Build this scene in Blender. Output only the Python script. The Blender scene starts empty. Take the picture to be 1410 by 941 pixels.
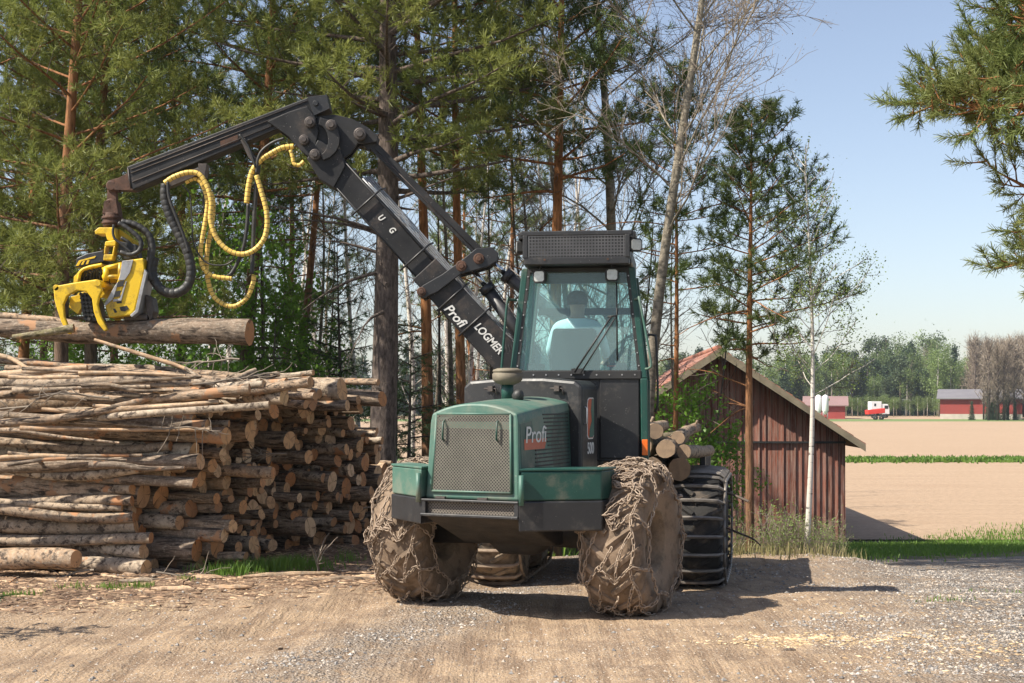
import bpy, math, random
import numpy as np
from mathutils import Vector, Matrix, Euler

R = math.radians
scene = bpy.context.scene
COL = scene.collection
rng = np.random.default_rng(7)
random.seed(11)

# ------------------------------------------------------------------ camera, sky, sun, exposure
FPX = 1868.0                      # focal length in pixels of the 1410 px wide photograph
CX, HY, EYE = 705.0, 550.0, 1.9   # image centre, horizon row, eye height
cam_data = bpy.data.cameras.new("camera")
cam = bpy.data.objects.new("camera", cam_data)
COL.objects.link(cam)
cam.location = (0, 0, EYE)
cam.rotation_euler = (R(90), 0, 0)
cam_data.sensor_width = 36.0
cam_data.lens = FPX / 1410.0 * 36.0
cam_data.shift_y = (HY - 470.5) / 1410.0
cam_data.clip_start = 0.1
cam_data.clip_end = 6000.0
scene.camera = cam

SUN_EL = 47.0
SUN_H = Vector((-0.925, -0.38, 0)).normalized()     # horizontal direction towards the sun
sun_dir = Vector((SUN_H.x * math.cos(R(SUN_EL)), SUN_H.y * math.cos(R(SUN_EL)), math.sin(R(SUN_EL))))
world = bpy.data.worlds.new("World")
scene.world = world
world.use_nodes = True
wn = world.node_tree
bg = wn.nodes["Background"]
sky = wn.nodes.new("ShaderNodeTexSky")
sky.sky_type = 'NISHITA'
sky.sun_disc = False
sky.sun_elevation = R(SUN_EL)
sky.sun_rotation = math.atan2(SUN_H.x, SUN_H.y)
sky.air_density = 1.0
sky.dust_density = 0.9
sky.ozone_density = 1.2
tint = wn.nodes.new("ShaderNodeMix"); tint.data_type = 'RGBA'; tint.blend_type = 'MULTIPLY'
tint.inputs[0].default_value = 1.0; tint.inputs[7].default_value = (0.99, 0.965, 1.0, 1)
wn.links.new(sky.outputs[0], tint.inputs[6])
pale = wn.nodes.new("ShaderNodeHueSaturation"); pale.inputs['Saturation'].default_value = 0.82; pale.inputs['Value'].default_value = 1.12
wn.links.new(tint.outputs[2], pale.inputs['Color'])
wn.links.new(pale.outputs[0], bg.inputs[0])
bg.inputs[1].default_value = 0.085

sun_data = bpy.data.lights.new("sun", 'SUN')
sun_data.energy = 5.0
sun_data.angle = R(0.5)
sun_data.color = (1.0, 0.93, 0.81)
sun = bpy.data.objects.new("sun", sun_data)
COL.objects.link(sun)
sun.rotation_euler = sun_dir.to_track_quat('Z', 'Y').to_euler()

scene.view_settings.view_transform = 'Standard'
scene.view_settings.look = 'None'
scene.view_settings.gamma = 1.0
scene.view_settings.use_curve_mapping = False
scene.view_settings.exposure = 0.85
try:
    scene.cycles.max_bounces = 8
    scene.cycles.transparent_max_bounces = 24
    scene.cycles.transmission_bounces = 4
    scene.cycles.use_denoising = True
except Exception:
    pass

# ------------------------------------------------------------------ helpers
def P(px, py, Y):
    """the world point seen at photograph pixel (px, py) at the distance Y"""
    return Vector(((px - CX) / FPX * Y, Y, EYE - (py - HY) / FPX * Y))

def sstep(a, b, x):
    t = np.clip((x - a) / (b - a), 0, 1)
    return t * t * (3 - 2 * t)

def hgt(x, y):
    """height of the ground"""
    x = np.asarray(x, float); y = np.asarray(y, float)
    s = -0.30 * sstep(12.6, 15.6, y) * sstep(-1.3, -0.1, x)
    right = sstep(4.2, 6.2, x)
    steep = -1.45 * sstep(18.6, 26.5, y)
    gentle = -0.40 * sstep(14.5, 21.0, y) - 1.08 * np.clip((y - 21.0) / 14.0, 0, 1)
    east = sstep(-0.6, 0.8, x)
    drop_r = (1 - right) * steep + right * gentle
    drop_l = -1.75 * sstep(24, 46, y)
    z = s + east * drop_r + (1 - east) * drop_l
    z = np.maximum(z, -1.78)
    far = sstep(30, 40, y)
    return z * (1 - far) + far * np.minimum(z, -1.78) if np.ndim(z) == 0 else z * (1 - far) + far * np.minimum(z, -1.78)

def H(x, y):
    return float(hgt(x, y))

class MB:
    """collects geometry for one mesh"""
    def __init__(self):
        self.v = []; self.f = []; self.m = []; self.s = []; self.n = 0
    def add(self, verts, faces, mi=0, smooth=False):
        b = self.n
        self.v.append(np.asarray(verts, float).reshape(-1, 3))
        self.n += len(self.v[-1])
        for f in faces:
            self.f.append(tuple(i + b for i in f))
        k = len(faces)
        self.m += [mi] * k if np.isscalar(mi) else list(mi)
        self.s += [smooth] * k
        return self
    def box(self, c, size, rot=None, mi=0):
        sx, sy, sz = (s / 2 for s in size)
        v = np.array([(x, y, z) for x in (-sx, sx) for y in (-sy, sy) for z in (-sz, sz)])
        if rot is not None:
            v = v @ np.array(rot.to_matrix() if hasattr(rot, 'to_matrix') else rot).T
        v = v + np.array(c)
        f = [(0, 1, 3, 2), (4, 6, 7, 5), (0, 4, 5, 1), (2, 3, 7, 6), (0, 2, 6, 4), (1, 5, 7, 3)]
        return self.add(v, f, mi)
    def prism(self, poly, a, b, mi=0):
        """poly: list of 3-D points; a, b: offset vectors of the two caps"""
        p = np.array(poly, float); n = len(p)
        v = np.vstack([p + np.array(a), p + np.array(b)])
        f = [tuple(range(n - 1, -1, -1)), tuple(range(n, 2 * n))]
        f += [(i, (i + 1) % n, n + (i + 1) % n, n + i) for i in range(n)]
        return self.add(v, f, mi)
    def tube(self, pts, r, ns=8, caps=True, mi=0, smooth=True, mi_fn=None, flat=1.0):
        p = np.array(pts, float); n = len(p)
        if n < 2: return self
        r = np.full(n, r, float) if np.isscalar(r) else np.array(r, float)
        t = np.empty_like(p)
        t[1:-1] = p[2:] - p[:-2]; t[0] = p[1] - p[0]; t[-1] = p[-1] - p[-2]
        t /= np.linalg.norm(t, axis=1, keepdims=True) + 1e-12
        up = np.array([0, 0, 1.0]) if abs(t[0, 2]) < 0.9 else np.array([1.0, 0, 0])
        nrm = np.cross(t[0], up); nrm /= np.linalg.norm(nrm)
        ang = np.arange(ns) * 2 * math.pi / ns
        ca, sa = np.cos(ang), np.sin(ang) * flat
        V = np.empty((n, ns, 3))
        for i in range(n):
            nrm = nrm - t[i] * np.dot(nrm, t[i]); nrm /= np.linalg.norm(nrm) + 1e-12
            bn = np.cross(t[i], nrm)
            V[i] = p[i] + r[i] * (ca[:, None] * nrm + sa[:, None] * bn)
        F = []; M = []
        for i in range(n - 1):
            m = mi if mi_fn is None else mi_fn(i)
            for j in range(ns):
                k = (j + 1) % ns
                F.append((i * ns + j, i * ns + k, (i + 1) * ns + k, (i + 1) * ns + j)); M.append(m)
        self.add(V.reshape(-1, 3), F, M, smooth)
        if caps:
            b = self.n - n * ns
            self.f.append(tuple(b + j for j in range(ns - 1, -1, -1)))
            self.f.append(tuple(b + (n - 1) * ns + j for j in range(ns)))
            self.m += [mi, mi]; self.s += [False, False]
        return self
    def cyl(self, a, b, r, ns=16, mi=0, r2=None, smooth=True):
        return self.tube([a, b], [r, r if r2 is None else r2], ns, True, mi, smooth)
    def lathe(self, prof, c, axis='Z', ns=32, mi=0, smooth=True, rot=None, closed=False):
        """prof: (along, radius) pairs about the axis through c"""
        n = len(prof); V = np.empty((n, ns, 3))
        ang = np.arange(ns) * 2 * math.pi / ns
        for i, (h, r) in enumerate(prof):
            if axis == 'X': V[i] = np.stack([np.full(ns, h), r * np.cos(ang), r * np.sin(ang)], 1)
            elif axis == 'Y': V[i] = np.stack([r * np.sin(ang), np.full(ns, h), r * np.cos(ang)], 1)
            else: V[i] = np.stack([r * np.cos(ang), r * np.sin(ang), np.full(ns, h)], 1)
        V = V.reshape(-1, 3)
        if rot is not None: V = V @ np.array(rot).T
        V = V + np.array(c)
        F = []
        rows = n if closed else n - 1
        for i in range(rows):
            for j in range(ns):
                k = (j + 1) % ns; i2 = (i + 1) % n
                F.append((i * ns + j, i * ns + k, i2 * ns + k, i2 * ns + j))
        return self.add(V, F, mi, smooth)
    def xf(self, M):
        A = np.array(M)
        self.v = [v @ A[:3, :3].T + A[:3, 3] for v in self.v]
        return self
    def build(self, name, mats, parent=None, bevel=0, tag_=None, angle=35):
        me = bpy.data.meshes.new(name)
        V = np.vstack(self.v) if self.v else np.zeros((0, 3))
        me.from_pydata(V.tolist(), [], self.f)
        if not isinstance(mats, (list, tuple)): mats = [mats]
        for m in mats: me.materials.append(m)
        me.polygons.foreach_set('material_index', np.array(self.m, dtype=np.int32))
        me.polygons.foreach_set('use_smooth', np.array(self.s, dtype=bool))
        me.update()
        o = bpy.data.objects.new(name, me)
        COL.objects.link(o)
        if parent is not None: o.parent = parent
        if bevel:
            b = o.modifiers.new("bevel", 'BEVEL'); b.width = bevel; b.segments = 2
            b.limit_method = 'ANGLE'; b.angle_limit = R(angle)
        return o

def fast_mesh(name, V, F, mats, parent=None, mi=None, smooth=False):
    """V (n,3) and F (m,k) arrays straight into a mesh"""
    me = bpy.data.meshes.new(name)
    V = np.asarray(V, dtype=np.float32); F = np.asarray(F, dtype=np.int32)
    m, k = F.shape
    me.vertices.add(len(V)); me.vertices.foreach_set('co', V.ravel())
    me.loops.add(m * k); me.loops.foreach_set('vertex_index', F.ravel())
    me.polygons.add(m)
    me.polygons.foreach_set('loop_start', np.arange(m, dtype=np.int32) * k)
    me.polygons.foreach_set('loop_total', np.full(m, k, dtype=np.int32))
    if not isinstance(mats, (list, tuple)): mats = [mats]
    for x in mats: me.materials.append(x)
    if mi is not None: me.polygons.foreach_set('material_index', np.asarray(mi, dtype=np.int32))
    me.polygons.foreach_set('use_smooth', np.full(m, smooth, dtype=bool))
    me.update(calc_edges=True); me.validate()
    o = bpy.data.objects.new(name, me); COL.objects.link(o)
    if parent is not None: o.parent = parent
    return o

def tag(o, label=None, cat=None, group=None, kind=None):
    if label: o['label'] = label
    if cat: o['category'] = cat
    if group: o['group'] = group
    if kind: o['kind'] = kind
    return o

def empty(name, loc=(0, 0, 0), rz=0, parent=None):
    o = bpy.data.objects.new(name, None); COL.objects.link(o)
    o.location = loc; o.rotation_euler = (0, 0, rz); o.empty_display_size = 0.2
    if parent is not None: o.parent = parent
    return o

def copy_tree(o, parent=None):
    c = o.copy(); COL.objects.link(c)
    if parent is not None: c.parent = parent
    for ch in list(o.children): copy_tree(ch, c)
    return c

def catmull(pts, n=8):
    p = [np.array(q, float) for q in pts]
    p = [2 * p[0] - p[1]] + p + [2 * p[-1] - p[-2]]
    out = []
    for i in range(1, len(p) - 2):
        for k in range(n):
            t = k / n
            out.append(0.5 * ((2 * p[i]) + (-p[i-1] + p[i+1]) * t + (2*p[i-1] - 5*p[i] + 4*p[i+1] - p[i+2]) * t*t
                              + (-p[i-1] + 3*p[i] - 3*p[i+1] + p[i+2]) * t**3))
    out.append(p[-2])
    return np.array(out)

# ------------------------------------------------------------------ materials
class NT:
    def __init__(self, name):
        self.mat = bpy.data.materials.new(name); self.mat.use_nodes = True
        self.t = self.mat.node_tree; self.bsdf = self.t.nodes['Principled BSDF']; self.out = self.t.nodes['Material Output']
    def n(self, typ, **kw):
        nd = self.t.nodes.new(typ)
        for k, v in kw.items():
            if k.startswith('i_'):
                key = k[2:].replace('_', ' ')
                nd.inputs[int(key) if key.isdigit() else key].default_value = v
            else: setattr(nd, k, v)
        return nd
    def l(self, a, b): self.t.links.new(a, b)
    def coord(self, which='Object', scale=None, rnd=0.0):
        c = self.n('ShaderNodeTexCoord').outputs[which]
        if scale is not None:
            m = self.n('ShaderNodeMapping'); m.inputs['Scale'].default_value = scale if hasattr(scale, '__len__') else (scale,) * 3
            self.l(c, m.inputs[0]); c = m.outputs[0]
        if rnd:
            oi = self.n('ShaderNodeObjectInfo')
            mu = self.n('ShaderNodeVectorMath', operation='MULTIPLY_ADD')
            cx = self.n('ShaderNodeCombineXYZ')
            for k in range(3): self.l(oi.outputs['Random'], cx.inputs[k])
            self.l(cx.outputs[0], mu.inputs[0]); mu.inputs[1].default_value = (rnd, rnd * 1.7, rnd * 2.3)
            self.l(c, mu.inputs[2]); c = mu.outputs[0]
        return c
    def noise(self, co, scale, detail=5, rough=0.6, dist=0.0):
        n = self.n('ShaderNodeTexNoise'); n.inputs['Scale'].default_value = scale
        n.inputs['Detail'].default_value = detail; n.inputs['Roughness'].default_value = rough
        n.inputs['Distortion'].default_value = dist
        self.l(co, n.inputs['Vector']); return n.outputs['Fac']
    def ramp(self, fac, stops):
        r = self.n('ShaderNodeValToRGB'); e = r.color_ramp.elements
        while len(e) < len(stops): e.new(0.5)
        for i, (p, c) in enumerate(stops):
            e[i].position = p; e[i].color = c if len(c) == 4 else (*c, 1)
        self.l(fac, r.inputs[0]); return r.outputs[0]
    def mix(self, fac, a, b, typ='MIX'):
        m = self.n('ShaderNodeMix', data_type='RGBA', blend_type=typ)
        for s, v in ((m.inputs[0], fac), (m.inputs[6], a), (m.inputs[7], b)):
            if isinstance(v, (int, float)): s.default_value = v
            elif isinstance(v, tuple): s.default_value = v if len(v) == 4 else (*v, 1)
            else: self.l(v, s)
        return m.outputs[2]
    def math(self, op, a, b=0.0, c=0.0):
        m = self.n('ShaderNodeMath', operation=op)
        for s, v in ((m.inputs[0], a), (m.inputs[1], b), (m.inputs[2], c)):
            if isinstance(v, (int, float)): s.default_value = v
            else: self.l(v, s)
        return m.outputs[0]
    def color(self, c):
        if isinstance(c, tuple): self.bsdf.inputs['Base Color'].default_value = (*c, 1) if len(c) == 3 else c
        else: self.l(c, self.bsdf.inputs['Base Color'])
        return self
    def bump(self, h, strength=0.5, dist=0.02):
        b = self.n('ShaderNodeBump'); b.inputs['Strength'].default_value = strength; b.inputs['Distance'].default_value = dist
        self.l(h, b.inputs['Height']); self.l(b.outputs[0], self.bsdf.inputs['Normal']); return self
    def set(self, rough=0.7, metal=0.0, spec=0.5):
        self.bsdf.inputs['Roughness'].default_value = rough; self.bsdf.inputs['Metallic'].default_value = metal
        self.bsdf.inputs['Specular IOR Level'].default_value = spec
        return self

def pmat(name, c1, c2=None, scale=6, rough=0.6, metal=0.0, bump=0.0, dirt=None, dirt_amt=0.3, spec=0.5, scratches=None):
    t = NT(name); co = t.coord()
    c2 = c2 or c1
    col = t.mix(t.ramp(t.noise(co, scale), [(0.3, (0, 0, 0)), (0.7, (1, 1, 1))]), c1, c2)
    if dirt:
        f = t.ramp(t.noise(co, scale * 0.7 + 1, 8, 0.7), [(0.62 - dirt_amt * 0.5, (0, 0, 0)), (0.75, (1, 1, 1))])
        col = t.mix(f, col, dirt)
    if scratches:
        f2 = t.ramp(t.noise(t.coord(scale=(1, 1, 1)), scale * 9, 3, 0.5, 2.0), [(0.69, (0, 0, 0)), (0.73, (1, 1, 1))])
        col = t.mix(f2, col, scratches)
    t.color(col).set(rough, metal, spec)
    r = t.n('ShaderNodeMapRange'); t.l(t.noise(co, scale * 2.3, 6), r.inputs[0])
    r.inputs[3].default_value = max(0, rough - 0.15); r.inputs[4].default_value = min(1, rough + 0.2)
    t.l(r.outputs[0], t.bsdf.inputs['Roughness'])
    if bump: t.bump(t.noise(co, scale * 5, 6, 0.7), bump, 0.01)
    return t.mat

def leaf_mat(name, c1, c2, trans=0.35, rnd=0.25):
    t = NT(name)
    co = t.coord(rnd=30.0)
    oi = t.n('ShaderNodeObjectInfo')
    col = t.mix(t.ramp(t.noise(co, 1.3, 4), [(0.35, (0, 0, 0)), (0.65, (1, 1, 1))]), c1, c2)
    v = t.math('MULTIPLY_ADD', oi.outputs['Random'], rnd, 1 - rnd * 0.5)
    hs = t.n('ShaderNodeHueSaturation'); t.l(v, hs.inputs['Value']); t.l(col, hs.inputs['Color'])
    df = t.n('ShaderNodeBsdfDiffuse'); tr = t.n('ShaderNodeBsdfTranslucent'); mx = t.n('ShaderNodeMixShader')
    t.l(hs.outputs[0], df.inputs[0]); t.l(hs.outputs[0], tr.inputs[0]); mx.inputs[0].default_value = trans
    t.l(df.outputs[0], mx.inputs[1]); t.l(tr.outputs[0], mx.inputs[2])
    gl = t.n('ShaderNodeBsdfGlossy'); gl.inputs['Roughness'].default_value = 0.45
    gl.inputs['Color'].default_value = (0.8, 0.85, 0.8, 1)
    m2 = t.n('ShaderNodeMixShader'); m2.inputs[0].default_value = 0.02
    t.l(mx.outputs[0], m2.inputs[1]); t.l(gl.outputs[0], m2.inputs[2])
    t.l(m2.outputs[0], t.out.inputs[0])
    return t.mat

MUD = (0.30, 0.225, 0.155)
M = {}
M['green'] = pmat('green_paint', (0.008, 0.052, 0.040), (0.012, 0.066, 0.050), 4, 0.42, 0, 0.08, (0.13, 0.13, 0.10), 0.2, 0.5, (0.10, 0.16, 0.13))  # kept dark to hold the shade of the hood flank turned from the sun
M['green_lit_dusty'] = pmat('lit_dusty_green_paint', (0.045, 0.125, 0.095), (0.085, 0.16, 0.125), 3, 0.5, 0, 0.08, (0.20, 0.20, 0.155), 0.32, 0.5, (0.16, 0.21, 0.18))  # lighter copy of the green: sunlight put into the colour, plus dust
M['black'] = pmat('black_paint', (0.016, 0.016, 0.018), (0.026, 0.026, 0.027), 4, 0.42, 0, 0.08, (0.10, 0.088, 0.075), 0.14, 0.5, (0.16, 0.15, 0.14))
M['boom'] = pmat('worn_black_boom_paint', (0.012, 0.012, 0.013), (0.034, 0.033, 0.034), 3, 0.52, 0, 0.12, (0.10, 0.075, 0.06), 0.16, 0.3, (0.20, 0.18, 0.17))
M['rust'] = pmat('rusty_steel', (0.06, 0.035, 0.025), (0.14, 0.07, 0.045), 12, 0.7, 0.3, 0.4)
M['oldsteel'] = pmat('dark_steel', (0.07, 0.06, 0.055), (0.12, 0.10, 0.09), 14, 0.5, 0.6, 0.3)
M['chrome'] = pmat('polished_rod', (0.62, 0.64, 0.66), None, 4, 0.12, 1.0)
M['plastic'] = pmat('black_plastic', (0.018, 0.018, 0.018), (0.028, 0.027, 0.026), 6, 0.55, 0, 0.1)
M['rubber'] = pmat('black_rubber', (0.02, 0.02, 0.02), (0.035, 0.033, 0.03), 8, 0.5, 0, 0.15, (0.09, 0.08, 0.07), 0.15)
M['belly'] = pmat('muddy_underside', (0.02, 0.018, 0.016), (0.06, 0.048, 0.036), 5, 0.8, 0, 0.4)
M['yellow'] = pmat('yellow_paint', (0.72, 0.46, 0.012), (0.78, 0.52, 0.02), 7, 0.42, 0, 0.2, (0.10, 0.06, 0.03), 0.26, 0.5, (0.10, 0.07, 0.045))
M['yhose'] = pmat('yellow_hose_wrap', (0.72, 0.47, 0.09), (0.78, 0.55, 0.14), 9, 0.5, 0, 0.1, (0.25, 0.15, 0.05), 0.12)
M['greyplate'] = pmat('scuffed_grey_plate', (0.30, 0.30, 0.31), (0.42, 0.42, 0.42), 8, 0.45, 0.4, 0.2, (0.15, 0.12, 0.09), 0.2)
M['skin'] = pmat('skin', (0.50, 0.30, 0.22), (0.55, 0.34, 0.25), 10, 0.6)
M['hair'] = pmat('dark_hair', (0.10, 0.07, 0.045), (0.15, 0.105, 0.07), 40, 0.7, 0, 0.5)
M['shirt'] = pmat('light_blue_shirt', (0.68, 0.79, 0.84), (0.74, 0.83, 0.87), 5, 0.85, 0, 0.3)
M['seat'] = pmat('seat_cloth', (0.015, 0.015, 0.018), (0.03, 0.03, 0.034), 12, 0.9, 0, 0.2)
M['orange'] = pmat('orange_lens', (0.85, 0.18, 0.02), (0.75, 0.13, 0.015), 10, 0.25)
M['white'] = pmat('white_print', (0.75, 0.74, 0.70), (0.6, 0.59, 0.56), 30, 0.6)
M['stripe'] = pmat('orange_red_stripe', (0.55, 0.13, 0.06), (0.48, 0.12, 0.06), 10, 0.5)
M['lamp'] = pmat('lamp_glass', (0.55, 0.55, 0.52), (0.4, 0.4, 0.38), 30, 0.15, 0.3)
M['precleaner'] = pmat('dusty_rubber_cap', (0.12, 0.10, 0.075), (0.20, 0.17, 0.12), 7, 0.75, 0, 0.3)
M['redplastic'] = pmat('red_plastic', (0.6, 0.03, 0.02), None, 6, 0.4)

def tyre_material(name, mud_amt, c_mud=(0.27, 0.195, 0.135), c_rub=(0.03, 0.028, 0.026)):
    t = NT(name); co = t.coord()
    n1 = t.noise(co, 3.2, 8, 0.65)
    f = t.ramp(n1, [(0.55 - mud_amt * 0.4, (0, 0, 0)), (0.72 - mud_amt * 0.4, (1, 1, 1))])
    mudc = t.mix(t.noise(co, 9, 6, 0.7), tuple(c * 0.6 for c in c_mud), tuple(min(1, c * 1.25) for c in c_mud))
    mudc = t.mix(t.ramp(t.noise(co, 4.5, 7, 0.7), [(0.46, (0, 0, 0)), (0.60, (0.75, 0.75, 0.75))]), mudc, tuple(c * 0.38 for c in c_mud))
    t.color(t.mix(f, c_rub, mudc)).set(0.85, 0, 0.3)
    t.bump(t.noise(co, 26, 8, 0.75), 0.7, 0.012)
    return t.mat
M['tyre_mud'] = tyre_material('mud_caked_tyre', 0.75)
M['tyre_dark'] = tyre_material('dusty_black_tyre', 0.12, (0.16, 0.125, 0.095))
M['tyre_mid'] = tyre_material('dried_mud_tyre', 0.55, (0.30, 0.23, 0.16))
M['rim'] = tyre_material('muddy_rim', 0.6, (0.30, 0.22, 0.15), (0.10, 0.09, 0.07))
M['chain'] = pmat('muddy_chain_steel', (0.40, 0.31, 0.23), (0.17, 0.12, 0.085), 14, 0.6, 0.1, 0.4)
M['track'] = pmat('worn_track_steel', (0.13, 0.115, 0.10), (0.26, 0.23, 0.20), 10, 0.5, 0.5, 0.3)
M['track_mud'] = pmat('muddy_track_steel', (0.36, 0.28, 0.2), (0.2, 0.14, 0.1), 10, 0.8, 0.1, 0.3)

def perforated(name, c, pitch, hole, square=False, back=None):
    """sheet metal with real holes punched through it by a transparent shader; u,v run along object X and Z"""
    t = NT(name); co = t.coord()
    sep = t.n('ShaderNodeSeparateXYZ'); t.l(co, sep.inputs[0])
    u = t.math('DIVIDE', sep.outputs[0], pitch); v = t.math('DIVIDE', sep.outputs[2], pitch)
    if not square:
        u, v = t.math('ADD', u, v), t.math('SUBTRACT', u, v)
        u = t.math('MULTIPLY', u, 0.7071 * 1.0); v = t.math('MULTIPLY', v, 0.7071)
    fu = t.math('SUBTRACT', t.math('FRACT', u), 0.5); fv = t.math('SUBTRACT', t.math('FRACT', v), 0.5)
    if square:
        d = t.math('MAXIMUM', t.math('ABSOLUTE', fu), t.math('ABSOLUTE', fv))
    else:
        d = t.math('SQRT', t.math('ADD', t.math('MULTIPLY', fu, fu), t.math('MULTIPLY', fv, fv)))
    solid = t.math('GREATER_THAN', d, hole)
    t.l(solid, t.bsdf.inputs['Alpha'])
    t.color(t.mix(t.ramp(t.noise(co, 5, 6), [(0.35, (0, 0, 0)), (0.7, (1, 1, 1))]), c, tuple(x * 0.7 for x in c))).set(0.55, 0.2)
    return t.mat
# ------------------------------------------------------------------ materials of bark, ground, leaves
def bark_mat(name, low, high, z0, z1, groove=(9, 9, 1.6), orange_noise=1.0):
    """bark that turns from the lower to the upper colour along the stem (local z)"""
    t = NT(name); co = t.coord(rnd=20.0); raw = t.coord()
    sep = t.n('ShaderNodeSeparateXYZ'); t.l(raw, sep.inputs[0])
    n0 = t.noise(co, 0.9, 3)
    zz = t.math('ADD', sep.outputs[2], t.math('MULTIPLY', t.math('SUBTRACT', n0, 0.5), 3.0 * orange_noise))
    mr = t.n('ShaderNodeMapRange'); t.l(zz, mr.inputs[0]); mr.inputs[1].default_value = z0; mr.inputs[2].default_value = z1
    mp = t.n('ShaderNodeMapping'); mp.inputs['Scale'].default_value = groove; t.l(co, mp.inputs[0])
    g = t.noise(mp.outputs[0], 2.4, 8, 0.7, 0.4)
    col = t.mix(mr.outputs[0], low, high)
    dark = t.mix(mr.outputs[0], tuple(c * 0.33 for c in low), tuple(c * 0.45 for c in high))
    f = t.ramp(g, [(0.38, (0, 0, 0)), (0.58, (1, 1, 1))])
    t.color(t.mix(f, dark, col)).set(0.9, 0, 0.2)
    t.bump(g, 0.9, 0.03)
    return t.mat
M['pine_bark'] = bark_mat('pine_bark', (0.15, 0.115, 0.09), (0.33, 0.155, 0.07), 2.5, 6.0)
M['pine_bark_orange'] = bark_mat('orange_pine_bark', (0.20, 0.115, 0.07), (0.38, 0.17, 0.07), 0.5, 3.5)
M['grey_bark'] = bark_mat('grey_pine_bark', (0.16, 0.125, 0.105), (0.20, 0.135, 0.095), 6.0, 12.0, (8, 8, 2.6))
M['spruce_bark'] = bark_mat('spruce_bark', (0.11, 0.09, 0.075), (0.14, 0.11, 0.09), 2, 9)
M['aspen_bark'] = bark_mat('aspen_bark', (0.17, 0.145, 0.115), (0.33, 0.29, 0.22), 1, 8, (3, 3, 5))

def birch_mat():
    t = NT('birch_bark'); co = t.coord(rnd=20.0)
    mp = t.n('ShaderNodeMapping'); mp.inputs['Scale'].default_value = (3, 3, 13); t.l(co, mp.inputs[0])
    g = t.noise(mp.outputs[0], 1.3, 5, 0.65)
    f = t.ramp(g, [(0.36, (1, 1, 1)), (0.43, (0, 0, 0))])
    base = t.mix(t.noise(co, 3, 4), (0.62, 0.58, 0.52), (0.45, 0.40, 0.34))
    t.color(t.mix(f, base, (0.05, 0.045, 0.04))).set(0.75); t.bump(g, 0.4, 0.01)
    return t.mat
M['birch'] = birch_mat()
M['twig'] = pmat('twig_bark', (0.17, 0.14, 0.11), (0.26, 0.21, 0.16), 3, 0.9)
M['twig_dark'] = pmat('dark_twig_bark', (0.07, 0.055, 0.045), (0.12, 0.09, 0.07), 3, 0.9)

def log_mat(name, stops, marks, mark_col, stretch=(1.6, 14, 14), patch=None, cross=False):
    t = NT(name); co = t.coord(rnd=40.0); oi = t.n('ShaderNodeObjectInfo')
    mp = t.n('ShaderNodeMapping'); mp.inputs['Scale'].default_value = stretch; t.l(co, mp.inputs[0])
    g = t.noise(mp.outputs[0], 2.0, 7, 0.7, 0.3)
    base = t.ramp(oi.outputs['Random'], stops)
    base = t.mix(t.ramp(t.noise(co, 7, 8, 0.75), [(0.42, (0, 0, 0)), (0.62, (0.8, 0.8, 0.8))]), base, (0.15, 0.12, 0.09))
    base = t.mix(t.ramp(t.noise(co, 30, 5, 0.7), [(0.5, (0, 0, 0)), (0.66, (0.6, 0.6, 0.6))]), base, (0.45, 0.38, 0.30))
    f = t.ramp(g, marks)
    col = t.mix(f, base, mark_col)
    if patch:
        pf = t.ramp(t.noise(co, 2.6, 5, 0.6), [(0.60, (0, 0, 0)), (0.64, (1, 1, 1))])
        col = t.mix(pf, col, patch)
    t.color(col).set(0.85, 0, 0.25); t.bump(g, 0.8, 0.012)
    return t.mat
GREYS = [(0.0, (0.36, 0.26, 0.175)), (0.35, (0.49, 0.40, 0.30)), (0.6, (0.29, 0.20, 0.13)), (0.8, (0.44, 0.30, 0.19)), (1.0, (0.55, 0.47, 0.37))]
BROWNS = [(0.0, (0.25, 0.18, 0.12)), (0.4, (0.36, 0.25, 0.165)), (0.7, (0.19, 0.145, 0.11)), (1.0, (0.40, 0.28, 0.19))]
M['log_grey'] = log_mat('grey_log_bark', GREYS, [(0.40, (1, 1, 1)), (0.50, (0, 0, 0))], (0.07, 0.052, 0.04), (6, 7, 7), (0.40, 0.20, 0.10), True)
M['log_brown'] = log_mat('brown_log_bark', BROWNS, [(0.40, (1, 1, 1)), (0.52, (0, 0, 0))], (0.05, 0.037, 0.028), (1.8, 14, 14), (0.36, 0.2, 0.11))
M['log_peeled'] = log_mat('peeled_log_wood', [(0, (0.52, 0.33, 0.19)), (1, (0.62, 0.44, 0.28))], [(0.36, (1, 1, 1)), (0.5, (0, 0, 0))], (0.26, 0.17, 0.11), (2, 9, 9))
M['log_mossy'] = log_mat('mossy_log_bark', [(0, (0.20, 0.18, 0.09)), (1, (0.24, 0.20, 0.10))], [(0.40, (1, 1, 1)), (0.52, (0, 0, 0))], (0.07, 0.06, 0.03), (3, 9, 9), (0.34, 0.22, 0.12))
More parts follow.
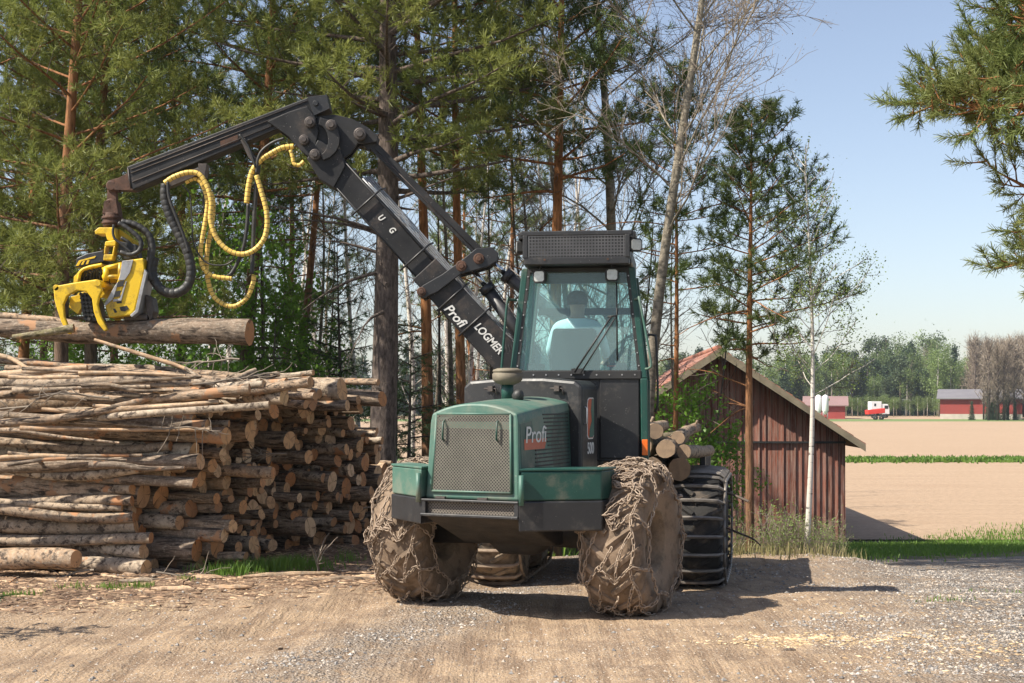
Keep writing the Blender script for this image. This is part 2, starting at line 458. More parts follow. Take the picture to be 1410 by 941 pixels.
def cut_mat():
    t = NT('cut_log_end'); co = t.coord(); oi = t.n('ShaderNodeObjectInfo')
    sep = t.n('ShaderNodeSeparateXYZ'); t.l(co, sep.inputs[0])
    r = t.math('SQRT', t.math('ADD', t.math('MULTIPLY', sep.outputs[1], sep.outputs[1]), t.math('MULTIPLY', sep.outputs[2], sep.outputs[2])))
    rr = t.math('ADD', r, t.math('MULTIPLY', t.noise(co, 8, 4), 0.03))
    ring = t.math('SINE', t.math('MULTIPLY', rr, 520))
    base = t.ramp(oi.outputs['Random'], [(0, (0.56, 0.28, 0.12)), (0.25, (0.66, 0.44, 0.24)), (0.45, (0.38, 0.19, 0.09)), (0.65, (0.52, 0.23, 0.085)), (0.85, (0.70, 0.51, 0.32)), (1.0, (0.44, 0.27, 0.15))])
    c = t.mix(t.math('MULTIPLY', t.math('ADD', ring, 1.0), 0.12), base, (0.25, 0.13, 0.06))
    c = t.mix(t.ramp(t.noise(co, 14, 5), [(0.5, (0, 0, 0)), (0.75, (1, 1, 1))]), c, (0.30, 0.17, 0.09))
    at = t.math('ARCTAN2', sep.outputs[1], sep.outputs[2])
    crack = t.math('GREATER_THAN', t.math('SINE', t.math('ADD', t.math('MULTIPLY', at, 3.0), t.math('ADD', t.math('MULTIPLY', oi.outputs['Random'], 40.0), t.math('MULTIPLY', t.noise(co, 6, 3), 3.0)))), 0.985)
    c = t.mix(t.math('MULTIPLY', crack, 0.75), c, (0.10, 0.055, 0.03))
    t.color(c).set(0.85); t.bump(t.noise(co, 60, 4), 0.4, 0.005)
    return t.mat
M['cut'] = cut_mat()
M['cut_old'] = pmat('weathered_log_end', (0.36, 0.25, 0.16), (0.24, 0.17, 0.115), 11, 0.9, 0, 0.5)

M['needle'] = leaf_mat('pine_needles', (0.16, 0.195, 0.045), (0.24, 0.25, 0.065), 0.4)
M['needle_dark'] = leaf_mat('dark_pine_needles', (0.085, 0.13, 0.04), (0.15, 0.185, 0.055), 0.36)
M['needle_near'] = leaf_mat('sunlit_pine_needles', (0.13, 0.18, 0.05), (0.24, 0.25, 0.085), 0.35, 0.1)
M['spruce'] = leaf_mat('spruce_needles', (0.04, 0.075, 0.03), (0.07, 0.115, 0.04), 0.2)
M['leaf'] = leaf_mat('young_leaves', (0.12, 0.24, 0.028), (0.18, 0.32, 0.045), 0.5)
M['leaf_pale'] = leaf_mat('pale_birch_leaves', (0.20, 0.28, 0.07), (0.27, 0.34, 0.11), 0.5)
M['bud'] = leaf_mat('brown_buds', (0.20, 0.16, 0.10), (0.26, 0.20, 0.13), 0.2)
M['grass'] = leaf_mat('grass_blades', (0.10, 0.19, 0.03), (0.17, 0.27, 0.05), 0.4)
M['drygrass'] = leaf_mat('dry_grass', (0.36, 0.30, 0.17), (0.26, 0.25, 0.10), 0.3)

def ground_mat():
    t = NT('forest_ground'); co = t.coord()
    n1 = t.noise(co, 0.35, 6, 0.6); n2 = t.noise(co, 6, 8, 0.7)
    c = t.mix(t.ramp(n1, [(0.4, (0, 0, 0)), (0.62, (1, 1, 1))]), (0.13, 0.10, 0.065), (0.10, 0.14, 0.04))
    c = t.mix(t.ramp(n2, [(0.45, (0, 0, 0)), (0.7, (1, 1, 1))]), c, (0.22, 0.17, 0.11))
    t.color(c).set(0.95, 0, 0.2); t.bump(n2, 0.6, 0.05); return t.mat
M['ground'] = ground_mat()

def road_mat():
    """packed tan dirt with wheel tracks, grey gravel to the right and bark litter by the pile, by world position"""
    t = NT('dirt_and_gravel'); co = t.coord()
    sep = t.n('ShaderNodeSeparateXYZ'); t.l(co, sep.inputs[0]); X, Y = sep.outputs[0], sep.outputs[1]
    big = t.noise(co, 0.5, 5, 0.6); wob = t.math('MULTIPLY', t.math('SUBTRACT', big, 0.5), 2.4)
    fine = t.noise(co, 34, 6, 0.75); mid = t.noise(co, 4.5, 7, 0.65)
    tan = t.mix(mid, (0.35, 0.245, 0.155), (0.47, 0.34, 0.22))
    tan = t.mix(t.ramp(fine, [(0.35, (1, 1, 1)), (0.5, (0, 0, 0))]), tan, (0.27, 0.20, 0.145))
    tan = t.mix(t.ramp(t.noise(co, 1.7, 8, 0.75), [(0.40, (0.8, 0.8, 0.8)), (0.55, (0, 0, 0))]), tan, (0.215, 0.15, 0.102))
    mps = t.n('ShaderNodeMapping'); mps.inputs['Rotation'].default_value = (0, 0, 0.27); mps.inputs['Scale'].default_value = (4.5, 0.30, 1); t.l(co, mps.inputs[0])
    streak = t.noise(mps.outputs[0], 1.6, 6, 0.65)
    tan = t.mix(t.ramp(streak, [(0.40, (0.75, 0.75, 0.75)), (0.50, (0, 0, 0))]), tan, (0.22, 0.15, 0.098))
    # voronoi pebbles
    def peb(scale):
        v = t.n('ShaderNodeTexVoronoi'); v.inputs['Scale'].default_value = scale; t.l(co, v.inputs[0]); return v
    v1 = peb(42)
    stone = t.ramp(v1.outputs['Color'], [(0.1, (0.19, 0.17, 0.15)), (0.4, (0.31, 0.285, 0.26)), (0.7, (0.43, 0.39, 0.35)), (0.95, (0.56, 0.51, 0.45))])
    edge = t.ramp(v1.outputs['Distance'], [(0.35, (1, 1, 1)), (0.65, (0.35, 0.35, 0.35))])
    stone = t.mix(1.0, stone, edge, 'MULTIPLY')
    # gravel mask: right of a line, plus a strip between the wheel tracks
    m1 = t.math('ADD', t.math('SUBTRACT', X, t.math('MULTIPLY', t.math('SUBTRACT', Y, 9.0), 0.16)), wob)
    g1 = t.n('ShaderNodeMapRange'); t.l(m1, g1.inputs[0]); g1.inputs[1].default_value = 1.9; g1.inputs[2].default_value = 4.0
    line = t.math('ABSOLUTE', t.math('SUBTRACT', t.math('ADD', X, t.math('MULTIPLY', wob, 0.35)), t.math('MULTIPLY_ADD', Y, 0.26, -3.75)))
    g2 = t.n('ShaderNodeMapRange'); t.l(line, g2.inputs[0]); g2.inputs[1].default_value = 0.7; g2.inputs[2].default_value = 0.15
    g2.inputs[3].default_value = 0.0; g2.inputs[4].default_value = 0.6
    speck = t.ramp(t.noise(co, 9, 6, 0.7), [(0.38, (0, 0, 0)), (0.52, (1, 1, 1))])
    gm = t.math('MULTIPLY', t.math('MAXIMUM', g1.outputs[0], g2.outputs[0]), speck)
    c = t.mix(gm, tan, stone)
    # scattered lighter stones everywhere
    v2 = peb(90)
    sp = t.ramp(v2.outputs['Color'], [(0.80, (0, 0, 0)), (0.86, (1, 1, 1))])
    c = t.mix(t.math('MULTIPLY', sp, 0.45), c, (0.52, 0.46, 0.39))
    sp2 = t.ramp(t.noise(co, 70, 3, 0.6), [(0.62, (0, 0, 0)), (0.68, (1, 1, 1))])
    c = t.mix(t.math('MULTIPLY', sp2, 0.5), c, (0.16, 0.12, 0.09))
    # bark litter near the log pile
    lm = t.math('ADD', t.math('SUBTRACT', t.math('MULTIPLY', t.math('ADD', X, 3.6), -0.55), t.math('SUBTRACT', 12.5, Y)), t.math('MULTIPLY', wob, 1.0))
    l1 = t.n('ShaderNodeMapRange'); t.l(lm, l1.inputs[0]); l1.inputs[1].default_value = -0.6; l1.inputs[2].default_value = 0.9
    left = t.n('ShaderNodeMapRange'); t.l(X, left.inputs[0]); left.inputs[1].default_value = -0.6; left.inputs[2].default_value = -1.5
    v3 = t.n('ShaderNodeTexVoronoi'); v3.inputs['Scale'].default_value = 62
    mp = t.n('ShaderNodeMapping'); mp.inputs['Scale'].default_value = (0.6, 1.4, 1); mp.inputs['Rotation'].default_value = (0, 0, 0.5)
    t.l(co, mp.inputs[0]); t.l(mp.outputs[0], v3.inputs[0])
    chips = t.ramp(v3.outputs['Color'], [(0.1, (0.08, 0.055, 0.04)), (0.45, (0.17, 0.115, 0.078)), (0.8, (0.28, 0.19, 0.125)), (0.97, (0.48, 0.34, 0.22))])
    lf = t.math('MULTIPLY', t.math('MULTIPLY', l1.outputs[0], left.outputs[0]), t.ramp(t.noise(co, 5, 6, 0.7), [(0.33, (0.35, 0.35, 0.35)), (0.5, (1, 1, 1))]))
    c = t.mix(lf, c, chips)
    t.color(c).set(0.95, 0, 0.2)
    hsum = t.math('ADD', t.math('ADD', t.math('MULTIPLY', fine, 0.6), t.math('MULTIPLY', streak, 1.5)), t.math('MULTIPLY', t.math('SUBTRACT', 1.0, v1.outputs['Distance']), t.math('MULTIPLY_ADD', gm, 0.9, 0.3)))
    t.bump(hsum, 1.0, 0.03)
    return t.mat
M['road'] = road_mat()

def field_mat():
    t = NT('tilled_soil'); co = t.coord()
    mp = t.n('ShaderNodeMapping'); mp.inputs['Scale'].default_value = (0.25, 3.0, 1); t.l(co, mp.inputs[0])
    rows = t.noise(mp.outputs[0], 0.55, 5, 0.6); n = t.noise(co, 5, 8, 0.75); b = t.noise(co, 0.05, 4)
    c = t.mix(t.ramp(rows, [(0.35, (0, 0, 0)), (0.65, (1, 1, 1))]), (0.34, 0.235, 0.155), (0.41, 0.295, 0.20))
    c = t.mix(t.ramp(n, [(0.36, (1, 1, 1)), (0.52, (0, 0, 0))]), c, (0.25, 0.18, 0.12))
    c = t.mix(t.math('MULTIPLY', b, 0.5), c, (0.44, 0.32, 0.22))
    t.color(c).set(0.95, 0, 0.2); t.bump(n, 0.7, 0.08); return t.mat
M['field'] = field_mat()
M['verge'] = pmat('green_verge', (0.10, 0.17, 0.04), (0.17, 0.22, 0.07), 1.2, 0.95, 0, 0.5)
M['stone'] = None
def stone_mat():
    t = NT('gravel_stones')
    g = t.n('ShaderNodeNewGeometry')
    c = t.ramp(g.outputs['Random Per Island'], [(0.0, (0.13, 0.12, 0.115)), (0.35, (0.25, 0.235, 0.22)), (0.65, (0.36, 0.32, 0.28)), (0.92, (0.44, 0.37, 0.30)), (1.0, (0.54, 0.50, 0.45))])
    t.color(c).set(0.9, 0, 0.3); return t.mat
M['stone'] = stone_mat()
def chip_mat(name, stops):
    t = NT(name); g = t.n('ShaderNodeNewGeometry')
    t.color(t.ramp(g.outputs['Random Per Island'], stops)).set(0.9, 0, 0.2); return t.mat
M['grit'] = chip_mat('tan_grit', [(0, (0.18, 0.13, 0.095)), (0.4, (0.33, 0.26, 0.19)), (0.8, (0.45, 0.37, 0.29)), (1.0, (0.58, 0.52, 0.45))])
M['chips'] = chip_mat('bark_chips', [(0, (0.08, 0.05, 0.035)), (0.45, (0.18, 0.115, 0.075)), (0.8, (0.32, 0.21, 0.13)), (1.0, (0.55, 0.39, 0.25))])
M['woodchips'] = chip_mat('yellow_wood_chips', [(0, (0.34, 0.23, 0.13)), (0.5, (0.52, 0.38, 0.22)), (1, (0.66, 0.52, 0.34))])

def planks_mat():
    t = NT('weathered_red_boards'); co = t.coord()
    sep = t.n('ShaderNodeSeparateXYZ'); t.l(co, sep.inputs[0])
    bid = t.math('FLOOR', t.math('DIVIDE', sep.outputs[0], 0.145))
    wn_ = t.n('ShaderNodeTexWhiteNoise', noise_dimensions='1D'); t.l(bid, wn_.inputs['W'])
    fr = t.math('FRACT', t.math('DIVIDE', sep.outputs[0], 0.145))
    gap = t.math('LESS_THAN', fr, 0.09)
    mp = t.n('ShaderNodeMapping'); mp.inputs['Scale'].default_value = (14, 14, 0.9); t.l(co, mp.inputs[0])
    g = t.noise(mp.outputs[0], 1.6, 7, 0.7)
    red = t.ramp(wn_.outputs['Value'], [(0, (0.16, 0.055, 0.036)), (0.5, (0.26, 0.09, 0.06)), (1, (0.36, 0.145, 0.10))])
    c = t.mix(t.ramp(g, [(0.42, (0, 0, 0)), (0.64, (1, 1, 1))]), red, (0.36, 0.24, 0.19))
    c = t.mix(t.ramp(t.noise(co, 1.4, 5), [(0.5, (0, 0, 0)), (0.8, (0.6, 0.6, 0.6))]), c, (0.28, 0.21, 0.19))
    low = t.n('ShaderNodeMapRange'); t.l(sep.outputs[2], low.inputs[0]); low.inputs[1].default_value = 0.9; low.inputs[2].default_value = 0.0
    c = t.mix(t.math('MULTIPLY', low.outputs[0], 0.45), c, (0.22, 0.17, 0.15))
    c = t.mix(gap, c, (0.02, 0.01, 0.01))
    t.color(c).set(0.9, 0, 0.2); t.bump(t.math('SUBTRACT', g, t.math('MULTIPLY', gap, 1.5)), 0.6, 0.02)
    return t.mat
M['planks'] = planks_mat()
def tiles_mat():
    t = NT('clay_roof_tiles'); co = t.coord('Object')
    b = t.n('ShaderNodeTexBrick'); b.inputs['Scale'].default_value = 1.0
    b.inputs['Brick Width'].default_value = 0.24; b.inputs['Row Height'].default_value = 0.33; b.inputs['Mortar Size'].default_value = 0.02
    b.inputs['Color1'].default_value = (0.42, 0.17, 0.11, 1); b.inputs['Color2'].default_value = (0.30, 0.13, 0.095, 1); b.inputs['Mortar'].default_value = (0.10, 0.05, 0.04, 1)
    t.l(co, b.inputs[0])
    c = t.mix(t.ramp(t.noise(co, 2.5, 6), [(0.45, (0, 0, 0)), (0.7, (1, 1, 1))]), b.outputs[0], (0.27, 0.17, 0.13))
    t.color(c).set(0.85); t.bump(b.outputs['Fac'], 0.8, -0.03); return t.mat
M['tiles'] = tiles_mat()
M['oldwood'] = pmat('grey_weathered_wood', (0.20, 0.165, 0.11), (0.28, 0.23, 0.16), 6, 0.9, 0, 0.4)
M['mossroof'] = pmat('mossy_roof_edge', (0.16, 0.13, 0.075), (0.25, 0.20, 0.12), 9, 0.95, 0, 0.6)
# ------------------------------------------------------------------ ground, road, fields
def grid_sheet(name, xs, ys, zfun, mat, smooth=True):
    X, Y = np.meshgrid(xs, ys); Z = zfun(X, Y)
    nx, ny = len(xs), len(ys)
    V = np.stack([X, Y, Z], -1).reshape(-1, 3)
    i = np.arange((ny - 1) * (nx - 1)); r, c = i // (nx - 1), i % (nx - 1)
    a = r * nx + c
    F = np.stack([a, a + 1, a + nx + 1, a + nx], 1)
    return fast_mesh(name, V, F, mat, smooth=smooth)

def smooth_noise(X, Y, cells, seed, amp):
    r = np.random.default_rng(seed)
    out = np.zeros_like(X)
    for k in range(10):
        a = r.uniform(0, 2 * math.pi); ph = r.uniform(0, 6.28); f = cells * r.uniform(0.6, 1.6)
        out += np.sin((X * math.cos(a) + Y * math.sin(a)) * f + ph)
    return out / 10 ** 0.5 * amp

xs = np.unique(np.concatenate([np.linspace(-2500, -60, 26), np.linspace(-60, 60, 161), np.linspace(60, 2500, 26)]))
ys = np.unique(np.concatenate([np.linspace(-400, -10, 12), np.linspace(-10, 60, 141), np.linspace(60, 300, 40), np.linspace(300, 5000, 30)]))
ground = grid_sheet('ground', xs, ys, lambda x, y: hgt(x, y) - 0.02 - 0.16 * sstep(-9.4, -8.2, x) * sstep(13.4, 12.2, x) * sstep(2.4, 3.6, y) * sstep(21.9, 20.9, y), M['ground'])
tag(ground, kind='structure')

def road_z(X, Y):
    z = hgt(X, Y) + smooth_noise(X, Y, 1.3, 3, 0.016) + smooth_noise(X, Y, 6, 4, 0.010) + smooth_noise(X, Y, 22, 5, 0.005)
    tr = np.exp(-((X - (Y * 0.30 - 5.2)) / 0.35) ** 2) + np.exp(-((X - (Y * 0.24 - 2.5)) / 0.35) ** 2)   # worn wheel tracks
    z = z - 0.035 * tr + 0.03
    return z
road = grid_sheet('dirt_road', np.linspace(-9, 13, 400), np.linspace(3.0, 21.5, 420), road_z, M['road'])
tag(road, kind='structure')
def sheet_band(name, x0, x1, yfa, yfb, dz, mat, nx=60, ny=24):
    xs = np.linspace(x0, x1, nx); V = []; 
    t = np.linspace(0, 1, ny)
    X = np.repeat(xs[None, :], ny, 0); ya = yfa(xs); yb = yfb(xs)
    Y = ya[None, :] * (1 - t[:, None]) + yb[None, :] * t[:, None]
    Z = hgt(X, Y) + dz
    i = np.arange((ny - 1) * (nx - 1)); r, c = i // (nx - 1), i % (nx - 1); a = r * nx + c
    o = fast_mesh(name, np.stack([X, Y, Z], -1).reshape(-1, 3), np.stack([a, a + 1, a + nx + 1, a + nx], 1), mat, smooth=True)
    return tag(o, kind='structure')
fl = np.vectorize(lambda x: 0.0)
sheet_band('field', -30, 260, lambda x: np.full_like(x, 35.5), lambda x: np.full_like(x, 79.0), 0.012, M['field'], 80, 30)
sheet_band('grass_strip', -30, 260, lambda x: 79.5 + 0 * x, lambda x: 82.5 + 0 * x, 0.06, M['verge'])
sheet_band('field', -60, 320, lambda x: 83.5 + 0 * x, lambda x: 222 + 0 * x, 0.05, M['field'])
sheet_band('grass_strip', -80, 400, lambda x: 222 + 0 * x, lambda x: 246 + 0 * x, 0.06, M['verge'])
sheet_band('field', -80, 400, lambda x: 246 + 0 * x, lambda x: 292 + 0 * x, 0.07, M['field'])
# farm track that leaves to the right beyond the yard
sheet_band('farm_track', 5.2, 30, lambda x: 21.4 + 0.06 * (x - 5) + 0.0 * x, lambda x: 23.2 + 0.55 * (x - 5) * np.minimum(1, (x - 5) / 6), 0.02, M['road'])

# gravel stones: real pebbles where the yard is stony
def scatter_rocks(name, n, area_fn, smin, smax, mat, squash=0.6, flatn=0.0, seed=1, long=1.0):
    r = np.random.default_rng(seed)
    base = np.array([(1, 0, 0), (-1, 0, 0), (0, 1, 0), (0, -1, 0), (0, 0, 1), (0, 0, -1)], float)
    tris = np.array([(0, 2, 4), (2, 1, 4), (1, 3, 4), (3, 0, 4), (2, 0, 5), (1, 2, 5), (3, 1, 5), (0, 3, 5)])
    P_ = area_fn(r, n); n = len(P_)
    s = smin * (smax / smin) ** (r.random(n) ** 2.2)
    jit = 1 + r.uniform(-0.35, 0.35, (n, 6, 1))
    V = base[None] * jit * s[:, None, None] * 0.5
    V[:, :, 2] *= squash; V[:, :, 0] *= long; V[:, :, 1] *= 1 / long ** 0.4
    a = r.uniform(0, 6.28, n); ca, sa = np.cos(a)[:, None], np.sin(a)[:, None]
    x = V[:, :, 0] * ca - V[:, :, 1] * sa; y = V[:, :, 0] * sa + V[:, :, 1] * ca
    V[:, :, 0], V[:, :, 1] = x, y
    z = road_z(P_[:, 0], P_[:, 1])
    V += np.stack([P_[:, 0], P_[:, 1], z + s * squash * 0.12], 1)[:, None, :]
    F = tris[None] + (np.arange(n) * 6)[:, None, None]
    o = fast_mesh(name, V.reshape(-1, 3), F.reshape(-1, 3), mat)
    return tag(o, kind='stuff')

def area_gravel(r, n):
    Y = 7.6 + (20.5 - 7.6) * r.random(n * 3) ** 1.35; X = r.uniform(-1, 1, n * 3) * Y * 0.40
    wob = smooth_noise(X, Y, 1.1, 8, 0.9)
    edge = X - (Y - 9) * 0.16 + wob
    p = np.clip((edge - 1.4) / 2.6, 0.0, 1) * 0.95 + 0.05
    l2 = np.abs(X + wob * 0.3 - (Y * 0.26 - 3.75)); p = np.maximum(p, np.clip(1.0 - l2 / 0.45, 0, 1) * 0.7)
    clump = np.clip(0.5 + smooth_noise(X, Y, 4.0, 9, 0.5), 0.1, 1)
    k = (r.random(n * 3) < p * clump) & (X > -9) & (X < 12.5)
    return np.stack([X[k], Y[k]], 1)[:n]
scatter_rocks('gravel', 56000, area_gravel, 0.010, 0.045, M['stone'], 0.7, seed=21)
def area_all(r, n):
    Y = 7.6 + 12 * r.random(n * 2) ** 1.5; X = r.uniform(-1, 1, n * 2) * Y * 0.40
    k = r.random(n * 2) < np.clip(0.45 + smooth_noise(X, Y, 2.5, 19, 0.35), 0.05, 1)
    return np.stack([X[k], Y[k]], 1)[:n]
scatter_rocks('grit', 50000, area_all, 0.005, 0.020, M['grit'], 0.6, seed=51)
def area_litter(r, n):
    Y = r.uniform(9.0, 18.0, n * 3); X = r.uniform(-7.5, -0.6, n * 3)
    wob = smooth_noise(X, Y, 1.3, 12, 0.5)
    d = (X + 3.6) * -0.55 - (12.2 - Y) + wob
    p = np.clip(d / 1.6 + 0.25, 0, 1) * np.clip((-0.7 - X) / 0.8, 0, 1)
    k = r.random(n * 3) < p
    return np.stack([X[k], Y[k]], 1)[:n]
scatter_rocks('bark_litter', 50000, area_litter, 0.010, 0.075, M['chips'], 0.30, seed=31, long=2.4)
def area_wc(r, n):
    c = np.array([[2.3, 10.5], [3.2, 10.6], [1.9, 10.3], [3.6, 10.1], [-3.4, 12.2], [2.8, 9.9], [4.2, 12.5], [4.5, 10.9]]); sd = np.array([[.35, .12], [.35, .16], [.3, .1], [.3, .12], [.3, .15], [.5, .4], [.9, .7], [.6, .4]])
    w = np.array([.26, .2, .12, .06, .08, .1, .12, .06]); k = r.choice(len(c), n, p=w / w.sum())
    return c[k] + r.normal(0, 1, (n, 2)) * sd[k]
scatter_rocks('wood_chips', 2600, area_wc, 0.01, 0.05, M['woodchips'], 0.3, seed=41, long=1.4)

def grass_patch(name, centres, n, hmin, hmax, mat, seed=5, zf=None, w=0.006):
    """centres: (x, y, sx, sy, weight)"""
    r = np.random.default_rng(seed); c = np.array(centres, float); pw = c[:, 4] / c[:, 4].sum()
    k = r.choice(len(c), n, p=pw)
    X = c[k, 0] + r.normal(0, 1, n) * c[k, 2]; Y = c[k, 1] + r.normal(0, 1, n) * c[k, 3]
    Z = (zf or (lambda a, b: hgt(a, b) + 0.02))(X, Y)
    h = r.uniform(hmin, hmax, n); a = r.uniform(0, 6.28, n); lean = r.uniform(0.1, 0.6, n) * h; b = r.uniform(0, 6.28, n)
    wx, wy = np.cos(a) * w, np.sin(a) * w
    lx, ly = np.cos(b) * lean, np.sin(b) * lean
    V = np.empty((n, 5, 3))
    V[:, 0] = np.stack([X - wx, Y - wy, Z], 1); V[:, 1] = np.stack([X + wx, Y + wy, Z], 1)
    V[:, 2] = np.stack([X + wx * .7 + lx * .35, Y + wy * .7 + ly * .35, Z + h * .6], 1)
    V[:, 3] = np.stack([X - wx * .7 + lx * .35, Y - wy * .7 + ly * .35, Z + h * .6], 1)
    V[:, 4] = np.stack([X + lx, Y + ly, Z + h], 1)
    o_ = np.arange(n) * 5
    F = np.concatenate([np.stack([o_, o_+1, o_+2], 1), np.stack([o_, o_+2, o_+3], 1), np.stack([o_+3, o_+2, o_+4], 1)])
    return tag(fast_mesh(name, V.reshape(-1, 3), F, mat), kind='stuff')
def G(px, py, z=0.0):
    Y = (EYE - z) * FPX / (py - HY); return ((px - CX) / FPX * Y, Y)
gp = []
for px, py, sx, sy, w in [(345, 792, .26, .10, 5), (385, 788, .22, .12, 4), (315, 797, .12, .05, 1.0), (430, 783, .18, .1, 1.0), (475, 776, .12, .1, .4)]:
    x, y = G(px, py); gp.append((x, y, sx, sy, w))
grass_patch('grass', gp, 1500, 0.04, 0.17, M['grass'], 5, road_z)
gp = []
for px, py, sx, sy, w in [(25, 826, .12, .09, 1.2), (100, 817, .1, .05, .4), (150, 815, .08, .05, .6), (190, 813, .08, .06, .9), (1300, 832, .16, .07, .5), (255, 806, .06, .05, .4), (1395, 790, .3, .1, .5)]:
    x, y = G(px, py); gp.append((x, y, sx, sy, w))
grass_patch('grass', gp, 420, 0.02, 0.075, M['grass'], 15, road_z, 0.005)
# verge grass by the field, right of the barn
vp = [(x, 24.2 + 0.85 * (x - 5.6) + d, .8, .8, 1.0) for x in np.arange(5.4, 24, 0.6) for d in (0, 1.5, 3.5, 5.5)]
grass_patch('grass', vp, 30000, 0.03, 0.11, M['grass'], 6, None, 0.012)
vp2 = [(x, 79 + r_, 1.2, 1.0, 1) for x in np.arange(10, 60, 1.5) for r_ in (0.8, 2.8)]
grass_patch('grass', vp2, 9000, 0.1, 0.3, M['grass'], 7, None, 0.07)
vp3 = [(x, 19.6 + 0.25 * math.sin(x * 3) + (1.0 if x > 5.5 else 0), .3, .5, 1.0) for x in np.arange(2.6, 5.0, 0.2)]
grass_patch('dry_grass', vp3, 900, 0.06, 0.24, M['drygrass'], 8, None, 0.006)
fp = [(rng.uniform(-11, 2), rng.uniform(20, 34), .6, .6, 1) for _ in range(60)]
grass_patch('grass', fp, 22000, 0.08, 0.35, M['grass'], 9, None, 0.012)
# ------------------------------------------------------------------ trees
def unit(v):
    v = np.asarray(v, float); return v / (np.linalg.norm(v) + 1e-12)

class Tree:
    def __init__(self, seed):
        self.r = np.random.default_rng(seed); self.w = MB(); self.tc = []; self.td = []; self.tl = []; self.twv = []; self.twf = []; self.twn = 0
    def tuft(self, c, d, l): self.tc.append(c); self.td.append(d); self.tl.append(l)
    def thin(self, a, b, w0, w1):
        """a three sided twig"""
        d = unit(b - a); n = unit(np.cross(d, (0.3, 0.5, 0.81))); m = np.cross(d, n)
        for c, w in ((a, w0), (b, w1)):
            for k in range(3):
                t = k * 2.094; self.twv.append(c + w * (math.cos(t) * n + math.sin(t) * m))
        o = self.twn
        for k in range(3):
            j = (k + 1) % 3; self.twf.append((o + k, o + j, o + 3 + j, o + 3 + k))
        self.twn += 6
    def path(self, a, d, L, n, droop, wander, up=0.0):
        pts = [np.array(a, float)]; d = unit(d)
        for i in range(n):
            t = (i + 1) / n
            d = unit(d + np.array([0, 0, -droop + up * t * 2]) / n + self.r.normal(0, wander, 3) / n ** 0.5)
            pts.append(pts[-1] + d * L / n)
        return np.array(pts)

def needles(T, name, mat, parent, per=12, ln=0.13, wd=0.013, spread=0.9):
    r = T.r; C = np.array(T.tc); D = np.array(T.td); L = np.array(T.tl); n = len(C)
    if n == 0: return None
    C = np.repeat(C, per, 0); D = np.repeat(D, per, 0); L = np.repeat(L, per)
    dirs = D + r.normal(0, 1, C.shape) * spread; dirs /= np.linalg.norm(dirs, axis=1, keepdims=True)
    C = C + D * (r.random(len(C)) * 0.12)[:, None] * (L / 0.13)[:, None]
    side = np.cross(dirs, r.normal(0, 1, C.shape)); side /= np.linalg.norm(side, axis=1, keepdims=True)
    l = (ln * r.uniform(0.7, 1.2, len(C)) * L / 0.13)[:, None]; w = wd * (L / 0.13)[:, None]
    V = np.stack([C - side * w * 0.5, C + side * w * 0.5, C + dirs * l + side * w * 0.25, C + dirs * l - side * w * 0.25], 1)
    F = np.arange(len(C) * 4).reshape(-1, 4)
    return fast_mesh(name, V.reshape(-1, 3), F, mat, parent)

def leaves(T, name, mat, parent, per=3, size=0.05, spread=0.1):
    r = T.r; C = np.array(T.tc); n = len(C)
    if n == 0: return None
    C = np.repeat(C, per, 0) + r.normal(0, spread, (n * per, 3))
    a = r.normal(0, 1, C.shape); a /= np.linalg.norm(a, axis=1, keepdims=True)
    b = np.cross(a, r.normal(0, 1, C.shape)); b /= np.linalg.norm(b, axis=1, keepdims=True)
    s = (size * r.uniform(0.6, 1.3, len(C)))[:, None]
    V = np.stack([C - a * s, C - b * s * 0.62, C + a * s, C + b * s * 0.62], 1)
    return fast_mesh(name, V.reshape(-1, 3), np.arange(len(C) * 4).reshape(-1, 4), mat, parent)

def trunk_path(T, h, lean, bend, n=14):
    ph = T.r.uniform(0, 6.28); ph2 = T.r.uniform(0, 6.28)
    t = np.linspace(0, 1, n)
    x = lean[0] * t * h + bend * np.sin(t * 4.2 + ph) * h * 0.02 - bend * math.sin(ph) * h * 0.02
    y = lean[1] * t * h + bend * np.sin(t * 3.5 + ph2) * h * 0.02 - bend * math.sin(ph2) * h * 0.02
    return np.stack([x, y, t * h - 0.15], 1)

def at_height(path, z):
    k = np.interp(z, path[:, 2], np.arange(len(path))); i = int(min(k, len(path) - 2)); f = k - i
    return path[i] * (1 - f) + path[i + 1] * f

def finish(T, root, bark, twigmat, name='trunk'):
    if T.twn: T.w.add(np.array(T.twv), T.twf, 1, False)
    return T.w.build(name, [bark, twigmat], root)

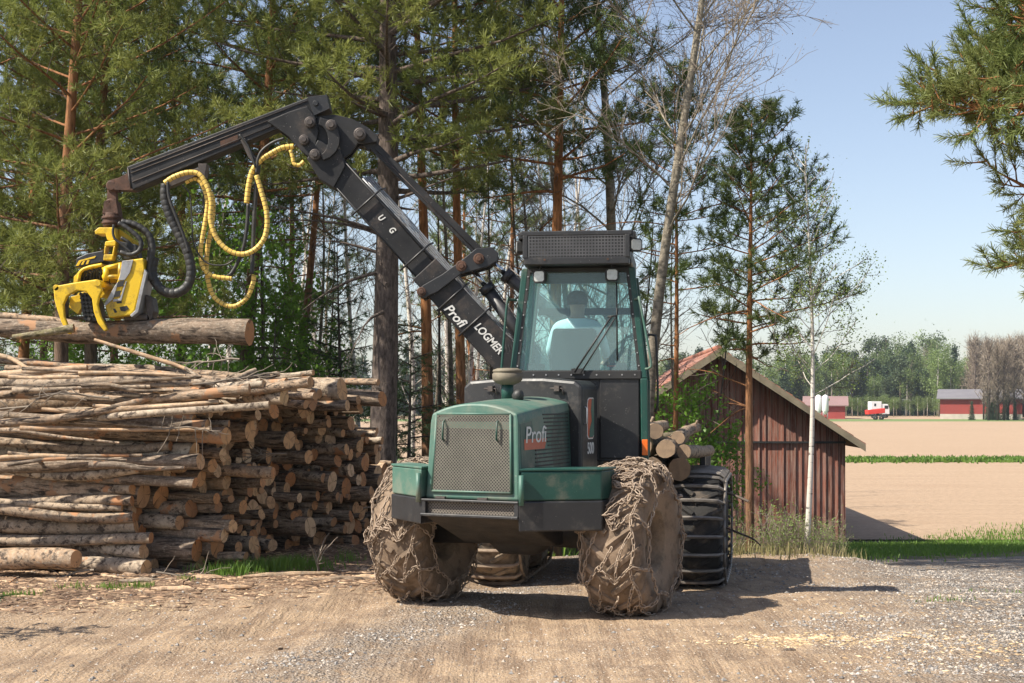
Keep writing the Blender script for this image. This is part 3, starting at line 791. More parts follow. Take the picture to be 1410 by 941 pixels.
def make_pine(name, seed, h, r0, c0, c1, width, nbr, bark='pine_bark', needle='needle', lean=(0, 0), dead=12, dens=1.0, bend=1.0, per=11, tuft_len=0.15, side=None, wexp=0.75):
    """c0..c1: height of the living crown; dead bare limbs below it"""
    T = Tree(seed); r = T.r; root = empty(name)
    tp = trunk_path(T, h, lean, bend); rr = r0 * (1 - np.linspace(0, 1, len(tp)) ** 1.4 * 0.88)
    rr[0] *= 1.35
    T.w.tube(tp, rr, 12)
    ga = r.uniform(0, 6.28)
    for i in range(nbr):
        f = (i + r.random()) / nbr; z = c0 + (c1 - c0) * f
        if z > h * 0.985: continue
        a = at_height(tp, z); ga += 2.4 + r.normal(0, 0.4)
        Lb = width * (math.sin(min(1, (1 - f) * 1.15 + 0.12) * math.pi / 2) ** wexp) * (0.55 + 0.45 * min(1, f * 4 + 0.3)) * r.uniform(0.65, 1.15)
        if side is not None: Lb *= 1 + side[2] * math.cos(ga - math.atan2(side[1], side[0]))
        up = 0.1 + 0.55 * f
        p = T.path(a, (math.cos(ga), math.sin(ga), up), Lb, 7, 0.35 * (1 - f), 0.10, 0.28)
        T.w.tube(p, np.linspace(0.040 * (1 - 0.6 * f) * r0 / 0.16, 0.008, 8) , 5, False)
        nt = max(4, int(Lb * 4.6 * dens))
        for k in range(nt):
            s = 0.25 + 0.75 * (k + r.random()) / nt
            q = s * 7; i0 = int(min(q, 6)); b = p[i0] * (1 - (q - i0)) + p[i0 + 1] * (q - i0)
            d0 = unit(p[i0 + 1] - p[i0]); sidev = unit(np.cross(d0, (0, 0, 1))) * (1 if k % 2 else -1)
            Lt = (0.28 + 0.5 * (1 - s)) * r.uniform(0.6, 1.3) * min(1.2, Lb / 1.6)
            d = unit(d0 * 0.6 + sidev * 0.9 + np.array([0, 0, r.uniform(-0.05, 0.5)]))
            tw = T.path(b, d, Lt, 3, 0.0, 0.12, 0.4)
            T.thin(tw[0], tw[2], 0.010, 0.005); 
            for s2 in (0.45, 0.75, 1.0):
                q2 = s2 * 3; j0 = int(min(q2, 2)); c = tw[j0] * (1 - (q2 - j0)) + tw[j0 + 1] * (q2 - j0)
                T.tuft(c, unit(tw[3] - tw[2] + np.array([0, 0, 0.15 * Lt])), tuft_len * r.uniform(0.8, 1.25))
                e = unit(tw[3] - tw[2] + r.normal(0, 0.8, 3)); c2 = c + e * r.uniform(0.08, 0.2)
                T.tuft(c2, unit(e + np.array([0, 0, 0.3])), tuft_len * r.uniform(0.8, 1.2))
        T.tuft(p[-1], unit(p[-1] - p[-2]), tuft_len * 1.2)
    for i in range(dead):
        z = r.uniform(1.2, c0 + 1.5); a = at_height(tp, z); an = r.uniform(0, 6.28)
        L = r.uniform(0.4, 2.3)
        p = T.path(a, (math.cos(an), math.sin(an), r.uniform(-0.2, 0.35)), L, 5, 0.25, 0.22)
        T.w.tube(p, np.linspace(0.022 * r0 / 0.16 + 0.004, 0.005, 6), 4, False)
        for k in range(int(L * 4)):
            j = r.integers(1, 5); d = unit((p[j+1 if j < 5 else 5] - p[j - 1]) + r.normal(0, 0.6, 3) * 0.4)
            q = T.path(p[j], d, r.uniform(0.2, 0.8), 2, 0.1, 0.3); T.thin(q[0], q[1], 0.006, 0.004); T.thin(q[1], q[2], 0.004, 0.002)
    tr = finish(T, root, M[bark], M['twig_dark'])
    needles(T, 'crown', M[needle], root, int(per * 2.5), tuft_len * 0.72, 0.0098)
    return root

def make_spruce(name, seed, h, r0, width, c0=0.5, per=9, dens=1.0):
    T = Tree(seed); r = T.r; root = empty(name)
    tp = trunk_path(T, h, (0, 0), 0.3); T.w.tube(tp, r0 * (1 - np.linspace(0, 1, len(tp)) * 0.93), 9)
    n = int((h - c0) * 9 * dens); ga = 0
    for i in range(n):
        f = (i + r.random()) / n; z = c0 + (h - c0) * f * 0.99; ga += 2.4
        Lb = width * (1 - f) ** 0.8 * r.uniform(0.7, 1.1) + 0.1
        p = T.path(at_height(tp, z), (math.cos(ga), math.sin(ga), 0.05 + 0.4 * f), Lb, 5, 0.55 * (1 - f), 0.05, 0.35)
        T.w.tube(p, np.linspace(0.02, 0.005, 6), 3, False)
        m = max(3, int(Lb * 13))
        for k in range(m):
            s = (k + 0.5) / m; q = s * 5; j = int(min(q, 4)); b = p[j] * (1 - q + j) + p[j + 1] * (q - j)
            d0 = unit(p[j + 1] - p[j]); sd = unit(np.cross(d0, (0, 0, 1))) * (1 if k % 2 else -1)
            L = 0.32 * (1 - s * 0.6) * r.uniform(0.6, 1.2) * min(1.3, Lb)
            e = b + (d0 * 0.6 + sd * 0.8 + np.array([0, 0, -0.35])) * L
            for u in (0.3, 0.65, 1.0): T.tuft(b + (e - b) * u, unit(e - b), 0.10)
    finish(T, root, M['spruce_bark'], M['twig_dark'])
    needles(T, 'crown', M['spruce'], root, per, 0.10, 0.014, 0.75)
    return root

def make_broadleaf(name, seed, h, r0, bark, c0, width, nbr, twig='twig', leafmat=None, leafper=2, leafsize=0.03, lean=(0, 0), up=0.9, levels=2, tw_n=7, droop=0.15, bend=1.2):
    T = Tree(seed); r = T.r; root = empty(name)
    tp = trunk_path(T, h, lean, bend); T.w.tube(tp, r0 * (1 - np.linspace(0, 1, len(tp)) ** 1.2 * 0.9), 10)
    ga = r.uniform(0, 6.28)
    def sub(p, L, lev, rad):
        n = len(p) - 1; m = int(max(2, L * tw_n * (1.0 if lev == 0 else 1.2)))
        for k in range(m):
            s = r.uniform(0.18, 1.0); q = s * n; j = int(min(q, n - 1)); b = p[j] * (1 - q + j) + p[j + 1] * (q - j)
            d0 = unit(p[j + 1] - p[j]); d = unit(d0 * 0.9 + r.normal(0, 0.55, 3) + np.array([0, 0, 0.25]))
            l2 = L * (0.22 + 0.30 * (1 - s)) * r.uniform(0.6, 1.3)
            if lev == 0 and levels > 1 and l2 > 0.25:
                pp = T.path(b, d, l2, 3, droop * 0.5, 0.22, 0.2)
                for i in range(3): T.thin(pp[i], pp[i + 1], rad * (0.42 - 0.1 * i), rad * (0.34 - 0.1 * i))
                sub(pp, l2, 1, rad * 0.5)
                if leafmat: T.tuft(pp[-1], d, 1)
            else:
                pp = T.path(b, d, min(l2, 0.6), 2, droop, 0.25)
                T.thin(pp[0], pp[1], 0.0045, 0.0035); T.thin(pp[1], pp[2], 0.0035, 0.002)
                if leafmat:
                    T.tuft(pp[1], d, 1); T.tuft(pp[2], d, 1)
    for i in range(nbr):
        f = (i + r.random()) / nbr; z = c0 + (h - c0) * f * 0.97; ga += 2.4 + r.normal(0, 0.5)
        L = width * (0.35 + 0.65 * math.sin(min(1, (1 - f) + 0.08) * math.pi * 0.6)) * r.uniform(0.6, 1.15)
        p = T.path(at_height(tp, z), (math.cos(ga), math.sin(ga), up * r.uniform(0.6, 1.4)), L, 7, droop, 0.22, 0.25)
        rad = max(0.007, r0 * 0.20 * (1 - f * 0.6) * min(1, L / 2))
        T.w.tube(p, np.linspace(rad, 0.006, 8), 5, False)
        sub(p, L, 0, rad)
    finish(T, root, M[bark], M[twig])
    if leafmat: leaves(T, 'crown', M[leafmat], root, leafper, leafsize)
    return root

def place(root, x, y, s=1.0, rz=0.0, sx=None, dz=0.0):
    root.location = (x, y, H(x, y) + dz); root.rotation_euler = (0, 0, rz); root.scale = (sx or s, sx or s, s)
    return root

PX = lambda px, Y: (px - CX) / FPX * Y
TREES = []
def key_tree(root, px, Y, label, cat='tree', group=None, rz=0.0, s=1.0, y_z=None):
    x = PX(px, Y); place(root, x, Y, s, rz); tag(root, label, cat, group); TREES.append((x, Y)); return root

# trunks one can tell apart, each built for its place (px column of the base, distance)
key_tree(make_pine('pine_tree', 101, 13.5, 0.225, 5.2, 13, 3.4, 70, 'grey_bark', 'needle', (0.004, 0), 14, 0.85, 0.3, per=13), 524, 22.0,
         'thick grey barked pine trunk standing just behind the right end of the log pile')
key_tree(make_pine('pine_tree', 102, 13, 0.115, 6.6, 12.5, 2.4, 37, 'pine_bark_orange', 'needle', (-0.003, 0), 10, bend=0.4), 588, 25.5,
         'orange barked pine right behind the lower boom, beside the thick grey trunk')
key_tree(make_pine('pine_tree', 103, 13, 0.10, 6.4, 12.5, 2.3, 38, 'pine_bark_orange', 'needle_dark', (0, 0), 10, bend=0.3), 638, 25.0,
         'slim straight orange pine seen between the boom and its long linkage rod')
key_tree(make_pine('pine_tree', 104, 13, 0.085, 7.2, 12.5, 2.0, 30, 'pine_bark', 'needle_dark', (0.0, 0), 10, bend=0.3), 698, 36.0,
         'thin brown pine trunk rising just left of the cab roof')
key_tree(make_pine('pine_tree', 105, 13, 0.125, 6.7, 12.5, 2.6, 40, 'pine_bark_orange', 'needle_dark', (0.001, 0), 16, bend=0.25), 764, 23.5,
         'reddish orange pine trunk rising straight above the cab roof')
key_tree(make_broadleaf('aspen_tree', 106, 15, 0.14, 'aspen_bark', 3.0, 3.0, 34, 'twig', 'bud', 1, 0.014, (0.0, 0), 0.8), 814, 25.0,
         'grey barked leafless aspen above the cab, right of the reddish pine')
key_tree(make_broadleaf('aspen_tree', 116, 14, 0.09, 'aspen_bark', 3.2, 2.4, 28, 'twig', 'bud', 1, 0.014, (-0.01, 0), 0.8), 798, 27.5,
         'pale slender leafless aspen half hidden behind the grey one above the cab')
t7 = key_tree(make_broadleaf('aspen_tree', 107, 13.5, 0.098, 'aspen_bark', 4.6, 4.5, 28, 'twig', 'bud', 1, 0.012, (0.055, 0.0), 0.95, tw_n=7, bend=1.2), 884, 20.5,
         'leaning pale grey bare aspen with wide branches against the sky, right of the cab')
key_tree(make_pine('pine_tree', 108, 8.0, 0.05, 4.1, 7.7, 1.0, 26, 'pine_bark_orange', 'needle_dark', (0, 0), 8, 0.8, 0.2, per=10, tuft_len=0.13), 927, 21.5,
         'thin young pine with orange stem just right of the leaning aspen')
key_tree(make_pine('pine_tree', 109, 6.75, 0.068, 3.0, 6.65, 1.10, 46, 'pine_bark_orange', 'needle_dark', (-0.002, 0), 8, 1.0, 0.2, per=10, tuft_len=0.13, side=(1, -0.2, 0.3)), 1034, 20.4,
         'slender lone pine with dark layered crown in front of the red barn')
key_tree(make_broadleaf('birch_tree', 110, 6.0, 0.045, 'birch', 2.3, 1.0, 34, 'twig_dark', 'leaf_pale', 4, 0.018, (0.0, 0), 1.0, tw_n=9, bend=0.5), 1110, 19.8,
         'small white stemmed birch with sparse fresh leaves at the corner of the red barn')

key_tree(make_pine('pine_tree', 121, 12.5, 0.13, 2.9, 12, 3.1, 61, 'pine_bark', 'needle', (0.003, 0), 8, 0.85), 92, 22.5,
         'tall pine whose brown trunk rises left of the yellow harvester head')
key_tree(make_pine('pine_tree', 122, 12.5, 0.13, 3.4, 12, 2.9, 57, 'pine_bark', 'needle', (0.006, 0), 8, 0.85), 128, 25.0,
         'brown pine trunk directly behind the yellow harvester head', rz=2.0)
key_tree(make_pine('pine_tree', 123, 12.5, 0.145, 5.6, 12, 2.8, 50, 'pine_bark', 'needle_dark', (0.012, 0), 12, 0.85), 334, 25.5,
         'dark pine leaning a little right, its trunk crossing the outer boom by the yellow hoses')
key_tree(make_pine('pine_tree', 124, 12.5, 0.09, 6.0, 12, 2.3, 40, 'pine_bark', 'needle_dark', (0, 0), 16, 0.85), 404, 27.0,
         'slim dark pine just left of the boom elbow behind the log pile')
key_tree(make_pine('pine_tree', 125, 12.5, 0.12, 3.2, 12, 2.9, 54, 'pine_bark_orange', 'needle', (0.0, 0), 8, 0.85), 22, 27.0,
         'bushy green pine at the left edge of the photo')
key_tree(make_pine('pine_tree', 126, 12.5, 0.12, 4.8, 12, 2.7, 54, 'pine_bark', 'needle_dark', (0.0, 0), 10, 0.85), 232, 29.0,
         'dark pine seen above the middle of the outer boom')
key_tree(make_spruce('spruce_tree', 127, 5.2, 0.06, 1.35, 0.5), 468, 25.5,
         'young dark spruce left of the thick grey pine trunk')
key_tree(make_spruce('spruce_tree', 128, 3.4, 0.05, 1.1, 0.3), 563, 24.5,
         'small dark spruce right of the thick grey pine trunk')

# more of the wood behind: copies of a few stems and crowns
def wood_label(kind, x, y):
    col = ('left' if x < -6 else 'middle' if x < -2.5 else 'right')
    return col
protos = {
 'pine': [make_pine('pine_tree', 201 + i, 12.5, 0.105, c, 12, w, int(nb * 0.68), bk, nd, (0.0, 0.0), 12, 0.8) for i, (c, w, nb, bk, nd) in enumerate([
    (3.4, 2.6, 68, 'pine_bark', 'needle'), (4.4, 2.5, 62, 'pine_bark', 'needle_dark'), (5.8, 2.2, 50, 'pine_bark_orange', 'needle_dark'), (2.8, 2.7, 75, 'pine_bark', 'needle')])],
 'bare': [make_broadleaf('bare_tree', 211 + i, h, r0, b, c, w, n, 'twig', 'bud', 1, 0.012, (0, 0), 1.0, tw_n=5) for i, (h, r0, b, c, w, n) in enumerate([
    (10, 0.055, 'aspen_bark', 1.6, 1.7, 26), (12, 0.075, 'birch', 2.5, 1.9, 28), (7.5, 0.04, 'spruce_bark', 1.0, 1.4, 24)])],
 'leafy': [make_broadleaf('leafy_tree', 221 + i, h, 0.045, 'aspen_bark', 0.8, w, 26, 'twig_dark', 'leaf', 3, 0.05, (0, 0), 0.9, tw_n=7) for i, (h, w) in enumerate([(5.5, 1.5), (4.0, 1.4)])],
 'spruce': [make_spruce('spruce_tree', 231, 7.0, 0.08, 1.5, 0.5)],
}
used = {k: [False] * len(v) for k, v in protos.items()}
def put(kind, i, px, Y, s, label, group):
    src = protos[kind][i]
    if not used[kind][i]: used[kind][i] = True; o = src
    else: o = copy_tree(src)
    x = PX(px, Y); place(o, x, Y, s, random.uniform(0, 6.28)); tag(o, label, 'tree', group); TREES.append((x, Y)); return o

spots = [  # kind, variant, px, Y, scale
 ('pine', 0, -60, 24, 1.0), ('pine', 3, 60, 31, 1.0), ('pine', 0, 165, 32, 1.05),  
 ('pine', 1, 375, 34, 1.0),   ('pine', 2, 668, 42, 1.0),
    ('pine', 0, -120, 29, 1.0),   
 ('bare', 0, 420, 29, 0.9), ('bare', 2, 452, 31, 1.0), ('bare', 1, 548, 27, 0.9), ('bare', 2, 608, 27.5, 1.0), ('bare', 0, 622, 27, 1.0), ('bare', 1, 653, 36, 0.95), ('bare', 2, 675, 27, 1.1),
 ('bare', 0, 712, 27, 1.0), ('bare', 2, 742, 26, 1.2), ('bare', 1, 775, 36, 1.0), ('bare', 0, 845, 37, 0.95), ('bare', 2, 862, 26, 1.1), ('bare', 0, 945, 25, 0.75), ('bare', 2, 975, 24, 0.8),
 ('bare', 0, 280, 28, 0.8), ('bare', 2, 365, 27, 1.0), ('bare', 1, 660, 47, 1.0), ('bare', 0, 590, 45, 1.0), ('bare', 2, 720, 44, 1.2), ('bare', 1, 500, 31, 0.9), ('bare', 2, 395, 33, 1.2),
 ('bare', 1, 560, 38, 1.2), ('bare', 1, 606, 48, 1.2), ('bare', 0, 640, 40, 1.1), ('bare', 1, 688, 39, 1.1), ('bare', 0, 755, 45, 1.3), ('bare', 1, 785, 50, 1.3), ('bare', 1, 825, 42, 1.2), ('bare', 0, 858, 48, 1.2), ('bare', 1, 445, 40, 1.2), ('bare', 0, 470, 46, 1.3), ('bare', 1, 415, 44, 1.2), ('bare', 1, 330, 42, 1.2), ('bare', 1, 290, 46, 1.2),
 ('leafy', 0, 300, 24, 1.0), ('leafy', 1, 365, 25, 1.0), ('leafy', 0, 345, 29, 1.15),  ('leafy', 1, 430, 26, 0.8), ('leafy', 0, 205, 29, 0.9), ('leafy', 1, 150, 26, 0.85), ('leafy', 1, 655, 33, 0.8), ('leafy', 0, 60, 27, 0.7),
 ('leafy', 1, 915, 24, 0.65), ('leafy', 1, 955, 21.4, 0.72), ('leafy', 1, 990, 21.8, 0.55),
 ('spruce', 0, 545, 33, 0.7), ('spruce', 0, 630, 46, 0.9), ('spruce', 0, 40, 34, 1.0),
]
ZONES = [(-999, 120, 'behind the left end of the log pile'), (120, 260, 'behind the harvester head'), (260, 400, 'behind the hanging yellow hoses'),
         (400, 540, 'left of the thick grey trunk'), (540, 690, 'behind the main boom'), (690, 880, 'behind the cab'), (880, 1200, 'right of the cab near the barn')]
KINDW = {'pine': 'pine of the wood', 'bare': 'thin leafless tree', 'leafy': 'small bright green leafy tree', 'spruce': 'dark spruce'}
ORD = {24: 0}
for kind in ('pine', 'bare', 'leafy', 'spruce'):
    for z0, z1, zn in ZONES:
        lst = sorted([s for s in spots if s[0] == kind and z0 <= s[2] < z1], key=lambda s: s[3])
        for n_, (k_, i_, px_, Y_, s_) in enumerate(lst):
            if len(lst) == 1: pre = 'lone '; suf = ''
            else:
                pre = ''; suf = ', ' + ('nearest one' if n_ == 0 else 'farthest one' if n_ == len(lst) - 1 else ['second', 'third', 'fourth', 'fifth', 'sixth', 'seventh', 'eighth', 'ninth', 'tenth', 'eleventh', 'twelfth', 'thirteenth', 'fourteenth'][n_ - 1] + ' going deeper')
            put(k_, i_, px_, Y_, s_, pre + KINDW[kind] + ' ' + zn + suf, {'pine': 'pines of the wood', 'bare': 'leafless trees of the wood', 'leafy': 'small leafy trees', 'spruce': 'spruces of the wood'}[kind])

# pine beside the yard whose branches reach in from the right; its trunk stands outside the frame
def near_pine():
    T = Tree(77); r = T.r; root = empty('pine_tree'); Y0 = 9.4
    base = P(1640, 550, Y0); bx, by = base.x, base.y
    root.location = (bx, by, H(bx, by))
    o = np.array([bx, by, H(bx, by)])
    tp = np.array([(0.05 * math.sin(k), 0.05 * math.cos(k * 1.3), k * 0.8 - 0.15) for k in range(13)])
    T.w.tube(tp, np.linspace(0.2, 0.08, 13), 14)
    def sprig(b, d, L, lev=0):
        p = T.path(b, d, L, 4, 0.05, 0.16, 0.35)
        T.w.tube(p, np.linspace(0.006 + 0.006 * L, 0.004, 5), 4, False)
        k = max(2, int(L * 17))
        for i in range(k):
            s = 0.25 + 0.75 * (i + 1) / k; q = s * 4; j = int(min(q, 3)); c = p[j] * (1 - q + j) + p[j + 1] * (q - j)
            T.tuft(c, unit(p[j + 1] - p[j]), 0.13)
            if lev < 1 and i % 2 == 0:
                e = unit(unit(p[j + 1] - p[j]) + r.normal(0, 0.7, 3)); sprig(c, e, L * r.uniform(0.35, 0.6), lev + 1)
    limbs = [  # (points as photo pixels, distance, sprigs, sprig length)
        ([(1640, 40), (1568, 80), (1478, 110), (1388, 120), (1318, 135), (1290, 142)], 9.4, 34, 0.26),
        ([(1640, -60), (1568, -40), (1488, -10), (1428, 10), (1393, 25)], 9.2, 34, 0.27),
        ([(1640, 0), (1588, 30), (1508, 55), (1448, 65), (1398, 75), (1368, 92)], 9.9, 32, 0.27),
        ([(1640, 90), (1588, 110), (1508, 130), (1438, 140), (1373, 150), (1338, 150)], 9.0, 36, 0.25),
        ([(1640, 60), (1578, 95), (1498, 120), (1438, 110), (1368, 118)], 9.6, 30, 0.26),
        ([(1640, -160), (1588, -120), (1508, -80), (1453, -50), (1416, -20)], 9.5, 30, 0.28),
        ([(1640, 200), (1588, 225), (1518, 245), (1458, 268), (1423, 262), (1390, 246)], 9.3, 12, 0.15),
        ([(1640, 220), (1578, 260), (1498, 300), (1458, 330), (1428, 352), (1406, 362)], 9.2, 20, 0.17),
        ([(1640, 250), (1588, 310), (1518, 345), (1478, 368), (1448, 372)], 9.6, 14, 0.17),
        ([(1608, 260), (1538, 275), (1488, 295), (1463, 305), (1443, 312)], 9.1, 10, 0.16),
    ]
    for pts, Y, n, sl in limbs:
        w = [np.array(P(x, y, Y + 0.25 * math.sin(i * 1.7))) - o for i, (x, y) in enumerate(pts)]
        p = catmull(w, 6); T.w.tube(p, np.linspace(0.045, 0.008, len(p)), 6, False)
        for k in range(n):
            s = 0.30 + 0.70 * (k + r.random()) / n; q = s * (len(p) - 1); j = int(min(q, len(p) - 2)); c = p[j] * (1 - q + j) + p[j + 1] * (q - j)
            d0 = unit(p[j + 1] - p[j]); sprig(c, unit(d0 * 0.7 + r.normal(0, 0.75, 3) + np.array([0, 0, 0.05])), sl * r.uniform(0.6, 1.3))
        sprig(p[-1], unit(p[-1] - p[-2]), 0.25)
    for i in range(26):   # the rest of its crown above and to the right of the frame
        z = 5.6 + i * 0.16; a = r.uniform(0, 6.28); q = T.path(at_height(tp, z), (math.cos(a), math.sin(a), 0.2), r.uniform(0.9, 1.6), 6, 0.1, 0.1, 0.2)
        T.w.tube(q, np.linspace(0.03, 0.006, 7), 4, False)
        for k in range(8): sprig(q[2 + k % 5], unit(q[-1] - q[0] + r.normal(0, 0.6, 3)), 0.3)
    finish(T, root, M['pine_bark_orange'], M['twig'])
    needles(T, 'crown', M['needle_near'], root, 32, 0.07, 0.0058, 0.6)
    tag(root, 'near pine whose sunlit branches reach in against the open sky above the field', 'tree')
    return root
near_pine()

shadow_sapling = key_tree(make_spruce('spruce_tree', 240, 1.45, 0.03, 0.42, 0.1), -100, 10.6, 'unseen spruce sapling added left of the frame to cast a shadow on the yard')  # out of view, added for the shadow it throws across the yard
# ------------------------------------------------------------------ barn, far farm, far trees
def barn():
    root = empty('red_barn'); th = R(-3)
    g = P(1162, 750, 33.0); zb = -1.78
    peak = P(988, 482, 33.0)
    hw = 4.25; L = 12.0; eave_z = 1.9 - (600 - 550) / FPX * 33.0 - zb    # wall height at the eave
    ridge_z = peak.z - zb
    root.location = (peak.x, 33.0, zb); root.rotation_euler = (0, 0, th)
    slope = (612 - 482) / (1183 - 988)
    wx = (1162 - 988) / FPX * 33.0
    we = ridge_z - 0.12 - slope * wx
    wl = -4.0; wle = ridge_z - 0.12 - slope * abs(wl)
    m = MB()
    m.prism([(wl, 0, -0.4), (wx, 0, -0.4), (wx, 0, we), (0, 0, ridge_z - 0.12), (wl, 0, wle)], (0, 0, 0), (0, L, 0))
    wall = m.build('wall', M['planks'], root)
    # battens on the gable boards, each a real strip, and the horizontal seam board
    b = MB(); r = random.Random(5)
    x = wl + 0.07
    while x < wx - 0.03:
        top = ridge_z - 0.14 - slope * abs(x)
        if r.random() < 0.45: b.box((x, -0.012 - r.random() * 0.006, (top - 0.35) / 2), (0.05, 0.02, top + 0.3))
        x += 0.145
    b.build('board_battens', M['planks'], wall)
    s = MB(); zs = 1.9 - (609 - 550) / FPX * 33 - zb
    s.box(((wl + wx) / 2, -0.045, zs), (wx - wl, 0.05, 0.05)); s.build('seam_board', M['plastic'], wall)
    ov = 0.55; ox = (1183 - 988) / FPX * 33.0
    for sg, xe in ((1, ox), (-1, -4.5)):
        rf = MB(); ze = ridge_z - slope * abs(xe)
        n = 1
        rf.prism([(0, -ov, ridge_z), (xe, -ov, ze), (xe, -ov, ze - 0.09), (0, -ov, ridge_z - 0.10)], (0, 0, 0), (0, L + 1.0, 0), 0)
        ro = rf.build('roof', M['mossroof'], root)
        # tile courses
        t = MB(); cnt = int(abs(xe) / 0.30)
        for k in range(cnt + 1):
            u0 = k / (cnt + 1) * xe; u1 = (k + 1) / (cnt + 1) * xe * 1.003
            za = ridge_z - slope * abs(u0) + 0.03; zc = ridge_z - slope * abs(u1) + 0.055
            t.prism([(u0, -ov + 0.02, za), (u1, -ov + 0.02, zc), (u1, -ov + 0.02, zc - 0.045), (u0, -ov + 0.02, za - 0.02)], (0, 0, 0), (0, L + 0.96, 0))
        t.build('roof_tiles', M['tiles'], ro)
        bg_ = MB(); bg_.prism([(0, -ov - 0.035, ridge_z + 0.02), (xe, -ov - 0.035, ze + 0.02), (xe, -ov - 0.035, ze - 0.15), (0, -ov - 0.035, ridge_z - 0.16)], (0, 0, 0), (0, 0.03, 0))
        bg_.build('bargeboard', M['oldwood'], ro)
    rc = MB(); rc.tube([(0, -ov, ridge_z + 0.05), (0, L + 0.4, ridge_z + 0.05)], 0.07, 8); rc.build('ridge_cap', M['tiles'], root)
    tag(root, 'weathered red board barn with tiled gable roof at the edge of the field', 'barn')
barn()

M['farred'] = pmat('far_red_wall', (0.30, 0.045, 0.035), (0.24, 0.04, 0.033), 0.4, 0.8)
M['farroof'] = pmat('far_grey_roof', (0.15, 0.14, 0.15), (0.19, 0.18, 0.19), 0.3, 0.7)
M['farredroof'] = pmat('far_reddish_roof', (0.26, 0.16, 0.15), (0.22, 0.14, 0.13), 0.3, 0.8)
M['farstone'] = pmat('pale_stone_base', (0.50, 0.45, 0.38), (0.38, 0.34, 0.29), 0.8, 0.9)
M['farwhite'] = pmat('white_panels', (0.75, 0.75, 0.75), (0.68, 0.68, 0.68), 0.3, 0.5)
M['farglass'] = pmat('dark_window', (0.02, 0.025, 0.03), None, 1, 0.2)
M['fartyre'] = pmat('far_tyre', (0.03, 0.03, 0.03), None, 1, 0.8)
M['trailer'] = pmat('red_trailer_paint', (0.70, 0.04, 0.03), (0.6, 0.04, 0.03), 0.5, 0.5)
def far_house(name, px0, px1, py_ridge, py_eave, py_base, Y, depth, wallm, roofm, label, cat='building', base_h=0.0, windows=()):
    zb = H(PX(px0, Y), Y); root = empty(name, (PX((px0 + px1) / 2, Y), Y, zb), -math.atan2(PX((px0 + px1) / 2, Y), Y))
    W = (px1 - px0) / FPX * Y; ze = EYE - (py_eave - HY) / FPX * Y - zb; zr = EYE - (py_ridge - HY) / FPX * Y - zb
    m = MB(); m.prism([(-W/2, 0, base_h), (-W/2, depth, base_h), (-W/2, depth, ze), (-W/2, depth/2, zr - 0.1), (-W/2, 0, ze)], (0, 0, 0), (W, 0, 0))
    wl = m.build('wall', wallm, root)
    if base_h:
        b = MB(); b.box((0, depth/2, base_h/2), (W + 0.02, depth + 0.02, base_h - 0.004)); b.build('foundation', M['farstone'], root)
    r_ = MB(); o = 0.6
    for sg in (0, 1):
        y0 = -o if sg == 0 else depth + o; sl = (zr - ze) / (depth / 2); z0 = ze - sl * o
        r_.prism([(-W/2 - o, y0, z0), (-W/2 - o, depth/2, zr), (-W/2 - o, depth/2, zr + 0.18), (-W/2 - o, y0, z0 + 0.18)], (0, 0, 0), (W + 2*o, 0, 0))
    r_.build('roof', roofm, root)
    for (u, z, w, h) in windows:
        wi = MB(); wi.box((u * W, -0.03, z), (w, 0.06, h)); wn2 = wi.build('window', M['farglass'], root)
        f = MB(); 
        for dx in (-w/2, w/2): f.box((u * W + dx, -0.06, z), (0.12, 0.06, h + 0.12))
        for dz_ in (-h/2, h/2): f.box((u * W, -0.065, z + dz_), (w + 0.12, 0.06, 0.12))
        f.build('window_frame', M['farwhite'], wn2)
    tag(root, label, cat); return root
far_house('red_barn', 1297, 1404, 537, 549, 575, 245, 16, M['farred'], M['farroof'], 'long red barn with grey roof and pale stone foundation across the field', 'barn', 1.0)
far_house('red_shed', 1110, 1163, 547, 558, 573, 250, 9, M['farred'], M['farredroof'], 'small dark red shed with reddish roof beside the two white silos', 'shed')
far_house('grey_shed', 1246, 1258, 551, 553, 561, 300, 8, M['greyplate'], M['farroof'], 'small pale grey shed at the foot of the far wood', 'shed')
far_house('white_house', 1262, 1272, 520, 524, 530, 420, 8, M['farwhite'], M['farroof'], 'tiny white house gleaming through the far wood', 'house')
for k, px in enumerate((1127, 1136.5)):
    Y = 243 - k; zb = H(PX(px, Y), Y); x = PX(px, Y)
    root = empty('silo', (x, Y, zb)); r_ = 0.58
    m = MB(); m.lathe([(0.9, 0.05), (1.3, r_ * 0.6), (1.7, r_), (3.9, r_), (4.3, r_ * 0.75), (4.5, 0.1)], (0, 0, 0), 'Z', 18); m.build('tank', M['farwhite'], root)
    l = MB()
    for a in range(4): l.cyl((math.cos(a*1.57+.78)*r_*.85, math.sin(a*1.57+.78)*r_*.85, 0), (math.cos(a*1.57+.78)*r_*.85, math.sin(a*1.57+.78)*r_*.85, 1.7), 0.06, 6)
    l.build('legs', M['greyplate'], root)
    tag(root, ['white silo on legs, the one farther from the red shed', 'white silo on legs touching the red shed'][k], 'silo', 'white silos')
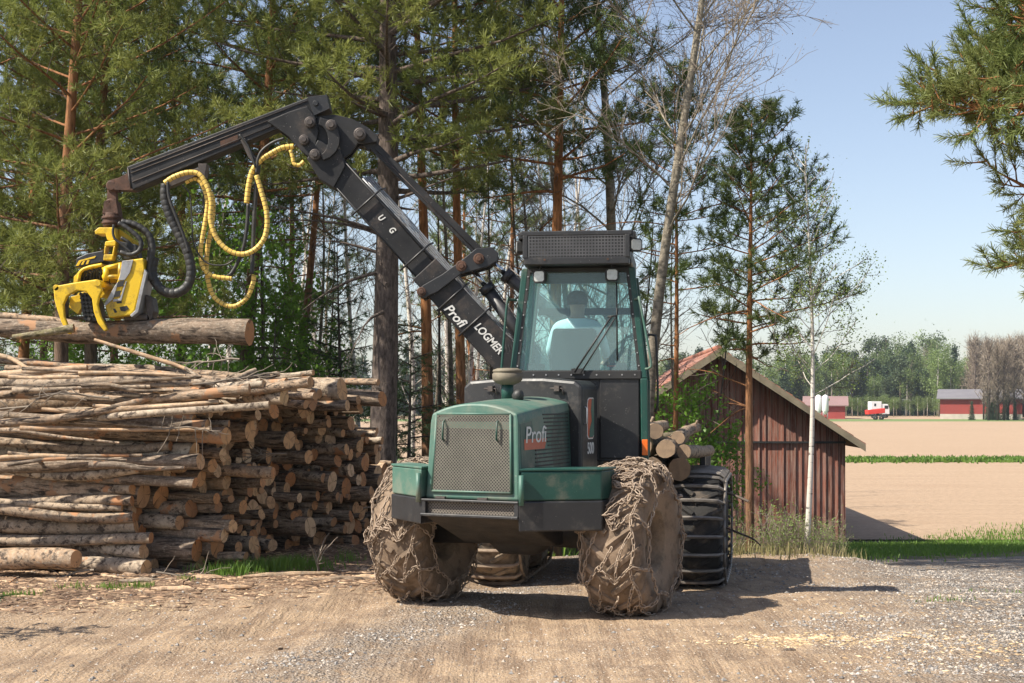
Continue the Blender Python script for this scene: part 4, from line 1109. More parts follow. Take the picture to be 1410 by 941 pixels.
# white truck body and red farm trailer
def truck():
    Y = 262; x = PX(1207, Y); root = empty('truck', (x, Y, H(x, Y)))
    w = (1218 - 1197) / FPX * Y
    m = MB(); m.box((-0.35, 0, 2.1), (w - 0.9, 2.4, 2.3)); m.build('cargo_box', M['farwhite'], root, 0.06)
    c = MB(); c.prism([(w/2 - 0.75, -1.1, 0.8), (w/2 + 0.75, -1.1, 0.8), (w/2 + 0.75, -1.1, 1.8), (w/2 + 0.45, -1.1, 2.75), (w/2 - 0.75, -1.1, 2.75)], (0, 0, 0), (0, 2.2, 0)); cb = c.build('cab', M['farwhite'], root, 0.08)
    g = MB(); g.box((w/2 + 0.1, -1.12, 2.15), (0.7, 0.03, 0.6)); g.build('side_window', M['farglass'], cb)
    d = MB(); d.box((-0.6, -1.215, 2.6), (0.35, 0.02, 0.5)); d.build('vent', M['farglass'], root)
    for dx in (-0.9, w/2):
        wm = MB(); wm.lathe([(-0.15, 0.1), (-0.15, 0.45), (0.15, 0.45), (0.15, 0.1)], (dx, -1.0, 0.45), 'Y', 16); wm.build('wheel', M['fartyre'], root)
    tag(root, 'white box truck parked behind the red trailer beyond the field', 'truck')
def trailer():
    Y = 240; x = PX(1205, Y); root = empty('farm_trailer', (x, Y, H(x, Y)))
    w = (1217 - 1194) / FPX * Y
    m = MB(); m.prism([(-w/2, -1.1, 1.0), (w/2, -1.1, 1.25), (w/2, -1.1, 2.1), (-w/2 - 0.1, -1.1, 1.75)], (0, 0, 0), (0, 2.2, 0)); m.build('body', M['trailer'], root, 0.04)
    c = MB(); c.box((0.3, 0, 0.85), (w + 1.0, 0.9, 0.16)); c.build('chassis', M['farglass'], root)
    for dx in (-0.2, 0.85):
        wm = MB(); wm.lathe([(-0.18, 0.12), (-0.18, 0.42), (0.18, 0.42), (0.18, 0.12)], (dx, -0.95, 0.42), 'Y', 16); wm.build('wheel', M['fartyre'], root)
    tag(root, 'bright red farm trailer standing across the field in front of the white truck', 'trailer')
truck(); trailer()

# far wood: each tree its own object, sharing a few meshes
def far_tree(kind, seed):
    T = Tree(seed); r = T.r
    nm = {'spruce': 'spruce_tree', 'pine': 'pine_tree', 'birch': 'birch_tree', 'bare': 'bare_tree'}[kind]; root = empty(nm)
    h = 10.0
    T.w.tube([(0, 0, 0), (0.1, 0, 5), (0, 0, h * 0.97)], [0.16, 0.12, 0.03], 6)
    n = {'spruce': 900, 'pine': 560, 'birch': 900, 'bare': 0}[kind]
    if kind == 'bare':
        for i in range(46):
            z = r.uniform(1.5, 9); a = r.uniform(0, 6.28); p = T.path((0, 0, z), (math.cos(a), math.sin(a), 1.3), r.uniform(1.0, 2.6) * (1.15 - z / 14), 4, 0, 0.15, 0.3)
            T.w.tube(p, np.linspace(0.05, 0.02, 5), 3, False)
            for k in range(9):
                j = r.integers(1, 5); q = p[j] + unit(r.normal(0, 0.5, 3) + np.array([0, 0, 0.8])) * r.uniform(0.4, 1.1); T.thin(p[j], q, 0.022, 0.012)
                T.tuft(q, np.array([0, 0, 1.0]), 1)
    else:
        lobes = [(r.uniform(-1, 1), r.uniform(-1, 1), r.uniform(0.35, 0.95), r.uniform(0.5, 1.1)) for _ in range(12)]
        for i in range(n):
            a = r.uniform(0, 6.28)
            if kind == 'spruce':
                z = h * (0.04 + 0.96 * r.random() ** 1.4); rr = (1.9 * (1 - z / h) ** 0.85 + 0.05) * (0.55 + 0.45 * r.random()) * (0.8 + 0.2 * math.sin(z * 5)); c = (math.cos(a) * rr, math.sin(a) * rr, z)
            elif kind == 'pine':
                l = lobes[r.integers(12)]; c = np.array([l[0] * 1.2, l[1] * 1.2, h * (0.5 + 0.47 * (l[2] - 0.35) / 0.6)]) + r.normal(0, 0.42, 3) * l[3]
            else:
                l = lobes[r.integers(12)]; c = np.array([l[0] * 1.3, l[1] * 1.3, h * l[2]]) + r.normal(0, 0.62, 3) * l[3] * np.array([1, 1, 1.5])
            T.tuft(np.array(c), np.array([0, 0, 1.0]), 1)
    finish(T, root, M['birch' if kind == 'birch' else 'spruce_bark'], M['twig'])
    mt, sz, per = {'spruce': ('far_spruce', 0.17, 3), 'pine': ('far_pine', 0.16, 3), 'birch': ('far_birch', 0.12, 3), 'bare': ('far_bud', 0.045, 2)}[kind]
    leaves(T, 'crown', M[mt], root, per, sz, 0.22)
    return root
M['far_spruce'] = leaf_mat('far_spruce_needles', (0.045, 0.075, 0.04), (0.065, 0.10, 0.05), 0.2, 0.4)
M['far_pine'] = leaf_mat('far_pine_needles', (0.07, 0.10, 0.05), (0.09, 0.12, 0.06), 0.2, 0.4)
M['far_birch'] = leaf_mat('far_birch_leaves', (0.14, 0.20, 0.06), (0.20, 0.26, 0.09), 0.4, 0.5)
M['far_bud'] = leaf_mat('far_bare_twigs', (0.36, 0.29, 0.20), (0.42, 0.35, 0.24), 0.3, 0.3)
fp_ = {k: [far_tree(k, 300 + j * 7 + hash_) for j in range(3)] for hash_, k in enumerate(('spruce', 'pine', 'birch', 'bare'))}
fu = {k: [False] * 3 for k in fp_}
FN = {'spruce': 'dark pointed spruce', 'pine': 'round topped pine', 'birch': 'light green birch', 'bare': 'brown leafless tree'}
def far_put(kind, px, Y, top_py, label=None, group=None, wid=1.0):
    j = random.randrange(3); src = fp_[kind][j]
    if not fu[kind][j]: fu[kind][j] = True; o = src
    else: o = copy_tree(src)
    x = PX(px, Y); zb = H(x, Y); hh = EYE - (top_py - HY) / FPX * Y - zb; s = hh / 10.0
    o.location = (x, Y, zb); o.rotation_euler = (0, 0, random.uniform(0, 6.28)); o.scale = (s * wid, s * wid, s)
    tag(o, label or (FN[kind] + ' in the far wood beyond the fields'), 'tree', group or ('far ' + {'spruce': 'spruces', 'pine': 'pines', 'birch': 'birches', 'bare': 'leafless trees'}[kind] + ' beyond the fields'))
rr_ = random.Random(4)
for kind, px, Y, top, lab in [
    ('pine', 1207, 330, 468, 'round topped pine, left of the pair that rises above the far wood'), ('pine', 1220, 332, 463, 'tallest round topped pine of the far wood'), ('birch', 1234, 335, 470, 'tall pale birch standing free above the far wood'),
    ('spruce', 1255, 318, 474, 'tallest dark pointed spruce in the middle of the far wood'), ('spruce', 1241, 310, 494, 'dark spruce just left of the tallest one'), ('spruce', 1203, 300, 518, 'small dark spruce behind the white truck'),
    ('birch', 1268, 345, 467, 'broad pale green birch right of the tallest far spruce'), ('pine', 1282, 340, 465, 'tall pine right of the broad far birch'), ('birch', 1290, 335, 472, 'pale birch beside the tall pine of the far wood'),
    ('spruce', 1315, 320, 479, 'dark spruce above the grey barn roof left end'), ('spruce', 1341, 318, 481, 'dark spruce at the left edge of the brown far trees'), ('spruce', 1297, 315, 500, 'dark spruce left of the far red barn')]:
    far_put(kind, px, Y, top, lab, None, 0.9)
fill = []
px = 1085
while px < 1345:
    for lay in range(3):
        k = rr_.choices(['birch', 'spruce', 'pine', 'bare'], [5, 2.5, 2, 1])[0]
        fill.append((k, px + rr_.uniform(-4, 4), 296 + lay * 14 + rr_.uniform(-5, 5), rr_.uniform(486, 525) - lay * 4))
    px += rr_.uniform(6, 9.5)
for x in np.arange(1338, 1475, 4.6):
    if x > 1408 or rr_.random() < 0.34: fill.append(('bare', x + rr_.uniform(-2, 2), 236 + rr_.uniform(-5, 5), rr_.uniform(463, 490)))
    fill.append(('bare', x + rr_.uniform(-2, 2), 272 + rr_.uniform(-4, 8), rr_.uniform(466, 484)))
    fill.append(('bare', x + rr_.uniform(-2, 2), 266 + rr_.uniform(-1, 12), rr_.uniform(462, 480)))
    if rr_.random() < 0.3: fill.append(('spruce', x, 234, rr_.uniform(540, 556)))
for x in np.arange(-30, 1090, 13.0):
    k = rr_.choices(['birch', 'spruce', 'pine'], [3, 3, 3])[0]
    fill.append((k, x + rr_.uniform(-5, 5), rr_.uniform(285, 330), rr_.uniform(478, 512)))
def fzone(px):
    for a_, n_ in ((540, 'seen between the trunks behind the pile'), (690, 'seen under the main boom'), (900, 'behind the cab'), (1085, 'behind the barn'), (1168, 'above the silos and red shed'),
                   (1228, 'above the white truck'), (1292, 'right of the white truck'), (1345, 'left part of the far red barn'), (1380, 'before the middle of the far red barn')):
        if px < a_: return n_
    return 'right of the far red barn'
fill.sort(key=lambda f: f[1]); fc_ = {}
NUM = ['first', 'second', 'third', 'fourth', 'fifth', 'sixth', 'seventh', 'eighth', 'ninth', 'tenth', 'eleventh', 'twelfth', 'thirteenth', 'fourteenth', 'fifteenth', 'sixteenth', 'seventeenth', 'eighteenth', 'nineteenth', 'twentieth']
for t_, e_ in (('twenty', 'thirtieth'), ('thirty', 'fortieth'), ('forty', 'fiftieth'), ('fifty', 'sixtieth'), ('sixty', 'seventieth'), ('seventy', 'eightieth')): NUM += [t_ + '-' + w_ for w_ in NUM[:9]] + [e_]
for i_, f in enumerate(fill):
    z_ = fzone(f[1]); k_ = (f[0], z_); fc_[k_] = fc_.get(k_, -1) + 1
    fill[i_] = (f[0], f[1], f[2], f[3], f"{NUM[fc_[k_]]} far {FN[f[0]]} from the left, {z_}")
for f in fill:
    far_put(*f, wid=rr_.uniform(0.85, 1.2) * (1.35 if f[1] < 1080 else 1.0))
# low bushes at the foot of the far wood
for x in np.arange(1165, 1340, 8.0):
    far_put('birch', x + rr_.uniform(-3, 3), rr_.uniform(278, 290), rr_.uniform(545, 556), f'{NUM[int((x - 1165) / 8)]} low green bush from the left at the foot of the far wood', 'bushes before the far wood', 1.3)

# weeds and saplings in front of the barn
def make_weed(seed, h):
    T = Tree(seed); r = T.r; root = empty('shrub')
    for i in range(14):
        a = r.uniform(0, 6.28); p = T.path((r.normal(0, .12), r.normal(0, .12), -0.05), (math.cos(a) * .35, math.sin(a) * .35, 1), h * r.uniform(0.5, 1.0), 5, 0.0, 0.12)
        T.w.tube(p, np.linspace(0.008, 0.003, 6), 4, False)
        for k in range(9):
            j = r.integers(1, 6); q = T.path(p[min(j, 5)], unit(r.normal(0, 0.6, 3) + np.array([0, 0, 0.8])), r.uniform(0.1, 0.4), 2, 0, 0.2); T.thin(q[0], q[2], 0.004, 0.002)
            T.tuft(q[1], q[2], 1); T.tuft(q[2], q[2], 1)
    finish(T, root, M['twig'], M['twig'], 'stems'); leaves(T, 'foliage', M['leaf_pale'], root, 2, 0.022, 0.05)
    return root
ws = [make_weed(400 + i, 1.0) for i in range(3)]
wl_ = ['between the lone pine and the birch', 'at the foot of the birch', 'right of the birch by the barn corner', 'left of the lone pine', 'by the rear wheel']
wsp = [(1010, 20.0, .8), (1050, 19.7, .6), (1065, 19.5, .8), (1080, 19.8, 1.0), (1095, 19.6, .8), (1125, 19.6, .8), (1135, 20.0, .9), (1148, 19.9, .7), (1155, 20.2, .6), (1018, 21.0, 1.2), (1075, 20.5, 1.1), (1120, 20.6, .8)]
wsp.sort()
for i, (px, Y, s) in enumerate(wsp):
    o = ws[i] if i < 3 else copy_tree(ws[i % 3])
    place(o, PX(px, Y), Y, s * 0.72, random.uniform(0, 6)); 
    z = 'left of the lone pine' if px < 1030 else 'between the lone pine and the small birch' if px < 1105 else 'right of the small birch'
    tag(o, ['first', 'second', 'third', 'fourth', 'fifth', 'sixth', 'seventh', 'eighth', 'ninth', 'tenth', 'eleventh', 'twelfth'][i] + ' scrubby pale leaved shrub from the left, ' + z, 'shrub', 'shrubs before the barn')
# ------------------------------------------------------------------ the forestry machine
A = R(25.0); OX, OY = 0.08, 12.4
mach = empty('forestry_machine', (OX, OY, 0.0), -A)
tag(mach, 'green and black forestry machine with chained wheels and raised crane on the dirt road', 'forestry machine')
bpy.context.view_layer.update()
MW = Matrix.Translation((OX, OY, 0)) @ Matrix.Rotation(-A, 4, 'Z')
MI = MW.inverted()
def frame_in_machine(x, y, z, rz):
    """matrix of a world placed sub-frame, expressed in the machine's own frame"""
    return MI @ Matrix.Translation((x, y, z)) @ Matrix.Rotation(rz, 4, 'Z')

# hood -------------------------------------------------------------
def hood_section(y, lean, hw_b, hw_t, zb, zs, zc, cx=0.0):
    p = [(cx - hw_b, y, zb)]
    n = 12
    p.append((cx - hw_t - 0.012, y + lean * 0.8, zs - 0.07)); 
    for i in range(n + 1):
        u = -1 + 2 * i / n; x = cx + hw_t * u; z = zs + (zc - zs) * (1 - abs(u) ** 2.2)
        p.append((x, y + lean, z))
    p.append((cx + hw_t + 0.012, y + lean * 0.8, zs - 0.07)); p.append((cx + hw_b, y, zb))
    return p
secs = [hood_section(-1.0, 0.045, 0.445, 0.405, 1.05, 1.775, 1.865), hood_section(-0.4, 0.0, 0.43, 0.39, 1.05, 1.83, 1.90), hood_section(0.27, 0.0, 0.40, 0.36, 1.05, 1.87, 1.925)]
hd = MB(); n = len(secs[0]); V = [p for s in secs for p in s]
F = [tuple(range(n)), tuple(range(3 * n - 1, 2 * n - 1, -1))]
for k in range(2):
    for i in range(n - 1): F.append((k * n + i, (k + 1) * n + i, (k + 1) * n + i + 1, k * n + i + 1))
    F.append((k * n + n - 1, (k + 1) * n + n - 1, (k + 1) * n, k * n))
hd.add(V, F); hood = hd.build('engine_hood', M['green_lit_dusty'], mach, 0.018, angle=40)
side = MB()   # side skin panel just proud of the hood's right flank, its shade painted darker
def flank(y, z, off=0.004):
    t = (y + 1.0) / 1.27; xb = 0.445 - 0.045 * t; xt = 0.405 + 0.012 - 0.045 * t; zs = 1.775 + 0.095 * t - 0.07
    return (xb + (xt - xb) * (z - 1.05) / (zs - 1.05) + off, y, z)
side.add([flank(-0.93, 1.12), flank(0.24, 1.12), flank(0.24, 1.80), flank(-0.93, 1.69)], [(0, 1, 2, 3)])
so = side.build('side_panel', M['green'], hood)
so.modifiers.new('t', 'SOLIDIFY').thickness = 0.004
vents = MB()
for i in range(15):
    z = 1.76 - i * 0.034; y0 = -0.42 + (1.76 - z) * 0.35 if i < 9 else -0.62
    p, q = flank(y0, z, 0.006), flank(0.2, z, 0.006)
    vents.prism([p, q, (q[0], q[1], q[2] + 0.013), (p[0], p[1], p[2] + 0.013)], (0, 0, 0), (0.004, 0, 0))
vents.build('side_vents', M['plastic'], hood)
rot_ = math.atan2
back = MB()
def fp(x, z, off):  # on the hood's sloping front face
    return (x, -1.0 - off + 0.045 * (z - 1.05) / 0.75, z)
gz0, gz1, gx0, gx1 = 1.115, 1.775, 0.375, 0.35
back.add([fp(-gx0, gz0, .003), fp(gx0, gz0, .003), fp(gx1, gz1, .003), fp(-gx1, gz1, .003)], [(0, 1, 2, 3)])
back.build('dark_backing', M['plastic'], hood)  # black plate standing in for the dark space behind the grille holes
M['grille'] = perforated('perforated_steel', (0.17, 0.16, 0.13), 0.0205, 0.38)
gm = MB(); gm.add([fp(-gx0, gz0, .02), fp(gx0, gz0, .02), fp(gx1, gz1, .02), fp(-gx1, gz1, .02)], [(0, 1, 2, 3)])
gm.build('grille', M['grille'], hood)
gf = MB(); e = 0.018
for a_, b_ in (((-gx0, gz0), (gx0, gz0)), ((gx0, gz0), (gx1, gz1)), ((gx1, gz1), (-gx1, gz1)), ((-gx1, gz1), (-gx0, gz0))):
    gf.tube([fp(a_[0], a_[1], .014), fp(b_[0], b_[1], .014)], 0.011, 6)
gf.build('grille_frame', M['green_lit_dusty'], hood)
for x in (-0.27, 0.24):
    h_ = MB(); pts = [fp(x, 1.55, .02), fp(x + .005, 1.56, .055), fp(x + .005, 1.70, .055), fp(x, 1.715, .02)]
    h_.tube(pts, 0.009, 8); h_.build('handle', M['green'], hood)
hg = MB()
for x in (-0.28, 0.12): hg.box((x, -1.03, 1.062), (0.09, 0.03, 0.018))
hg.build('hinge', M['oldsteel'], hood)
# intake with its cap
ik = MB(); ik.cyl((-0.05, -0.18, 1.88), (-0.05, -0.18, 2.05), 0.055, 20); ink = ik.build('intake_pipe', M['green'], mach)
cp = MB(); cp.lathe([(2.03, 0.02), (2.03, 0.06), (2.05, 0.11), (2.075, 0.135), (2.13, 0.138), (2.135, 0.128), (2.145, 0.128), (2.15, 0.137), (2.165, 0.13), (2.18, 0.09), (2.183, 0.0)], (-0.05, -0.18, 0), 'Z', 32); cp.build('intake_cap', M['precleaner'], ink)
fc = MB(); fc.lathe([(0, 0.0), (0, 0.04), (0.03, 0.055), (0.06, 0.05), (0.09, 0.035), (0.1, 0.0)], (0.10, -0.30, 1.90), 'Z', 16, rot=Euler((0.5, 0.6, 0)).to_matrix()); fc.build('filler_cap', M['rubber'], mach)

def text(body, name, M4, size, mat, parent, shear=0.0, sx=1.0, bold=0.0, ext=0.0015):
    cu = bpy.data.curves.new(name, 'FONT'); cu.body = body; cu.size = size; cu.shear = shear; cu.extrude = ext
    cu.offset = bold; cu.align_x = 'CENTER'; cu.align_y = 'CENTER'; cu.materials.append(mat)
    o = bpy.data.objects.new(name, cu); COL.objects.link(o); o.parent = parent
    dg = bpy.context.evaluated_depsgraph_get(); me = bpy.data.meshes.new_from_object(o.evaluated_get(dg)); bpy.data.objects.remove(o)
    o = bpy.data.objects.new(name, me); COL.objects.link(o); o.parent = parent
    o.matrix_local = M4 @ Matrix.Diagonal((sx, 1, 1, 1)); return o
def axes(o, x, y):
    x = Vector(x).normalized(); y = Vector(y); y = (y - x * y.dot(x)).normalized(); z = x.cross(y)
    return Matrix.Translation(o) @ Matrix((x, y, z)).transposed().to_4x4()
fx = Vector(flank(0.0, 1.5)) - Vector(flank(-1, 1.5)); fz = Vector(flank(-0.5, 1.7)) - Vector(flank(-0.5, 1.2))
st = MB(); st.add([flank(-0.86, 1.47, .007), flank(-0.40, 1.47, .007), flank(-0.34, 1.56, .007), flank(-0.86, 1.56, .007)], [(0, 1, 2, 3)]); st.build('stripe', M['stripe'], hood)
text('Profi', 'lettering', axes(flank(-0.60, 1.59, .009), fx, fz), 0.20, M['white'], hood, 0.15, 1.25, 0.001)

# bumper and boxes ---------------------------------------------------
def plan(name, poly, z0, z1, mat, parent, bev=0.012):
    m = MB(); m.prism([(x, y, z0) for x, y in poly], (0, 0, 0), (0, 0, z1 - z0)); return m.build(name, mat, parent, bev)
bump = plan('bumper', [(0.47, -1.075), (1.06, -0.67), (1.06, -0.42), (0.47, -0.78)], 0.80, 1.052, M['black'], mach)
plan('bumper_wing', [(-0.97, -0.68), (-0.45, -1.075), (-0.45, -0.78), (-0.97, -0.45)], 0.83, 1.052, M['black'], bump)
bc = MB()
bc.box((0.01, -1.055, 1.04), (0.92, 0.05, 0.022)); bc.box((0.01, -1.06, 0.915), (0.92, 0.06, 0.025)); bc.box((-0.43, -1.05, 0.98), (0.05, 0.05, 0.13)); bc.box((0.45, -1.05, 0.98), (0.04, 0.05, 0.13))
bc.build('bumper_frame', M['black'], bump, 0.006)
M['grille_low'] = perforated('dark_perforated_steel', (0.20, 0.17, 0.14), 0.02, 0.33)
gl_ = MB(); gl_.add([(-0.41, -1.03, 0.925), (0.43, -1.03, 0.925), (0.43, -1.03, 1.03), (-0.41, -1.03, 1.03)], [(0, 1, 2, 3)]); gl_.build('lower_grille', M['grille_low'], bump)
bb = MB(); bb.box((0.01, -0.99, 0.98), (0.9, 0.03, 0.12)); bb.build('backing', M['plastic'], bump)
gb = plan('storage_box', [(0.485, -1.055), (1.05, -0.665), (1.05, -0.35), (0.485, -0.74)], 1.056, 1.30, M['green'], mach)  # shaded side: darker green than the left box
plan('box_lid', [(0.475, -1.065), (1.06, -0.668), (1.06, -0.34), (0.475, -0.73)], 1.302, 1.322, M['green'], gb, 0.006)
gb2 = plan('storage_box', [(-0.965, -0.67), (-0.455, -1.055), (-0.455, -0.74), (-0.965, -0.36)], 1.056, 1.30, M['green_lit_dusty'], mach)  # sunny side: lighter copy of the same green
plan('box_lid', [(-0.975, -0.672), (-0.447, -1.065), (-0.447, -0.73), (-0.975, -0.35)], 1.302, 1.322, M['green_lit_dusty'], gb2, 0.006)
for sx_, x0 in ((gb, 0.50), (gb2, -0.47)):
    m = MB(); m.cyl((x0, -1.08, 1.02), (x0, -1.08, 1.27), 0.022, 12); m.build('hinge_post', M['green_lit_dusty'], sx_)

bl = MB(); bl.prism([(-0.46, -1.02, 0.90), (-0.46, -0.25, 0.60), (-0.46, 0.7, 0.58), (-0.46, 0.7, 1.04), (-0.46, -1.02, 1.04)], (0, 0, 0), (0.92, 0, 0))
bl.build('belly_plate', M['belly'], mach, 0.02)
ax = MB(); ax.tube([(-0.9, 0, .67), (-0.3, 0, .67), (-0.18, 0, .67), (0.18, 0, .67), (0.3, 0, .67), (0.9, 0, .67)], [0.12, 0.10, 0.19, 0.19, 0.10, 0.12], 20); ax.build('axle', M['belly'], mach)
ch = MB(); ch.box((0, 1.1, 0.92), (0.56, 1.3, 0.36)); ch.box((0.62, 0.42, 0.95), (0.62, 0.5, 0.55)); ch.box((-0.62, 0.45, 0.98), (0.55, 0.5, 0.5)); ch.build('chassis', M['belly'], mach, 0.02)
stp = MB(); stp.prism([(0.40, 0.75, 0.95), (0.86, 0.75, 0.95), (0.86, 0.75, 0.62), (0.70, 0.75, 0.52), (0.52, 0.75, 0.6)], (0, 0, 0), (0, 0.35, 0)); stp.build('step_box', M['black'], mach, 0.015)

# black cover in front of the cab -----------------------------------
ec = MB(); pr = [(-0.73, 0.99), (-0.73, 2.02), (-0.66, 2.075), (-0.3, 2.10), (0.1, 2.10), (0.42, 2.07), (0.49, 2.02), (0.49, 0.99)]
ec.prism([(x, 0.27, z) for x, z in pr], (0, 0, 0), (0, 0.42, 0)); cov = ec.build('engine_cover', M['black'], mach, 0.03)
for x in (-0.42, 0.26):
    l = MB(); l.box((x, 0.245, 2.0), (0.05, 0.05, 0.05)); l.tube([(x - .07, 0.24, 2.0), (x + .05, 0.24, 2.0), (x + .06, 0.24, 1.94)], 0.009, 6); l.build('latch', M['oldsteel'], cov)
hd2 = MB(); hd2.tube([(0.495, 0.33, 1.83), (0.52, 0.33, 1.82), (0.52, 0.33, 1.68), (0.495, 0.33, 1.67)], 0.009, 6); hd2.build('handle', M['greyplate'], cov)
def sh(y, z, off=0.003): return (0.49 + off, y, z)
em = MB(); ring = [(0.40, 1.86), (0.415, 1.90), (0.45, 1.915), (0.55, 1.915), (0.565, 1.90), (0.565, 1.56), (0.54, 1.53), (0.43, 1.53), (0.40, 1.56)]
em.prism([sh(y, z, .001) for y, z in ring], (0, 0, 0), (0.003, 0, 0)); emo = em.build('emblem', M['white'], cov)
def inset(rg, k): 
    cy = sum(p[0] for p in rg) / len(rg); cz = sum(p[1] for p in rg) / len(rg); return [(cy + (y - cy) * k, cz + (z - cz) * (1 - (1 - k) * 0.45)) for y, z in rg]
e2 = MB(); e2.prism([sh(y, z, .005) for y, z in inset(ring, 0.88)], (0, 0, 0), (0.002, 0, 0)); e2.build('emblem_field', M['stripe'], emo)
e3 = MB(); e3.prism([sh(y, z, .008) for y, z in [(0.50, 1.905), (0.552, 1.90), (0.555, 1.57), (0.52, 1.545), (0.44, 1.545), (0.45, 1.62), (0.50, 1.70), (0.48, 1.80)]], (0, 0, 0), (0.002, 0, 0)); e3.build('emblem_green', M['green_lit_dusty'], emo)
text('500', 'lettering', axes((0.494, 0.485, 1.44), (0, 1, 0), (0, 0, 1)), 0.15, M['white'], cov, 0, 0.72, 0.002)

# cab ---------------------------------------------------------------
CM = frame_in_machine(0.635, 13.08, 0.0, R(-7))
def cbuild(mb, name, mat, parent, bev=0): return mb.xf(CM).build(name, mat, parent, bev)
ZB, ZT, hb, ht = 2.10, 3.17, 0.635, 0.515
lo = MB()
lo.prism([(-0.60, 0.02, 1.30), (0.60, 0.02, 1.30), (0.60, 0.02, 2.11), (-0.60, 0.02, 2.11)], (0, 0, 0), (0, 1.3, 0))
cab = cbuild(lo, 'cab', M['black'], mach, 0.01)
dp = MB(); dp.box((0.40, 0.004, 1.72), (0.38, 0.02, 0.78)); cbuild(dp, 'rear_panel', M['black'], cab, 0.01)
def post(mb, p, q, w=0.062, d=0.075):
    p, q = np.array(p, float), np.array(q, float)
    o = [(-w/2, -d/2, 0), (w/2, -d/2, 0), (w/2, d/2, 0), (-w/2, d/2, 0)]
    mb.add([p + k for k in o] + [q + k for k in o], [(3, 2, 1, 0), (4, 5, 6, 7), (0, 1, 5, 4), (1, 2, 6, 5), (2, 3, 7, 6), (3, 0, 4, 7)])
for sx in (-1, 1):
    m = MB(); post(m, (sx * 0.645, 0.02, 1.30), (sx * hb, 0.02, ZB), 0.07, 0.09); post(m, (sx * hb, 0.02, ZB), (sx * ht, 0.06, ZT)); cbuild(m, 'corner_post', M['green'], cab, 0.01)
    m = MB(); post(m, (sx * hb, 1.3, 1.30), (sx * hb, 1.3, ZB)); post(m, (sx * hb, 1.3, ZB), (sx * ht, 1.2, ZT)); post(m, (sx * (hb - .01), 0.70, 1.3), (sx * (ht-.01), 0.66, ZT), 0.05, 0.06); cbuild(m, 'corner_post', M['green'], cab, 0.01)
    m = MB(); m.prism([(sx * 0.61, 0.06, 1.32), (sx * 0.61, 1.27, 1.32), (sx * 0.61, 1.27, 2.1), (sx * 0.61, 0.06, 2.1)], (0, 0, 0), (sx * 0.02, 0, 0)); cbuild(m, 'side_panel', M['green'], cab)
sl = MB(); sl.box((0, 0.0, 2.135), (1.22, 0.05, 0.085)); sill = cbuild(sl, 'window_sill', M['plastic'], cab, 0.008)
bo = MB()
for i in range(10): bo.cyl((-0.55 + i * 0.122, -0.03, 2.135), (-0.55 + i * 0.122, -0.024, 2.135), 0.008, 8)
cbuild(bo, 'bolts', M['greyplate'], sill)
def glass_mat():
    t = NT('tinted_cab_glass')
    tr = t.n('ShaderNodeBsdfTransparent'); tr.inputs[0].default_value = (0.72, 0.95, 0.93, 1)
    gl = t.n('ShaderNodeBsdfGlossy'); gl.inputs['Roughness'].default_value = 0.03
    df = t.n('ShaderNodeBsdfDiffuse'); df.inputs[0].default_value = (0.50, 0.74, 0.76, 1)
    fr = t.n('ShaderNodeFresnel'); fr.inputs[0].default_value = 1.5
    m0 = t.n('ShaderNodeMixShader'); m0.inputs[0].default_value = 0.20; t.l(tr.outputs[0], m0.inputs[1]); t.l(df.outputs[0], m0.inputs[2])
    mx = t.n('ShaderNodeMixShader'); t.l(t.math('MULTIPLY', fr.outputs[0], 1.1), mx.inputs[0]); t.l(m0.outputs[0], mx.inputs[1]); t.l(gl.outputs[0], mx.inputs[2])
    t.l(mx.outputs[0], t.out.inputs[0]); return t.mat
M['glass'] = glass_mat()
def pane(name, pts, thick, parent):
    m = MB(); m.add(pts, [(0, 1, 2, 3)]); return cbuild(m, name, M['glass'], parent)
pane('window', [(-0.585, 0.03, 2.18), (0.585, 0.03, 2.18), (0.475, 0.065, 3.14), (-0.475, 0.065, 3.14)], 0, cab)
pane('windscreen', [(-0.59, 1.3, 2.12), (0.59, 1.3, 2.12), (0.49, 1.2, 3.15), (-0.49, 1.2, 3.15)], 0, cab)
for sx in (-1, 1): pane('side_window', [(sx * 0.635, 0.07, 2.12), (sx * 0.635, 1.25, 2.12), (sx * 0.515, 1.15, 3.15), (sx * 0.515, 0.1, 3.15)], 0, cab)
wf = MB()
for sx in (-1, 1):
    post(wf, (sx * 0.592, 0.0, 2.16), (sx * 0.478, 0.04, 3.15), 0.035, 0.03)
wf.box((0, 0.04, 3.15), (0.98, 0.03, 0.04)); cbuild(wf, 'window_frame', M['plastic'], cab)
wb = MB()
for sx in (-1, 1):
    for k in range(8):
        u = (k + 0.5) / 8; x = sx * (0.592 - 0.114 * u); wb.cyl((x, -0.022 + .04 * u, 2.16 + 0.99 * u), (x, -0.014 + .04 * u, 2.16 + 0.99 * u), 0.007, 8)
cbuild(wb, 'bolts', M['greyplate'], cab)
ib = MB(); ib.box((0, 1.18, 2.82), (1.0, 0.05, 0.07)); ib.box((0, 0.62, 3.13), (0.95, 1.1, 0.03)); cbuild(ib, 'inner_bar', M['plastic'], cab)
